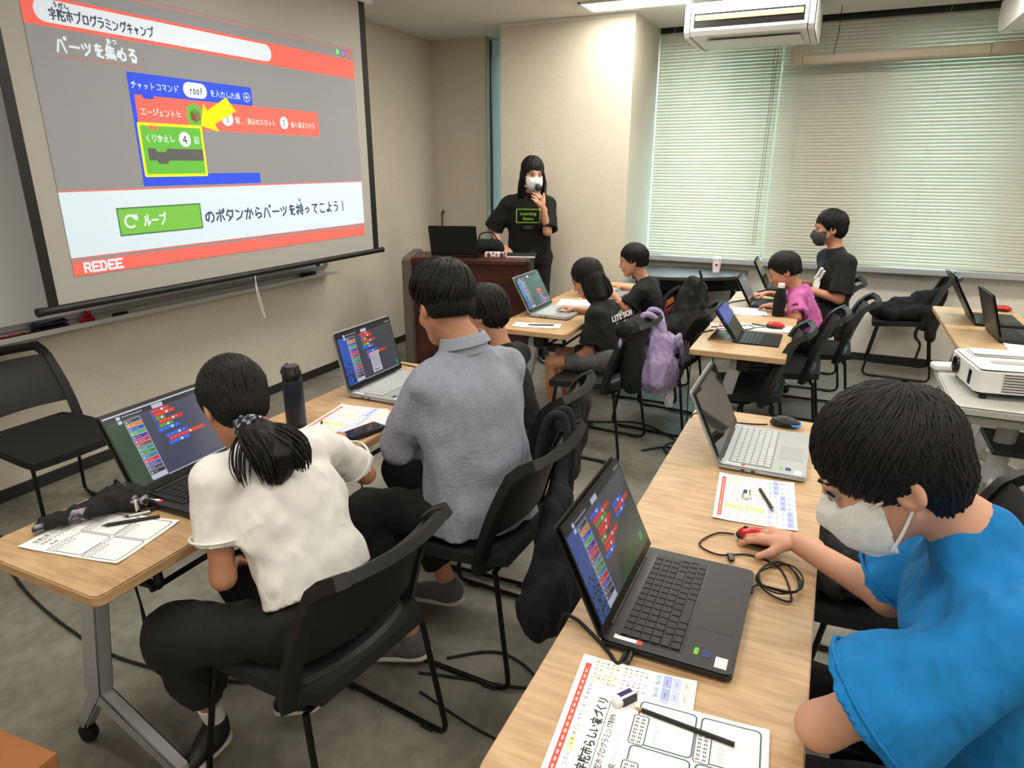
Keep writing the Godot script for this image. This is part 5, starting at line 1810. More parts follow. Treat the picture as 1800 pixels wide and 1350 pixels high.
# ---------------------------------------------------------------- bags, jackets, cables
func bags_and_cables() -> void:
	# navy bag hanging on the grip of the man's chair
	var o := thing("shoulder_bag", "navy blue bag hanging from chair of person in grey-blue shirt back", "bag", P(-0.62, 0, 1.66))
	var b := MB.new()
	var q := o.position
	sdf(b, [cap(P(-0.68, 0.74, 1.84), P(-0.66, 0.60, 1.76), 0.03, 0.05, 0.05, Vector3(1, 0, 0), 0.6), cap(P(-0.655, 0.58, 1.72), P(-0.64, 0.37, 1.66), 0.075, 0.135, 0.06, Vector3(1, 0, 0), 0.55), cap(P(-0.64, 0.36, 1.60), P(-0.63, 0.33, 1.76), 0.10, 0.10, 0.06, Vector3(1, 0, 0), 0.62)], 0.009, 0.03, 9.0, 3)
	obj(b, "bag_body", M["navy_cloth"], o, q)
	for e in [0.0, 0.05]:
		var s := MB.new()
		s.tube(curve([P(-0.66, 0.60, 1.80 + e), P(-0.675, 0.76, 1.86 + e), P(-0.70, 0.835, 1.89 + e), P(-0.75, 0.82, 1.88 + e), P(-0.77, 0.70, 1.84 + e)]), 0.014, 8, true, Vector3(0, 0, 1), 1.0)
		obj(s, "strap", M["navy_cloth"], o, q)
	# dark jacket on the hidden child's chair
	var j := thing("jacket", "dark jacket with striped edge draped over chair behind person in grey-blue shirt", "jacket", P(-0.88, 0, 2.36))
	q = j.position
	b = MB.new()
	sdf(b, [cap(P(-0.86, 0.69, 2.20), P(-0.86, 0.69, 2.50), 0.035, 0.035, 0.03), cap(P(-0.84, 0.66, 2.2), P(-0.84, 0.48, 2.22), 0.035, 0.05, 0.05, Vector3(1, 0, 0), 0.6), cap(P(-0.84, 0.66, 2.36), P(-0.84, 0.44, 2.36), 0.05, 0.06, 0.05, Vector3(1, 0, 0), 0.6), cap(P(-0.84, 0.66, 2.48), P(-0.84, 0.50, 2.46), 0.035, 0.05, 0.05, Vector3(1, 0, 0), 0.6)], 0.009, 0.025, 10.0, 5)
	obj(b, "cloth", M["charcoal_cloth"], j, q)
	# black pack and lilac backpack on the chair of the girl in black
	var pk := thing("black_backpack", "black backpack with drop shaped mark on chair behind person in grey shorts", "backpack", P(-0.95, 0, 3.52))
	q = pk.position
	b = MB.new()
	sdf(b, [cap(P(-0.93, 0.76, 3.42), P(-0.90, 0.76, 3.62), 0.055, 0.055, 0.04), cap(P(-0.91, 0.68, 3.50), P(-0.90, 0.50, 3.52), 0.11, 0.12, 0.05, Vector3(1, 0, 0), 0.55)], 0.01, 0.012, 12.0, 9)
	obj(b, "body", M["black_cloth"], pk, q)
	b = MB.new()
	b.ball(P(-0.945, 0.695, 3.385), Vector3(0.012, 0.028, 0.016))
	b.tube(curve([P(-0.945, 0.715, 3.385), P(-0.94, 0.75, 3.40), P(-0.93, 0.78, 3.42)]), [0.008, 0.008, 0.007, 0.007, 0.006, 0.006, 0.005, 0.005, 0.004, 0.004, 0.003, 0.003, 0.003], 6)
	obj(b, "drop_mark", M["lilac_cloth"], pk, q)
	var li := thing("lilac_backpack", "lilac backpack with bow hanging on chair of person in grey shorts", "backpack", P(-0.80, 0, 3.66))
	q = li.position
	b = MB.new()
	sdf(b, [cap(P(-0.82, 0.70, 3.70), P(-0.80, 0.52, 3.62), 0.075, 0.125, 0.05, Vector3(1, 0, 0), 0.75), cap(P(-0.79, 0.50, 3.56), P(-0.77, 0.46, 3.74), 0.10, 0.10, 0.05, Vector3(1, 0, 0), 0.8), cap(P(-0.80, 0.66, 3.66), P(-0.76, 0.60, 3.86), 0.05, 0.05, 0.04)], 0.009, 0.022, 13.0, 2)
	obj(b, "body", M["lilac_cloth"], li, q)
	b = MB.new()
	sdf(b, [cap(P(-0.755, 0.645, 3.72), P(-0.73, 0.64, 3.88), 0.022, 0.03, 0.02, Vector3(1, 0, 0), 0.5), cap(P(-0.735, 0.635, 3.88), P(-0.71, 0.56, 4.0), 0.02, 0.055, 0.02, Vector3(1, 0, 0), 0.25), cap(P(-0.735, 0.63, 3.88), P(-0.71, 0.50, 3.92), 0.02, 0.045, 0.02, Vector3(1, 0, 0), 0.3), cap(P(-0.75, 0.64, 3.76), P(-0.74, 0.60, 3.66), 0.02, 0.03, 0.02, Vector3(1, 0, 0), 0.5)], 0.008, 0.008, 15.0, 3)
	obj(b, "bow", M["lilac_cloth"], li, q)
	for e in [[3.60, 3.66], [3.74, 3.74]]:
		b = MB.new()
		b.tube(curve([P(-0.80, 0.72, e[1]), P(-0.83, 0.80, e[0] + 0.03), P(-0.88, 0.815, e[0]), P(-0.90, 0.75, e[0])]), 0.017, 8, true, Vector3(1, 0, 0), 1.0)
		obj(b, "strap", M["lilac_cloth"], li, q)
	b = MB.new()
	b.tube(curve([P(-0.705, 0.63, 3.70), P(-0.67, 0.55, 3.66), P(-0.665, 0.48, 3.62)]), 0.006, 6)
	b.tube(curve([P(-0.675, 0.52, 3.80), P(-0.675, 0.46, 3.74), P(-0.69, 0.43, 3.68)]), 0.006, 6)
	obj(b, "zip", M["navy_cloth"], li, q)
	b = MB.new()
	b.tube([P(-0.74, 0.40, 3.74), P(-0.738, 0.335, 3.745)], 0.002, 5)
	obj(b, "charm_cord", M["bezel"], li, q)
	b = MB.new()
	sdf(b, [ell(P(-0.738, 0.29, 3.745), Vector3(0.028, 0.04, 0.028), Basis(), 0.01), ell(P(-0.738, 0.325, 3.745), Vector3(0.02, 0.02, 0.02), Basis(), 0.01)], 0.006, 0.012, 40.0, 8)
	obj(b, "charm", M["mask_white"], li, q)
	# black backpack on the chair between the tables
	var bb := thing("black_backpack", "large black backpack resting on a chair before the dark desk", "backpack", P(-0.72, 0, 4.42))
	q = bb.position
	b = MB.new()
	sdf(b, [cap(P(-0.80, 0.62, 4.42), P(-0.78, 0.84, 4.46), 0.12, 0.07, 0.05), cap(P(-0.86, 0.56, 4.34), P(-0.70, 0.56, 4.5), 0.10, 0.10, 0.05), cap(P(-0.74, 0.60, 4.36), P(-0.72, 0.72, 4.40), 0.07, 0.05, 0.04)], 0.011, 0.02, 12.0, 6)
	obj(b, "body", M["charcoal_cloth"], bb, q)
	b = MB.new()
	b.tube(curve([P(-0.74, 0.80, 4.38), P(-0.72, 0.90, 4.40), P(-0.74, 0.955, 4.42)]), [0.012, 0.011, 0.011, 0.011, 0.010, 0.010, 0.010, 0.009, 0.009, 0.008, 0.008, 0.008, 0.008], 7)
	b.tube(curve([P(-0.86, 0.84, 4.44), P(-0.93, 0.78, 4.38), P(-0.94, 0.66, 4.34), P(-0.90, 0.56, 4.3)]), 0.014, 7)
	obj(b, "strap", M["black_cloth"], bb, q)
	# jacket on the chair by the window
	var wj := thing("jacket", "black jacket lying over the seat of the window chair", "jacket", P(0.58, 0, 6.04))
	q = wj.position
	b = MB.new()
	sdf(b, [cap(P(0.40, 0.51, 6.00), P(0.74, 0.56, 6.02), 0.065, 0.10, 0.07), cap(P(0.50, 0.50, 5.92), P(0.72, 0.52, 5.94), 0.05, 0.07, 0.05), cap(P(0.70, 0.60, 6.02), P(0.80, 0.66, 6.04), 0.08, 0.05, 0.05), cap(P(0.76, 0.54, 5.85), P(0.76, 0.36, 5.82), 0.05, 0.035, 0.04), cut(P(0.5, 0.452, 6.02), Vector3.DOWN, 0.21)], 0.012, 0.03, 8.0, 11)
	obj(b, "cloth", M["black_cloth"], wj, q)
	b = MB.new()
	b.tube(curve([P(0.68, 0.44, 5.84), P(0.67, 0.36, 5.82), P(0.71, 0.30, 5.81), P(0.70, 0.2, 5.81), P(0.695, 0.12, 5.81)]), [0.010, 0.010, 0.012, 0.012, 0.014, 0.014, 0.012, 0.012, 0.011, 0.010, 0.010, 0.010, 0.009, 0.009, 0.009, 0.009, 0.009, 0.009, 0.009, 0.009, 0.009, 0.009, 0.009, 0.009, 0.009], 7)
	obj(b, "belt", M["black_cloth"], wj, q)
	# grey jacket beside the teenager
	var gj := thing("jacket", "dark grey jacket on the seat beside the person in blue shirt", "jacket", P(0.22, 0, 1.96))
	q = gj.position
	b = MB.new()
	sdf(b, [cap(P(0.12, 0.52, 1.86), P(0.30, 0.54, 2.10), 0.075, 0.09, 0.05), cap(P(0.22, 0.57, 1.84), P(0.44, 0.62, 1.98), 0.07, 0.08, 0.05), cap(P(0.12, 0.50, 2.04), P(0.34, 0.52, 1.88), 0.06, 0.07, 0.05), cap(P(0.10, 0.50, 1.90), P(0.06, 0.38, 1.88), 0.05, 0.05, 0.04), cut(P(0.32, 0.452, 1.96), Vector3.DOWN, 0.24)], 0.011, 0.045, 9.0, 12)
	obj(b, "cloth", mat("dark_grey_cloth", Color(0.17, 0.17, 0.175), 0.9), gj, q)
	cables()

func wire(label: String, pts: Array, r := 0.0032, m := "black_rubber", called := "cable") -> Node3D:
	var b := MB.new()
	b.tube(curve(pts, 7), r, 6)
	var o := obj(b, called, M[m], self)
	tag(o, label, "cable", "cables")
	return o

func cables() -> void:
	var T := 0.7035
	# mouse lead with loops
	var p: Array = [P(-0.128, T, 1.615), P(-0.17, T, 1.60), P(-0.20, T, 1.53), P(-0.15, T, 1.50), P(-0.08, T, 1.53), P(-0.01, T, 1.50)]
	for i in 30:
		var a := 0.9 + i * 0.66
		p.append(P(-0.005 + cos(a) * (0.044 + 0.010 * sin(i * 0.7)), T + 0.0007 * i, 1.445 - sin(a) * (0.062 + 0.012 * cos(i * 0.9))))
	p.append_array([P(-0.05, T + 0.006, 1.40), P(-0.0575, 0.711, 1.36)])
	wire("looped black mouse cable beside the foreground laptop", p, 0.0022)
	var k := MB.new()
	k.box(P(-0.12, T + 0.004, 1.495), Vector3(0.014, 0.008, 0.03), 0.002, Basis(Vector3(0, 1, 0), 0.3))
	tag(obj(k, "usb_plug", M["bezel"], self), "small black plug clip on the mouse cable", "plug")
	# laptop chargers
	wire("black charger cable curling under the foreground laptop", [P(-0.255, 0.709, 1.066), P(-0.262, T, 1.035), P(-0.29, T, 1.06), P(-0.34, T, 1.10), P(-0.385, T + 0.002, 1.125), P(-0.41, 0.69, 1.12), P(-0.42, 0.5, 1.12), P(-0.44, 0.2, 1.15), P(-0.50, 0.006, 1.22), P(-0.62, 0.006, 1.36), P(-0.80, 0.006, 1.40), P(-1.0, 0.006, 1.45)], 0.004)
	var g := MB.new()
	g.tube([P(-0.245, 0.709, 1.066), P(-0.245, 0.709, 1.038)], 0.006, 8)
	tag(obj(g, "charger_plug", M["bezel"], self), "black charger plug at the side of the foreground laptop", "plug")
	wire("black charger cable behind laptop of person in white shirt", [P(-1.58, 0.709, 1.084), P(-1.60, T, 1.05), P(-1.66, T, 1.08), P(-1.73, T, 1.12), P(-1.80, T, 1.14), P(-1.83, 0.68, 1.14), P(-1.84, 0.3, 1.15), P(-1.80, 0.006, 1.2), P(-1.70, 0.006, 1.5)], 0.004)
	wire("thin black cable on the far side of silver laptop nearest the flask", [P(-1.60, T, 2.455), P(-1.62, T, 2.50), P(-1.56, T + 0.01, 2.55), P(-1.50, T, 2.50), P(-1.55, T, 2.48), P(-1.64, T, 2.53), P(-1.80, T, 2.56)], 0.0025)
	wire("black cable hanging below the table by the flask", [P(-1.36, 0.64, 1.66), P(-1.35, 0.52, 1.68), P(-1.37, 0.40, 1.66), P(-1.34, 0.24, 1.68), P(-1.36, 0.10, 1.66), P(-1.42, 0.006, 1.70)], 0.0028)
	wire("thin cable hanging below the table by the smartphone", [P(-1.35, 0.64, 1.93), P(-1.34, 0.5, 1.95), P(-1.36, 0.38, 1.96), P(-1.35, 0.25, 1.95)], 0.0025)
	wire("black cable on the floor left of the near table leg", [P(-3.3, 0.006, 1.45), P(-2.7, 0.006, 1.25), P(-2.2, 0.006, 1.16), P(-1.9, 0.006, 1.16), P(-1.55, 0.006, 1.24), P(-1.3, 0.006, 1.4)], 0.006)
	wire("thin black cable hanging at the near table end", [P(-1.45, 0.66, 0.90), P(-1.47, 0.55, 0.92), P(-1.45, 0.47, 0.91), P(-1.43, 0.49, 0.94), P(-1.42, 0.42, 0.95)], 0.003)
	wire("black floor cable looping behind chair of person in white shirt", [P(-1.0, 0.006, 1.62), P(-0.85, 0.006, 1.72), P(-0.68, 0.006, 1.66), P(-0.56, 0.006, 1.52), P(-0.46, 0.006, 1.48), P(-0.40, 0.006, 1.56)], 0.005)
	wire("second floor cable behind chair of person in white shirt", [P(-1.05, 0.006, 1.52), P(-0.90, 0.006, 1.56), P(-0.72, 0.006, 1.60), P(-0.60, 0.006, 1.66), P(-0.45, 0.006, 1.64)], 0.005)
	wire("black floor cable beyond chair of person in grey-blue shirt", [P(-0.85, 0.006, 2.9), P(-0.60, 0.006, 2.72), P(-0.42, 0.006, 2.60), P(-0.30, 0.006, 2.50)], 0.007)
	wire("second black floor cable beyond chair of person in grey-blue shirt", [P(-0.95, 0.006, 2.62), P(-0.75, 0.006, 2.48), P(-0.55, 0.006, 2.40), P(-0.35, 0.006, 2.44)], 0.007)
	wire("white floor cable near the table edge", [P(-0.62, 0.006, 2.22), P(-0.50, 0.006, 2.25), P(-0.38, 0.006, 2.34), P(-0.25, 0.006, 2.4)], 0.005, "white_plastic")
	wire("black floor cable passing under person in grey shorts", [P(-1.75, 0.006, 3.86), P(-1.5, 0.006, 3.9), P(-1.25, 0.006, 3.95), P(-1.0, 0.006, 4.05), P(-0.8, 0.006, 3.95), P(-0.66, 0.006, 3.8)], 0.005)
	wire("black tangle of cable by the power strip", [P(-0.85, 0.006, 3.62), P(-0.72, 0.012, 3.72), P(-0.62, 0.006, 3.64), P(-0.58, 0.012, 3.75), P(-0.68, 0.018, 3.80), P(-0.74, 0.012, 3.70), P(-0.62, 0.006, 3.56), P(-0.5, 0.006, 3.5), P(-0.40, 0.006, 3.42)], 0.006)
	wire("white power strip lead on the floor", [P(-0.60, 0.012, 3.62), P(-0.585, 0.006, 3.52), P(-0.52, 0.006, 3.46), P(-0.43, 0.006, 3.42)], 0.006, "white_plastic")
	wire("black cable at the aisle edge of table of person in pink shirt", [P(-0.40, T, 3.99), P(-0.50, T, 3.94), P(-0.56, T, 3.86), P(-0.595, T, 3.78), P(-0.62, 0.66, 3.74), P(-0.63, 0.4, 3.72), P(-0.60, 0.006, 3.68)], 0.0035)
	wire("tangled mouse cable behind the tablet", [P(-0.285, T, 4.085), P(-0.33, T, 4.05), P(-0.37, T, 3.97), P(-0.42, T + 0.003, 4.02), P(-0.38, T, 4.10), P(-0.34, T + 0.004, 4.02), P(-0.41, T, 3.96), P(-0.45, T, 4.0)], 0.0022)
	wire("cable at the far end of table of person in pink shirt", [P(-0.46, T, 4.92), P(-0.52, T, 4.86), P(-0.58, T, 4.72), P(-0.62, 0.66, 4.62), P(-0.63, 0.3, 4.6)], 0.004)
	wire("black mouse cable behind the silver laptop", [P(-0.125, T, 2.46), P(-0.18, T, 2.44), P(-0.25, T, 2.43), P(-0.34, T, 2.45), P(-0.395, 0.69, 2.42), P(-0.42, 0.4, 2.38)], 0.0026)
	wire("mouse cable behind the dark laptop on right table", [P(1.0, T, 5.2), P(0.97, T + 0.01, 5.17), P(0.95, T + 0.02, 5.2), P(0.99, T + 0.01, 5.12), P(1.0, T, 5.08)], 0.0025)
	# power strips and adapters
	for q in [["black power adapter by the power strip on the floor", "power_adapter", -0.52, 3.70, 20.0, "bezel", Vector3(0.12, 0.032, 0.05)], ["white power strip on the floor between the back tables", "power_strip", -0.60, 3.68, 80.0, "pale_grey", Vector3(0.16, 0.03, 0.045)], ["small black adapter on the floor under person in grey shorts", "power_adapter", -1.32, 3.88, 10.0, "bezel", Vector3(0.11, 0.03, 0.05)],
		["black power adapter standing behind the projector", "power_adapter", 0.50, 4.0, 0.0, "bezel", Vector3(0.08, 0.05, 0.06)]]:
		var o := thing(q[1], q[0], "adapter", P(q[2], 0, q[3]), q[4])
		var b := MB.new()
		b.box(Vector3(0, q[6].y * 0.5, 0), q[6], 0.006)
		obj(b, "casing", M[q[5]], o)
		var c := MB.new()
		c.tube([Vector3(q[6].x * 0.5, 0.012, 0), Vector3(q[6].x * 0.5 + 0.03, 0.010, 0)], 0.006, 7)
		obj(c, "strain_relief", M["black_rubber"], o)

# ---------------------------------------------------------------- people
func head_basis(f: Vector3, u: Vector3) -> Basis:
	var z := -f.normalized()
	var y := (u - z * u.dot(z)).normalized()
	return Basis(y.cross(z), y, z)

# hand prims: d along the fingers, b out of the back of the hand, th towards the thumb
func hand(w: Vector3, d: Vector3, b: Vector3, th: Vector3, k: float, curl: Array, thumb := Vector3(0.6, 0.7, -0.35)) -> Array:
	var out: Array = []
	d = d.normalized()
	b = (b - d * b.dot(d)).normalized()
	th = (th - d * th.dot(d) - b * th.dot(b)).normalized()
	out.append(cap(w - d * 0.035 * k, w + d * 0.02 * k, 0.026 * k, 0.024 * k, 0.012 * k, b, 0.72))
	out.append(cap(w + d * 0.03 * k + th * 0.014 * k, w + d * 0.078 * k + th * 0.022 * k, 0.018 * k, 0.016 * k, 0.018 * k, b, 0.8))
	out.append(cap(w + d * 0.03 * k - th * 0.012 * k, w + d * 0.072 * k - th * 0.024 * k, 0.018 * k, 0.015 * k, 0.018 * k, b, 0.8))
	var ln := [0.068, 0.076, 0.070, 0.054]
	var of := [0.030, 0.0105, -0.0105, -0.029]
	for i in 4:
		var p: Vector3 = w + (d * (0.082 - 0.004 * absf(i - 1.2)) + th * of[i]) * k
		var a := 0.12
		var dd := d.rotated(b, 0.0)
		var cu: float = curl[i]
		for s in 3:
			a = cu * [0.8, 1.1, 0.8][s]
			dd = (dd * cos(a) - b.slide(dd).normalized() * sin(a)).normalized()
			var l: float = ln[i] * [0.45, 0.3, 0.25][s] * k
			var r0: float = (0.0088 - 0.0010 * s) * k
			out.append(cap(p, p + dd * l, r0, r0 - 0.0008 * k, 0.004 * k))
			p += dd * l
	var tp := w + (d * 0.022 + th * 0.024) * k
	var td := (d * thumb.x + th * thumb.y + b * thumb.z).normalized()
	out.append(cap(tp, tp + td * 0.038 * k, 0.0135 * k, 0.011 * k, 0.012 * k))
	var td2 := (td + d * 0.45).normalized()
	out.append(cap(tp + td * 0.038 * k, tp + td * 0.038 * k + td2 * 0.03 * k, 0.0105 * k, 0.008 * k, 0.004 * k))
	return out

# locks of hair combed from the crown: n, crown direction, reach in front, at the sides, behind
func locks(mb: MB, c: Vector3, B: Basis, s: float, n: int, crown: Vector3, tf: float, ts: float, tb: float, wd: float, lift: float, sd: int, swirl := 0.25) -> void:
	var r := RandomNumberGenerator.new()
	r.seed = sd
	var w := crown.normalized()
	var ef := Vector3(0, 0, -1)
	ef = (ef - w * ef.dot(w)).normalized()
	var es := ef.cross(w)
	var rad := Vector3(0.087, 0.098, 0.104)
	var cen := Vector3(0, 0.034, 0.015)
	for i in n:
		var a0 := TAU * (i + r.randf()) / n
		var f := cos(a0)
		var te := (lerpf(ts, tf, f * f) if f > 0.0 else lerpf(ts, tb, f * f)) * (0.80 + 0.28 * r.randf())
		var t0 := (0.05 + 1.1 * pow(r.randf(), 1.4)) * minf(1.0, te / 1.8)
		var lf := lift * (0.3 + r.randf())
		var sw := swirl * (0.6 + 0.8 * r.randf()) + (r.randf() - 0.5) * 0.25
		var p: Array = []
		var q: Array = []
		for k in 6:
			var u := k / 5.0
			var th := lerpf(t0, te, u)
			var a := a0 + sw * (th - 0.5) * 0.5
			var d := w * cos(th) + (ef * cos(a) + es * sin(a)) * sin(th)
			p.append(c + B * ((cen + d * rad * (1.0 + lf * (0.3 + 1.5 * u * (1.0 - u)))) * s))
			q.append(wd * s * [0.35, 0.9, 1.0, 0.9, 0.6, 0.08][k] * (0.7 + 0.5 * r.randf()))
		var nd: Vector3 = (p[3] - (c + B * (cen * s))).normalized()
		mb.tube(p, q, 6, false, nd, 0.5)

# short hair lying down the back and sides of the head
func nape_locks(mb: MB, c: Vector3, B: Basis, s: float, n: int, low: float, wd: float, sd: int) -> void:
	var r := RandomNumberGenerator.new()
	r.seed = sd
	var c1 := Vector3(0, 0.036, 0.016)
	var r1 := Vector3(0.085, 0.096, 0.102)
	var c2 := Vector3(0, -0.012, 0.048)
	var r2 := Vector3(0.070, 0.075, 0.060)
	for i in n:
		var a := (r.randf() - 0.5) * 3.7
		var y0 := 0.085 - 0.09 * r.randf()
		var y1 := low - 0.012 + 0.03 * r.randf() + 0.02 * pow(absf(a) / 1.85, 2)
		var p: Array = []
		var q: Array = []
		for k in 5:
			var y := lerpf(y0, y1, k / 4.0)
			var aa := a + 0.06 * sin(k + i)
			var rad := 0.03
			for m in 22:
				var t := Vector3(sin(aa) * rad, y, 0.03 + cos(aa) * rad)
				if ((t - c1) / r1).length() > 1.0 and ((t - c2) / r2).length() > 1.0:
					break
				rad += 0.004
			rad += 0.0005 + 0.0035 * r.randf() + (0.002 if k == 4 else 0.0)
			p.append(c + B * (Vector3(sin(aa) * rad, y, 0.03 + cos(aa) * rad) * s))
			q.append(wd * s * [0.5, 1.0, 1.0, 0.8, 0.15][k])
		mb.tube(p, q, 5, false)

func hang(mb: MB, pts: Array, w: float, sp: float, n: int, sd: int) -> void:   # loose strands along a path
	var r := RandomNumberGenerator.new()
	r.seed = sd
	for i in n:
		var p: Array = []
		var q: Array = []
		var o := Vector3(r.randf() - 0.5, (r.randf() - 0.5) * 0.6, r.randf() - 0.5) * 2.0 * sp
		for k in pts.size():
			var u := float(k) / (pts.size() - 1)
			p.append(pts[k] + o * (0.35 + 0.75 * sin(PI * minf(1.0, 0.08 + u * 0.8))) + Vector3(r.randf() - 0.5, r.randf() - 0.5, r.randf() - 0.5) * sp * 0.16)
		p = curve(p, 3)
		for k in p.size():
			q.append(w * (0.5 + 0.5 * sin(PI * minf(1.0, float(k) / p.size() * 1.25))) * (1.0 - 0.9 * pow(float(k) / p.size(), 6)))
		mb.tube(p, q, 5, false)

func person(o: Dictionary) -> Node3D:
	var t := thing("person", o.label, "person", o.base, 0.0, "people in the room")
	var org: Vector3 = o.base
	var g: float = o.g
	var J: Dictionary = o.j
	var cell: float = o.cell
	var neck: Vector3 = J.neck
	var pel: Vector3 = J.pel
	var up := (neck - pel).normalized()
	var side: Vector3 = (J.shR - J.shL).normalized()
	var fw := up.cross(side).normalized()
	var skin: Material = M[o.get("skin", "skin")]
	# ---- body
	var body := MB.new()
	var hc: Vector3 = o.head[0]
	var hs: float = o.head[3]
	var HB := head_basis(o.head[1], o.head[2])
	var H := func(x: float, y: float, z: float) -> Vector3: return hc + HB * (Vector3(x, y, z) * hs)
	var tor: Array = [cap(pel, pel.lerp(neck, 0.6), 0.095 * g, 0.10 * g, 0.04, fw, 0.7), cap(J.shL, J.shR, 0.045 * g, 0.045 * g, 0.05), cap(pel.lerp(neck, 0.7), neck, 0.07 * g, 0.048 * g, 0.04), cap(neck, H.call(0, -0.05, 0.022), 0.05 * g, 0.05 * hs, 0.03),
		cap(J.hipL, J.hipR, 0.08 * g, 0.08 * g, 0.04)]
	for e in ["L", "R"]:
		tor.append(cap(J["sh" + e], J["el" + e], 0.042 * g, 0.036 * g, 0.02))
		tor.append(cap(J["el" + e], J["wr" + e], 0.036 * g, 0.0255 * g, 0.015))
		tor.append(cap(J["hip" + e], J["kn" + e], 0.066 * g, 0.048 * g, 0.03))
		tor.append(cap(J["kn" + e], J["kn" + e].lerp(J["an" + e], 0.35), 0.047 * g, 0.047 * g, 0.02))
		tor.append(cap(J["kn" + e].lerp(J["an" + e], 0.35), J["an" + e], 0.047 * g, 0.031 * g, 0.02))
	sdf(body, tor, cell)
	var hp: Array = [cap(neck.lerp(H.call(0, -0.05, 0.022), 0.35), H.call(0, -0.05, 0.022), 0.05 * g, 0.05 * hs, 0.02)]
	var el := func(x: float, y: float, z: float, a: float, b: float, c: float, k: float) -> Array: return ell(H.call(x, y, z), Vector3(a, b, c) * hs, HB, k * hs)
	hp.append(el.call(0, 0.032, 0.012, 0.074, 0.088, 0.094, 0.02))
	hp.append(el.call(0, -0.032, -0.030, 0.059, 0.078, 0.062, 0.03))
	hp.append(cap(H.call(-0.012, -0.096, -0.062), H.call(0.012, -0.096, -0.062), 0.02 * hs, 0.02 * hs, 0.025 * hs))
	for x in [-1.0, 1.0]:
		hp.append(cap(H.call(x * 0.050, -0.05, 0.0), H.call(x * 0.018, -0.094, -0.055), 0.019 * hs, 0.018 * hs, 0.03 * hs))
		hp.append(el.call(x * 0.036, -0.034, -0.068, 0.022, 0.02, 0.019, 0.02))
		hp.append(neg(el.call(x * 0.031, 0.003, -0.100, 0.017, 0.011, 0.012, 0.010)))
		hp.append(cap(H.call(x * 0.010, -0.041, -0.097), H.call(x * 0.011, -0.040, -0.095), 0.0085 * hs, 0.008 * hs, 0.008 * hs))
		hp.append(el.call(x * 0.077, -0.014, 0.014, 0.010, 0.031, 0.019, 0.008))
		hp.append(el.call(x * 0.083, -0.008, 0.024, 0.006, 0.030, 0.010, 0.006))
		hp.append(neg(el.call(x * 0.087, -0.012, 0.010, 0.006, 0.017, 0.008, 0.006)))
	hp.append(cap(H.call(-0.034, 0.022, -0.083), H.call(0.034, 0.022, -0.083), 0.010 * hs, 0.010 * hs, 0.02 * hs))
	hp.append(cap(H.call(0, 0.002, -0.090), H.call(0, -0.036, -0.107), 0.008 * hs, 0.012 * hs, 0.014 * hs))
	hp.append(cap(H.call(-0.015, -0.066, -0.090), H.call(0.015, -0.066, -0.090), 0.008 * hs, 0.008 * hs, 0.008 * hs))
	hp.append(neg(cap(H.call(-0.018, -0.067, -0.100), H.call(0.018, -0.067, -0.100), 0.0022 * hs, 0.0022 * hs, 0.003 * hs)))
	sdf(body, hp, o.get("hcell", cell * 0.5))
	for e in ["L", "R"]:
		var hd: Array = o.get("hand" + e, [])
		if hd.size() > 0:
			sdf(body, hand(J["wr" + e], hd[0], hd[1], hd[2], hd[4] if hd.size() > 4 else g, hd[3]), o.get("fcell", cell * 0.5))
		else:
			var dv: Vector3 = (J["wr" + e] - J["el" + e]).normalized()
			sdf(body, hand(J["wr" + e], dv, Vector3.UP, side * (1.0 if e == "L" else -1.0), g, [0.35, 0.4, 0.42, 0.45]), cell * 0.62)
	obj(body, "body", skin, t, org)
	# ---- face
	for x in [-1.0, 1.0]:
		var ey := MB.new()
		ey.ball(H.call(x * 0.031, 0.002, -0.0825), Vector3(0.0115, 0.0105, 0.0115) * hs, HB, 14)
		var eo := obj(ey, "eye", M["eye_white"], t, org)
		var ir := MB.new()
		ir.ball(H.call(x * 0.031, -0.001, -0.0895), Vector3(0.0062, 0.0062, 0.005) * hs, HB, 12)
		obj(ir, "iris", M["eye_dark"], eo, org)
		var lid := MB.new()
		lid.tube([H.call(x * 0.018, 0.006, -0.090), H.call(x * 0.026, 0.0105, -0.0925), H.call(x * 0.036, 0.0105, -0.0905), H.call(x * 0.045, 0.005, -0.083)], 0.0022 * hs, 6)
		obj(lid, "eyelid", M["eye_dark"], eo, org)
		var br := MB.new()
		br.tube([H.call(x * 0.014, 0.024, -0.0945), H.call(x * 0.028, 0.030, -0.0935), H.call(x * 0.046, 0.026, -0.082)], [0.0028 * hs, 0.0036 * hs, 0.0018 * hs], 6)
		obj(br, "eyebrow", M[o.get("hair", "hair_black")], t, org)
	if not o.has("mask"):
		var lp := MB.new()
		lp.tube([H.call(-0.019, -0.0665, -0.0935), H.call(-0.008, -0.0645, -0.0985), H.call(0.008, -0.0645, -0.0985), H.call(0.019, -0.0665, -0.0935)], [0.0015 * hs, 0.0042 * hs, 0.0042 * hs, 0.0015 * hs], 7)
		obj(lp, "lips", M["lips"], t, org)
	else:
		var mk := MB.new()
		var mp: Array = [el.call(0, -0.052, -0.040, 0.068, 0.082, 0.082, 0.0), cut(H.call(0, -0.012, -0.06), HB * Vector3(0, 1, -0.25), 0.3 * hs), cut(H.call(0, -0.04, -0.028), HB * Vector3(0, -0.18, 1), 0.3 * hs), cut(H.call(0, -0.118, -0.05), HB * Vector3(0, -1, 0.2), 0.3 * hs),
			cap(H.call(0, -0.012, -0.098), H.call(0, -0.045, -0.118), 0.012 * hs, 0.012 * hs, 0.02 * hs)]
		sdf(mk, mp, o.get("hcell", cell * 0.5), 0.004, 30.0, 5)
		var mo := obj(mk, "face_mask", M[o.mask], t, org)
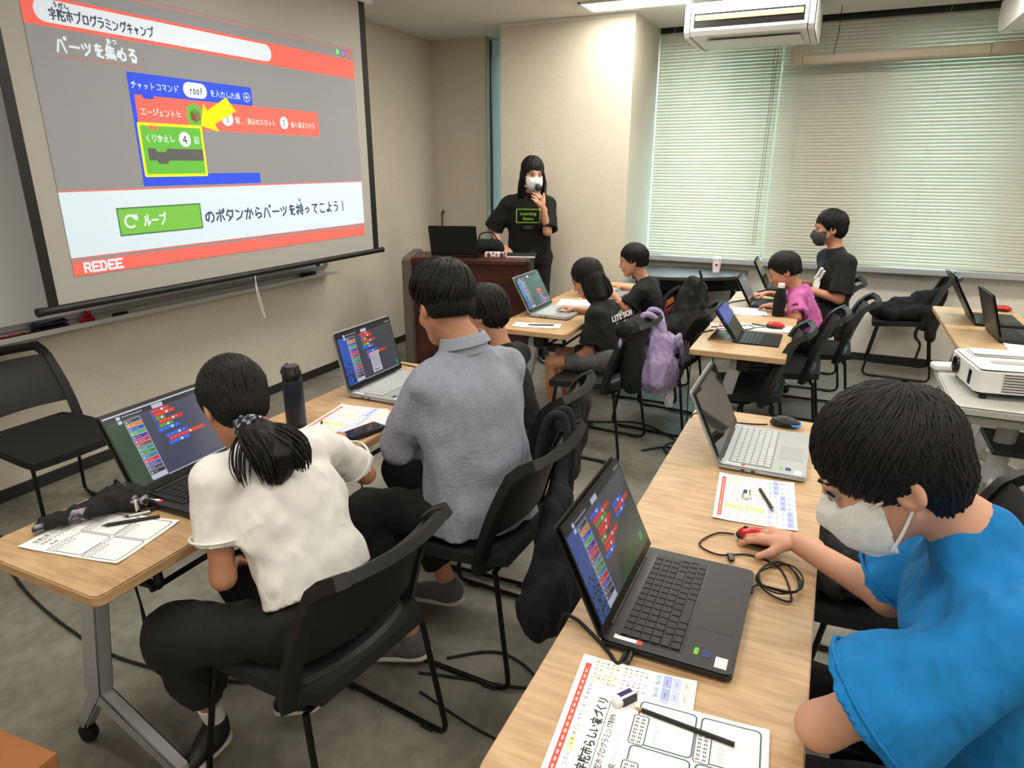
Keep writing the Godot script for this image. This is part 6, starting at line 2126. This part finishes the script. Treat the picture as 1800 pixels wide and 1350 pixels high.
		for i in 2:
			var pl := MB.new()
			var yy := -0.045 - 0.018 * i
			pl.tube([H.call(-0.052, yy, -0.092), H.call(-0.03, yy - 0.002, -0.112), H.call(0, yy - 0.004, -0.121), H.call(0.03, yy - 0.002, -0.112), H.call(0.052, yy, -0.092)], 0.0018 * hs, 5)
			obj(pl, "pleat", M[o.mask], mo, org)
		for x in [-1.0, 1.0]:
			for y in [[-0.024, 0.006], [-0.098, -0.034]]:
				var lo := MB.new()
				lo.tube(curve([H.call(x * 0.064, y[0], -0.045), H.call(x * 0.074, (y[0] + y[1]) * 0.5 - 0.003, -0.018), H.call(x * 0.079, y[1], 0.012)], 4), 0.0026 * hs, 5)
				obj(lo, "ear_loop", M[o.mask], mo, org)
	# ---- hair
	var hm: Material = M[o.get("hair", "hair_black")]
	var hair := MB.new()
	var hl: Array = o.get("locks", [120, 1.95, 2.1, 2.35, 0.010, 0.05])
	var back: float = o.get("nape", -0.085)
	var hlen: float = o.get("hair_len", 1.0)
	var hk: Array = [el.call(0, 0.036, 0.016, 0.085, 0.096, 0.102, 0.0), el.call(0, -0.012, 0.048, 0.070, 0.075, 0.060, 0.03), cut(H.call(0, 0.058, -0.074), HB * Vector3(0, -0.55, -0.83), 0.4 * hs), cut(H.call(0, back, 0.05), HB * Vector3(0, -1, -0.25), 0.4 * hs)]
	if o.style == "long":
		for x in [-1.0, 1.0]:
			hk.append(cap(H.call(x * 0.068, 0.0, 0.0), H.call(x * 0.076, -0.16 * hlen, 0.012), 0.028 * hs, 0.028 * hs, 0.03 * hs, HB * Vector3(1, 0, 0), 0.7))
		hk.append(cap(H.call(-0.04, -0.02, 0.06), H.call(-0.055, -0.17 * hlen, 0.055), 0.045 * hs, 0.04 * hs, 0.03 * hs))
		hk.append(cap(H.call(0.04, -0.02, 0.06), H.call(0.055, -0.17 * hlen, 0.055), 0.045 * hs, 0.04 * hs, 0.03 * hs))
	sdf(hair, hk, o.get("hcell", cell * 0.5) * 1.15)
	locks(hair, hc, HB, hs, hl[0], o.get("crown", Vector3(0.1, 0.9, 0.42)), hl[1], hl[2], hl[3], hl[4], hl[5], 77 + int(hc.x * 100.0), o.get("swirl", 0.3))
	if o.style != "long":
		nape_locks(hair, hc, HB, hs, hl[0] / 2, back, hl[4] * 1.1, 31 + int(hc.x * 50.0))
	if o.style == "long":
		for q in [[0.072, 0.02, -0.01], [-0.072, 0.02, -0.01], [0.06, 0.0, 0.05], [-0.06, 0.0, 0.05], [0.0, 0.0, 0.09], [0.035, 0.0, 0.08], [-0.035, 0.0, 0.08]]:
			hang(hair, [H.call(q[0], q[1], q[2]), H.call(q[0] * 1.17, -0.07 * hlen, q[2] * 1.1), H.call(q[0] * 1.22, -0.15 * hlen, q[2] * 1.1), H.call(q[0] * 1.30, -0.19 * hlen, q[2] * 1.05)], 0.005 * hs, 0.024 * hs, 26, 5 + int(q[0] * 1000.0))
	obj(hair, "hair", hm, t, org)
	# ---- clothes
	var fold: float = o.get("fold", 0.007)
	var ff: float = o.get("ffreq", 11.0)
	var sh: Array = []
	var tr: float = o.get("torso", 0.125) * g
	var hem: Vector3 = pel + up * float(o.get("hem", -0.02))
	var sl: float = o.sleeve
	var sr: float = o.get("sleeve_r", 0.068) * g
	var ends: Array = []
	for e in ["L", "R"]:
		var a: Vector3 = J["sh" + e]
		var b: Vector3 = J["el" + e]
		var c: Vector3 = J["wr" + e]
		if sl <= 1.0:
			var q := a.lerp(b, sl)
			sh.append(cap(a, a.lerp(b, sl + 0.12), 0.055 * g, sr * 1.04, 0.02))
			ends.append([q, (b - a).normalized(), sr])
		else:
			var q := b.lerp(c, sl - 1.0)
			sh.append(cap(a, b, 0.057 * g, sr * 0.86, 0.02))
			sh.append(cap(b, b.lerp(c, sl - 0.9), sr * 0.86, sr * 0.78, 0.02))
			ends.append([q, (c - b).normalized(), sr * 0.78])
	for e in ends:
		sh.append(cut(e[0], e[1], 0.16 * g))
		sh.append(neg(cap(e[0] - e[1] * 0.03, e[0] + e[1] * 0.1, e[2] * 0.68, e[2] * 0.74, 0.004)))
	var sj: float = o.get("join", 0.045)
	var mid := pel.lerp(neck, 0.62)
	sh.append(cap(hem - up * 0.03, mid, tr * float(o.get("flare", 1.06)), tr * 0.98, sj, fw, float(o.get("flat", 0.70))))
	sh.append(cap(mid - side * tr * 0.25, mid + side * tr * 0.25, tr * 0.80, tr * 0.80, sj, fw, 0.74))
	sh.append(cap(J.shL.lerp(J.shR, 0.06), J.shL.lerp(J.shR, 0.94), 0.054 * g, 0.054 * g, sj))
	for q in [0.12, 0.30, 0.70, 0.88]:
		sh.append(cap(J.shL.lerp(J.shR, q), neck - up * float(o.get("band", 0.016)), 0.050 * g, 0.046 * g, sj))
	sh.append(cut(hem, -up, 0.45))
	sh.append(neg(ell(neck + up * 0.052 * g + fw * float(o.get("scoop", 0.014)), Vector3(0.054, 0.052, 0.058) * g, Basis(), 0.01)))
	var shirt := MB.new()
	sdf(shirt, sh, o.get("scell", cell * 0.8), fold, ff, 3 + int(hc.z * 10.0))
	var so := obj(shirt, "shirt", M[o.shirt], t, org)
	for e in ends:
		var cu := MB.new()
		var ring: Array = []
		var uu: Vector3 = e[1].cross(Vector3.UP if absf(e[1].y) < 0.9 else Vector3.RIGHT).normalized()
		var vv: Vector3 = e[1].cross(uu)
		for k in 21:
			ring.append(e[0] - e[1] * 0.012 + (uu * cos(TAU * k / 20.0) + vv * sin(TAU * k / 20.0)) * e[2] * 0.985)
		cu.tube(ring, 0.0035, 5, false)
		obj(cu, "sleeve_hem", M[o.shirt], so, org)
	var pr: Array = [cap(J.hipL, J.hipR, 0.092 * g, 0.092 * g, 0.04), cap(pel, pel + up * 0.10, 0.115 * g, 0.105 * g, 0.04, fw, 0.8)]
	var pl: float = o.pants_len
	var wide: float = o.get("wide", 1.0)
	for e in ["L", "R"]:
		var a: Vector3 = J["hip" + e]
		var b: Vector3 = J["kn" + e]
		var c: Vector3 = J["an" + e]
		if pl <= 1.0:
			pr.append(cap(a, a.lerp(b, pl + 0.1), 0.082 * g, 0.072 * g * wide, 0.04))
			pr.append(cut(a.lerp(b, pl), (b - a), 0.14))
		else:
			pr.append(cap(a, b, 0.084 * g, 0.064 * g * wide, 0.04))
			pr.append(cap(b, b.lerp(c, pl - 0.95), 0.064 * g * wide, 0.052 * g * wide, 0.02))
			pr.append(cut(b.lerp(c, pl - 1.0), (c - b), 0.17))
	pr.append(cut(pel + up * 0.085, up, 0.16))
	var pants := MB.new()
	sdf(pants, pr, o.get("pcell", cell * 0.9), fold * 0.8, ff, 13)
	obj(pants, "trousers", M[o.pants], t, org)
	for e in ["L", "R"]:
		var an: Vector3 = J["an" + e]
		var to: Vector3 = J["to" + e]
		var d := (to - an)
		d.y = 0.0
		d = d.normalized()
		var dn := Vector3(0, -1, 0)
		var slope: Vector3 = (to - (an + dn * 0.06 - d * 0.05)).normalized()
		var upn := slope.cross(d.cross(Vector3.UP)).normalized()
		if upn.y < 0.0:
			upn = -upn
		var heel := to - slope * 0.175 * g
		var s := MB.new()
		sdf(s, [cap(heel + slope * 0.03 + upn * 0.025, to - slope * 0.02 + upn * 0.014, 0.040 * g, 0.034 * g, 0.02, upn, 0.9), cap(an - Vector3(0, 0.01, 0), heel + slope * 0.05 + upn * 0.03, 0.038 * g, 0.04 * g, 0.03), cut(heel - upn * 0.002, -upn, 0.3)], maxf(0.006, cell * 0.6))
		var sho := obj(s, "shoe", M[o.get("shoe", "black_plastic")], t, org)
		var so2 := MB.new()
		sdf(so2, [cap(heel + slope * 0.032 - upn * 0.004, to - slope * 0.02 - upn * 0.004, 0.045 * g, 0.04 * g, 0.0, upn, 0.36)], 0.006)
		obj(so2, "sole", mat("sole_white", Color(0.78, 0.76, 0.72), 0.7), sho, org)
		if o.get("socks", false):
			var sk := MB.new()
			sdf(sk, [cap(an, an.lerp(J["kn" + e], 0.22), 0.034 * g, 0.040 * g, 0.0), cut(an.lerp(J["kn" + e], 0.2), J["kn" + e] - an, 0.2)], 0.006)
			obj(sk, "sock", M["mask_white"], t, org)
	return t

func people() -> void:
	var DN := Vector3(0, -1, 0)
	# teenager in blue at the foreground table
	var blue := person({"label": "person in bright blue shirt and white mask using a red mouse", "base": P(0.34, 0, 1.2), "g": 1.0, "cell": 0.009, "hcell": 0.0042, "fcell": 0.0034, "scell": 0.0075,
		"head": [P(0.132, 1.125, 1.18), Vector3(-0.83, -0.54, 0.06), Vector3.UP, 1.06], "style": "short", "locks": [1900, 2.28, 2.42, 2.55, 0.0034, 0.085], "nape": -0.105, "crown": Vector3(0.05, 0.80, 0.58), "swirl": 0.5, "mask": "mask_white", "scoop": 0.03,
		"shirt": "blue_cloth", "sleeve": 0.74, "sleeve_r": 0.108, "torso": 0.165, "pants": "black_cloth", "pants_len": 1.9, "fold": 0.014, "ffreq": 9.0, "skin": "skin_light",
		"handR": [Vector3(-0.93, -0.10, -0.25), Vector3(0, 1, 0.05), Vector3(-0.2, -0.25, 1), [0.34, 0.36, 0.38, 0.42]],
		"j": {"neck": P(0.268, 1.03, 1.195), "pel": P(0.38, 0.55, 1.19), "shL": P(0.32, 0.955, 1.02), "elL": P(0.085, 0.745, 0.985), "wrL": P(0.235, 0.72, 1.16), "shR": P(0.295, 0.935, 1.375), "elR": P(0.205, 0.74, 1.42), "wrR": P(0.02, 0.744, 1.565),
			"hipL": P(0.38, 0.535, 1.09), "knL": P(0.0, 0.52, 1.05), "anL": P(0.05, 0.10, 1.06), "toL": P(-0.10, 0.03, 1.05), "hipR": P(0.38, 0.535, 1.29), "knR": P(0.0, 0.52, 1.33), "anR": P(0.06, 0.10, 1.34), "toR": P(-0.09, 0.03, 1.34)}})
	# girl in white
	var girl := person({"label": "person in white shirt with low ponytail writing at the near table", "base": P(-1.08, 0, 1.13), "g": 0.82, "cell": 0.01, "hcell": 0.0048, "fcell": 0.0036, "scell": 0.0075,
		"head": [P(-1.345, 1.015, 1.185), Vector3(-0.78, -0.52, -0.34), Vector3.UP, 0.92], "style": "pony", "locks": [1300, 1.55, 2.15, 2.62, 0.0034, 0.06], "crown": Vector3(0, 0.72, -0.55), "swirl": 0.0, "nape": -0.075, "hair": "hair_brown",
		"shirt": "white_cloth", "sleeve": 0.62, "sleeve_r": 0.082, "torso": 0.165, "flare": 1.12, "hem": 0.06, "pants": "charcoal_cloth", "pants_len": 1.62, "wide": 1.5, "fold": 0.014, "ffreq": 9.0, "socks": true,
		"handR": [Vector3(-0.70, -0.15, -0.62), Vector3(0.1, 0.9, -0.2), Vector3(-0.8, 0.1, 0.7), [0.45, 0.6, 0.75, 0.8]],
		"j": {"neck": P(-1.225, 0.925, 1.165), "pel": P(-1.05, 0.53, 1.13), "shL": P(-1.265, 0.885, 1.025), "elL": P(-1.235, 0.645, 0.985), "wrL": P(-1.345, 0.585, 1.10), "shR": P(-1.175, 0.875, 1.315), "elR": P(-1.18, 0.715, 1.485), "wrR": P(-1.385, 0.744, 1.625),
			"hipL": P(-1.05, 0.515, 1.04), "knL": P(-1.36, 0.475, 0.93), "anL": P(-1.385, 0.13, 1.01), "toL": P(-1.40, 0.03, 0.905), "hipR": P(-1.05, 0.515, 1.22), "knR": P(-1.40, 0.475, 1.2), "anR": P(-1.27, 0.12, 1.215), "toR": P(-1.34, 0.03, 1.19)}})
	ponytail(girl)
	# man in grey-blue shirt
	var man := person({"label": "person in grey-blue shirt with rolled sleeves seen from behind", "base": P(-0.96, 0, 1.8), "g": 1.05, "cell": 0.011, "hcell": 0.005, "scell": 0.008,
		"head": [P(-1.085, 1.185, 1.81), Vector3(-0.80, -0.42, -0.48), Vector3.UP, 1.0], "style": "short", "locks": [1400, 1.7, 1.75, 2.1, 0.0038, 0.2], "crown": Vector3(0.05, 0.9, 0.4), "swirl": 0.7, "nape": -0.055,
		"shirt": "denim_shirt", "sleeve": 1.42, "sleeve_r": 0.068, "torso": 0.172, "band": 0.04, "hem": -0.075, "flare": 1.22, "flat": 0.74, "pants": "black_cloth", "pants_len": 1.85, "fold": 0.016, "ffreq": 8.0, "shoe": "grey_cloth", "skin": "skin",
		"j": {"neck": P(-1.005, 1.065, 1.80), "pel": P(-0.955, 0.55, 1.80), "shL": P(-1.06, 0.96, 1.645), "elL": P(-1.175, 0.75, 1.665), "wrL": P(-1.19, 0.685, 1.87), "shR": P(-0.945, 0.955, 1.965), "elR": P(-1.10, 0.76, 2.06), "wrR": P(-1.24, 0.69, 1.93),
			"hipL": P(-0.97, 0.515, 1.71), "knL": P(-1.27, 0.525, 1.59), "anL": P(-1.10, 0.11, 1.56), "toL": P(-1.22, 0.03, 1.52), "hipR": P(-0.97, 0.515, 1.89), "knR": P(-1.35, 0.525, 1.90), "anR": P(-1.14, 0.11, 1.87), "toR": P(-1.27, 0.03, 1.86)}})
	collar(man, P(-0.96, 0, 1.8), P(-1.005, 1.065, 1.80), Vector3(-0.22, 0.96, 0.0).normalized(), 0.066, "denim_shirt")
	# child hidden behind the man
	person({"label": "dark-haired person mostly hidden behind the person in grey-blue shirt", "base": P(-1.02, 0, 2.36), "g": 0.74, "cell": 0.014, "hcell": 0.007,
		"head": [P(-1.255, 1.02, 2.43), Vector3(-0.9, -0.35, -0.1), Vector3.UP, 0.9], "style": "short", "locks": [160, 1.95, 2.2, 2.45, 0.010, 0.03], "hair": "hair_brown", "shirt": "black_cloth", "sleeve": 0.7, "pants": "black_cloth", "pants_len": 1.8,
		"j": {"neck": P(-1.17, 0.875, 2.42), "pel": P(-1.02, 0.53, 2.36), "shL": P(-1.16, 0.83, 2.29), "elL": P(-1.23, 0.74, 2.21), "wrL": P(-1.40, 0.735, 2.3), "shR": P(-1.15, 0.83, 2.54), "elR": P(-1.24, 0.72, 2.6), "wrR": P(-1.40, 0.735, 2.52),
			"hipL": P(-1.02, 0.51, 2.28), "knL": P(-1.34, 0.48, 2.27), "anL": P(-1.34, 0.1, 2.28), "toL": P(-1.45, 0.03, 2.28), "hipR": P(-1.02, 0.51, 2.44), "knR": P(-1.34, 0.48, 2.46), "anR": P(-1.34, 0.1, 2.46), "toR": P(-1.45, 0.03, 2.46)}})
	# girl in black at the podium-side table
	var gb := person({"label": "person in black shirt with white back print and grey shorts", "base": P(-1.12, 0, 3.72), "g": 0.76, "cell": 0.012, "hcell": 0.006,
		"head": [P(-1.295, 0.955, 3.84), Vector3(-0.88, -0.45, 0.05), Vector3.UP, 0.9], "style": "long", "hair_len": 0.85, "locks": [320, 2.0, 2.4, 2.6, 0.007, 0.04], "nape": -0.12, "hair": "hair_brown", "shirt": "black_cloth", "sleeve": 0.86, "sleeve_r": 0.085, "torso": 0.15, "pants": "grey_cloth", "pants_len": 0.72,
		"shoe": "bezel", "socks": true,
		"j": {"neck": P(-1.205, 0.81, 3.81), "pel": P(-1.09, 0.53, 3.73), "shL": P(-1.195, 0.765, 3.67), "elL": P(-1.20, 0.575, 3.63), "wrL": P(-1.31, 0.50, 3.63), "shR": P(-1.17, 0.765, 3.95), "elR": P(-1.28, 0.70, 4.04), "wrR": P(-1.42, 0.735, 3.96),
			"hipL": P(-1.09, 0.51, 3.65), "knL": P(-1.43, 0.475, 3.62), "anL": P(-1.44, 0.10, 3.68), "toL": P(-1.56, 0.03, 3.67), "hipR": P(-1.09, 0.51, 3.82), "knR": P(-1.45, 0.475, 3.84), "anR": P(-1.42, 0.10, 3.9), "toR": P(-1.54, 0.03, 3.9)}})
	back_print(gb)
	# boy in black
	var bk := person({"label": "person in black shirt at the far end of the podium-side table", "base": P(-1.05, 0, 4.68), "g": 0.76, "cell": 0.013, "hcell": 0.0062,
		"head": [P(-1.24, 0.965, 4.66), Vector3(-0.96, -0.2, 0.1), Vector3.UP, 0.9], "style": "short", "locks": [300, 1.95, 1.78, 2.05, 0.007, 0.04], "nape": -0.05, "shirt": "black_cloth", "sleeve": 0.85, "sleeve_r": 0.082, "torso": 0.145, "pants": "black_cloth", "pants_len": 1.4,
		"j": {"neck": P(-1.155, 0.825, 4.67), "pel": P(-1.04, 0.53, 4.68), "shL": P(-1.15, 0.775, 4.53), "elL": P(-1.22, 0.66, 4.47), "wrL": P(-1.33, 0.735, 4.54), "shR": P(-1.13, 0.775, 4.82), "elR": P(-1.22, 0.70, 4.90), "wrR": P(-1.36, 0.745, 4.80),
			"hipL": P(-1.04, 0.51, 4.60), "knL": P(-1.38, 0.48, 4.58), "anL": P(-1.38, 0.1, 4.58), "toL": P(-1.5, 0.03, 4.58), "hipR": P(-1.04, 0.51, 4.77), "knR": P(-1.38, 0.48, 4.78), "anR": P(-1.38, 0.1, 4.78), "toR": P(-1.5, 0.03, 4.78)}})
	orange_print(bk)
	# boy in pink
	person({"label": "person in pink shirt typing on a black laptop", "base": P(-0.08, 0, 4.72), "g": 0.78, "cell": 0.012, "hcell": 0.006, "fcell": 0.0048,
		"head": [P(-0.255, 0.95, 4.70), Vector3(-0.88, -0.46, 0.05), Vector3.UP, 0.92], "style": "short", "locks": [300, 1.85, 1.75, 2.0, 0.007, 0.05], "nape": -0.05, "hair": "hair_brown", "shirt": "pink_cloth", "sleeve": 0.9, "sleeve_r": 0.085, "torso": 0.152, "pants": "navy_cloth", "pants_len": 1.7, "fold": 0.014,
		"handL": [Vector3(-0.8, -0.2, -0.5), Vector3(0, 1, 0), Vector3(-0.4, 0, -0.8), [0.4, 0.42, 0.42, 0.45]], "handR": [Vector3(-0.9, -0.2, 0.1), Vector3(0, 1, 0), Vector3(0, 0, 1), [0.4, 0.42, 0.42, 0.45]],
		"j": {"neck": P(-0.165, 0.832, 4.71), "pel": P(-0.03, 0.53, 4.72), "shL": P(-0.145, 0.79, 4.57), "elL": P(-0.135, 0.70, 4.45), "wrL": P(-0.29, 0.748, 4.55), "shR": P(-0.125, 0.79, 4.85), "elR": P(-0.19, 0.74, 4.97), "wrR": P(-0.36, 0.76, 4.90),
			"hipL": P(-0.04, 0.51, 4.64), "knL": P(-0.37, 0.48, 4.63), "anL": P(-0.37, 0.1, 4.64), "toL": P(-0.49, 0.03, 4.64), "hipR": P(-0.04, 0.51, 4.81), "knR": P(-0.37, 0.48, 4.82), "anR": P(-0.37, 0.1, 4.82), "toR": P(-0.49, 0.03, 4.82)}})
	# man in grey mask
	var wm := person({"label": "person in black shirt and grey mask sitting before the blinds", "base": P(0.0, 0, 5.5), "g": 1.0, "cell": 0.014, "hcell": 0.0065,
		"head": [P(-0.025, 1.165, 5.5), Vector3(-0.98, -0.12, 0.12), Vector3.UP, 1.0], "style": "short", "locks": [320, 2.0, 1.85, 2.2, 0.007, 0.06], "mask": "mask_grey", "shirt": "black_cloth", "sleeve": 0.86, "sleeve_r": 0.085, "torso": 0.15, "pants": "black_cloth", "pants_len": 1.85,
		"j": {"neck": P(0.035, 1.005, 5.5), "pel": P(0.06, 0.55, 5.5), "shL": P(0.125, 0.935, 5.345), "elL": P(0.10, 0.69, 5.29), "wrL": P(-0.15, 0.735, 5.39), "shR": P(-0.03, 0.935, 5.655), "elR": P(0.05, 0.69, 5.72), "wrR": P(-0.17, 0.745, 5.58),
			"hipL": P(0.05, 0.535, 5.40), "knL": P(-0.42, 0.63, 5.38), "anL": P(-0.44, 0.24, 5.42), "toL": P(-0.58, 0.16, 5.42), "hipR": P(0.05, 0.535, 5.60), "knR": P(-0.42, 0.60, 5.58), "anR": P(-0.42, 0.10, 5.58), "toR": P(-0.57, 0.03, 5.58)}})
	chest_print(wm)
	# presenter
	var sp := person({"label": "person in black shirt and white mask holding a microphone", "base": P(-2.24, 0, 5.12), "g": 1.0, "cell": 0.013, "hcell": 0.0062, "fcell": 0.005,
		"head": [P(-2.165, 1.535, 5.02), Vector3(0.66, -0.16, 0.74), Vector3.UP, 0.98], "style": "long", "hair_len": 0.95, "locks": [300, 1.45, 2.2, 2.5, 0.007, 0.03], "nape": -0.12, "crown": Vector3(0, 0.98, -0.15), "mask": "mask_white", "shirt": "black_cloth", "sleeve": 0.95, "sleeve_r": 0.080, "torso": 0.17, "hem": -0.06, "flat": 0.66, "pants": "black_cloth", "pants_len": 1.9, "skin": "skin_light",
		"handL": [Vector3(-0.15, 0.62, 0.5), Vector3(0.6, 0.2, 0.7), Vector3(-0.5, 0.5, -0.2), [0.85, 0.9, 0.9, 0.95]], "handR": [Vector3(0.75, -0.35, 0.3), Vector3(0.1, 1, 0.1), Vector3(-0.2, 0, -0.9), [0.4, 0.45, 0.5, 0.5]],
		"j": {"neck": P(-2.205, 1.385, 5.06), "pel": P(-2.235, 0.90, 5.13), "shL": P(-2.075, 1.30, 5.14), "elL": P(-2.04, 1.10, 5.03), "wrL": P(-2.045, 1.29, 4.94), "shR": P(-2.365, 1.305, 4.985), "elR": P(-2.495, 1.10, 4.98), "wrR": P(-2.385, 0.985, 4.90),
			"hipL": P(-2.15, 0.88, 5.18), "knL": P(-2.14, 0.48, 5.16), "anL": P(-2.13, 0.09, 5.2), "toL": P(-2.05, 0.03, 5.08), "hipR": P(-2.32, 0.88, 5.08), "knR": P(-2.30, 0.48, 5.10), "anR": P(-2.30, 0.09, 5.16), "toR": P(-2.22, 0.03, 5.04)}})
	shirt_logo(sp)
	var mic := thing("microphone", "grey handheld microphone held to a white face mask", "microphone", P(-2.075, 1.27, 4.90))
	var a := P(-2.055, 1.275, 4.905)
	var d := (P(-2.085, 1.46, 4.935) - a)
	var mb := MB.new()
	mb.tube([a, a + d * 0.12, a + d * 0.72], [0.012, 0.013, 0.018], 12)
	obj(mb, "handle", mat("mic_grey", Color(0.30, 0.30, 0.31), 0.4, 0.4), mic, mic.position)
	mb = MB.new()
	mb.ball(a + d * 0.85, Vector3(0.024, 0.03, 0.024))
	obj(mb, "grille", mat("mic_grille", Color(0.22, 0.22, 0.23), 0.6, 0.5), mic, mic.position)
	mb = MB.new()
	mb.tube([a - d * 0.06, a + d * 0.03], 0.0125, 12)
	obj(mb, "end_cap", mat("mic_gold", Color(0.62, 0.50, 0.16), 0.4, 0.5), mic, mic.position)

func collar(t: Node3D, org: Vector3, c: Vector3, up: Vector3, r: float, m: String) -> void:
	var rows: Array = []
	var u := up.cross(Vector3(0, 0, 1)).normalized()
	var v := up.cross(u)
	for h in [[-0.03, 1.12], [0.0, 1.04], [0.026, 0.97], [0.030, 1.02], [0.022, 1.10], [-0.004, 1.26]]:
		var row: Array = []
		for k in 25:
			var a := TAU * k / 24.0
			row.append(c + up * h[0] + (u * cos(a) + v * sin(a)) * r * h[1])
		rows.append(row)
	var b := MB.new()
	b.sheet(rows, 0.003)
	obj(b, "collar", M[m], t, org)

func ponytail(t: Node3D) -> void:
	var org: Vector3 = t.position
	var knot := P(-1.235, 0.99, 1.125)
	var s := MB.new()
	var r := RandomNumberGenerator.new()
	r.seed = 9
	for i in 3:
		var ring: Array = []
		var q: Array = []
		for k in 25:
			var a := TAU * k / 24.0
			ring.append(knot + (Vector3(0.25, -0.35, 0.2).normalized() * (i - 1) * 0.008) + Vector3(0.55, 0.55, 0.62) * 0.0 + (Vector3(0.7, 0.6, 0.0) * cos(a) + Vector3(-0.3, 0.35, 0.88) * sin(a)).normalized() * (0.024 + 0.004 * sin(k * 2.1 + i * 2.0)))
			q.append(0.0105 + 0.003 * sin(k * 3.7 + i))
		s.tube(ring, q, 7, false)
	obj(s, "scrunchie", scrunchie_cloth(), t, org)
	var h := MB.new()
	sdf(h, [cap(knot, P(-1.19, 0.965, 1.115), 0.024, 0.040, 0.03), cap(P(-1.19, 0.965, 1.115), P(-1.14, 0.93, 1.11), 0.042, 0.044, 0.03), cap(P(-1.14, 0.93, 1.11), P(-1.13, 0.895, 1.10), 0.038, 0.020, 0.03)], 0.006, 0.010, 22.0, 4)
	hang(h, [knot, P(-1.19, 0.98, 1.105), P(-1.145, 0.945, 1.09), P(-1.135, 0.885, 1.085)], 0.003, 0.032, 170, 21)
	hang(h, [knot, P(-1.175, 0.98, 1.13), P(-1.12, 0.95, 1.14), P(-1.095, 0.905, 1.14)], 0.003, 0.028, 120, 22)
	hang(h, [knot, P(-1.215, 0.965, 1.07), P(-1.19, 0.925, 1.035), P(-1.18, 0.885, 1.035)], 0.0018, 0.02, 16, 23)
	obj(h, "ponytail", M["hair_brown"], t, org)

func scrunchie_cloth() -> Material:
	var im := Image.create(64, 64, false, Image.FORMAT_RGB8)
	im.fill(Color8(26, 30, 48))
	for i in 12:
		im.fill_rect(Rect2i((i * 23) % 64, (i * 37) % 64, 5, 14), Color8(180, 186, 200))
	return grained("scrunchie_cloth", ImageTexture.create_from_image(im), Vector3(14, 14, 14), 0.9, false)

func letters(t: Node3D, s: String, called: String, T: Transform3D, h: float, m: Material) -> void:
	var tm := TextMesh.new()
	var f := SystemFont.new()
	f.font_names = PackedStringArray(["Droid Sans"])
	f.font_weight = 700
	tm.font = f
	tm.text = s
	tm.font_size = 64
	tm.pixel_size = h / 50.0
	tm.depth = 0.004
	var o := put(tm, called, m, t)
	o.transform = T

func facing(at: Vector3, n: Vector3, up: Vector3, org: Vector3) -> Transform3D:   # text plane: its front looks along n
	var z := n.normalized()
	var y := (up - z * up.dot(z)).normalized()
	return Transform3D(Basis(y.cross(z), y, z), at - org)

func shirt_logo(t: Node3D) -> void:
	var org := t.position
	var n := Vector3(0.55, 0.06, 0.83)
	var up := Vector3(0.02, 1, 0)
	var lime := mat("print_lime", Color(0.48, 0.66, 0.20), 0.8)
	var at := P(-2.185, 1.22, 4.975) + n.normalized() * 0.02
	letters(t, "Learning", "print_text", facing(at + Vector3(0, 0.014, 0), n, up, org), 0.024, lime)
	letters(t, "Gears", "print_text", facing(at - Vector3(0, 0.024, 0), n, up, org), 0.024, lime)
	var T := facing(at, n, up, org)
	var b := MB.new()
	for q in [[0, 0.048, 0.19, 0.007], [0, -0.052, 0.19, 0.007], [-0.092, -0.002, 0.007, 0.1], [0.092, -0.002, 0.007, 0.1]]:
		b.box(T * Vector3(q[0], q[1], 0), Vector3(q[2], q[3], 0.006), 0.0, T.basis)
	obj(b, "print_frame", lime, t)
	var dk := mat("print_moss", Color(0.16, 0.24, 0.07), 0.8)
	var b2 := MB.new()
	b2.box(T * Vector3(0, -0.082, 0), Vector3(0.07, 0.012, 0.006), 0.002, T.basis)
	b2.box(T * Vector3(0, -0.098, 0), Vector3(0.08, 0.008, 0.006), 0.002, T.basis)
	obj(b2, "print_badge", dk, t)

func back_print(t: Node3D) -> void:
	var org := t.position
	var n := Vector3(0.86, 0.22, 0.35)
	var up := Vector3(-0.3, 1, 0)
	var at := P(-1.06, 0.735, 3.80)
	letters(t, "LITE SCH", "print_text", facing(at + Vector3(0, 0.02, 0), n, up, org), 0.036, M["mask_white"])
	var T := facing(at - Vector3(0.0, 0.034, 0), n, up, org)
	var b := MB.new()
	b.box(T * Vector3(0, 0, 0), Vector3(0.12, 0.038, 0.004), 0.001, T.basis)
	obj(b, "print_banner", M["mask_white"], t)

func chest_print(t: Node3D) -> void:
	var org := t.position
	var n := Vector3(-0.82, 0.12, 0.5)
	var T := facing(P(-0.055, 0.80, 5.40), n, Vector3(0.2, 1, 0), org)
	var b := MB.new()
	b.ball(T * Vector3(0, -0.04, 0), Vector3(0.045, 0.06, 0.006), T.basis)
	b.tube([T * Vector3(-0.03, 0.0, 0.002), T * Vector3(0.01, 0.09, 0.002)], 0.012, 6)
	b.tube([T * Vector3(0.02, 0.0, 0.002), T * Vector3(0.05, 0.08, 0.002)], 0.010, 6)
	obj(b, "print_shape", M["mask_white"], t)

func orange_print(t: Node3D) -> void:
	var org := t.position
	var T := facing(P(-0.955, 0.67, 4.61), Vector3(0.95, 0.15, 0.3), Vector3.UP, org)
	var b := MB.new()
	b.box(T * Vector3(0, 0.03, 0), Vector3(0.13, 0.035, 0.004), 0.001, T.basis * Basis(Vector3(0, 0, 1), 0.2))
	obj(b, "print_band", mat("print_orange", Color(0.72, 0.34, 0.05), 0.8), t)
	var c := MB.new()
	c.box(T * Vector3(0, -0.02, 0), Vector3(0.13, 0.03, 0.004), 0.001, T.basis * Basis(Vector3(0, 0, 1), 0.2))
	obj(c, "print_band", mat("print_brick", Color(0.50, 0.13, 0.06), 0.8), t)
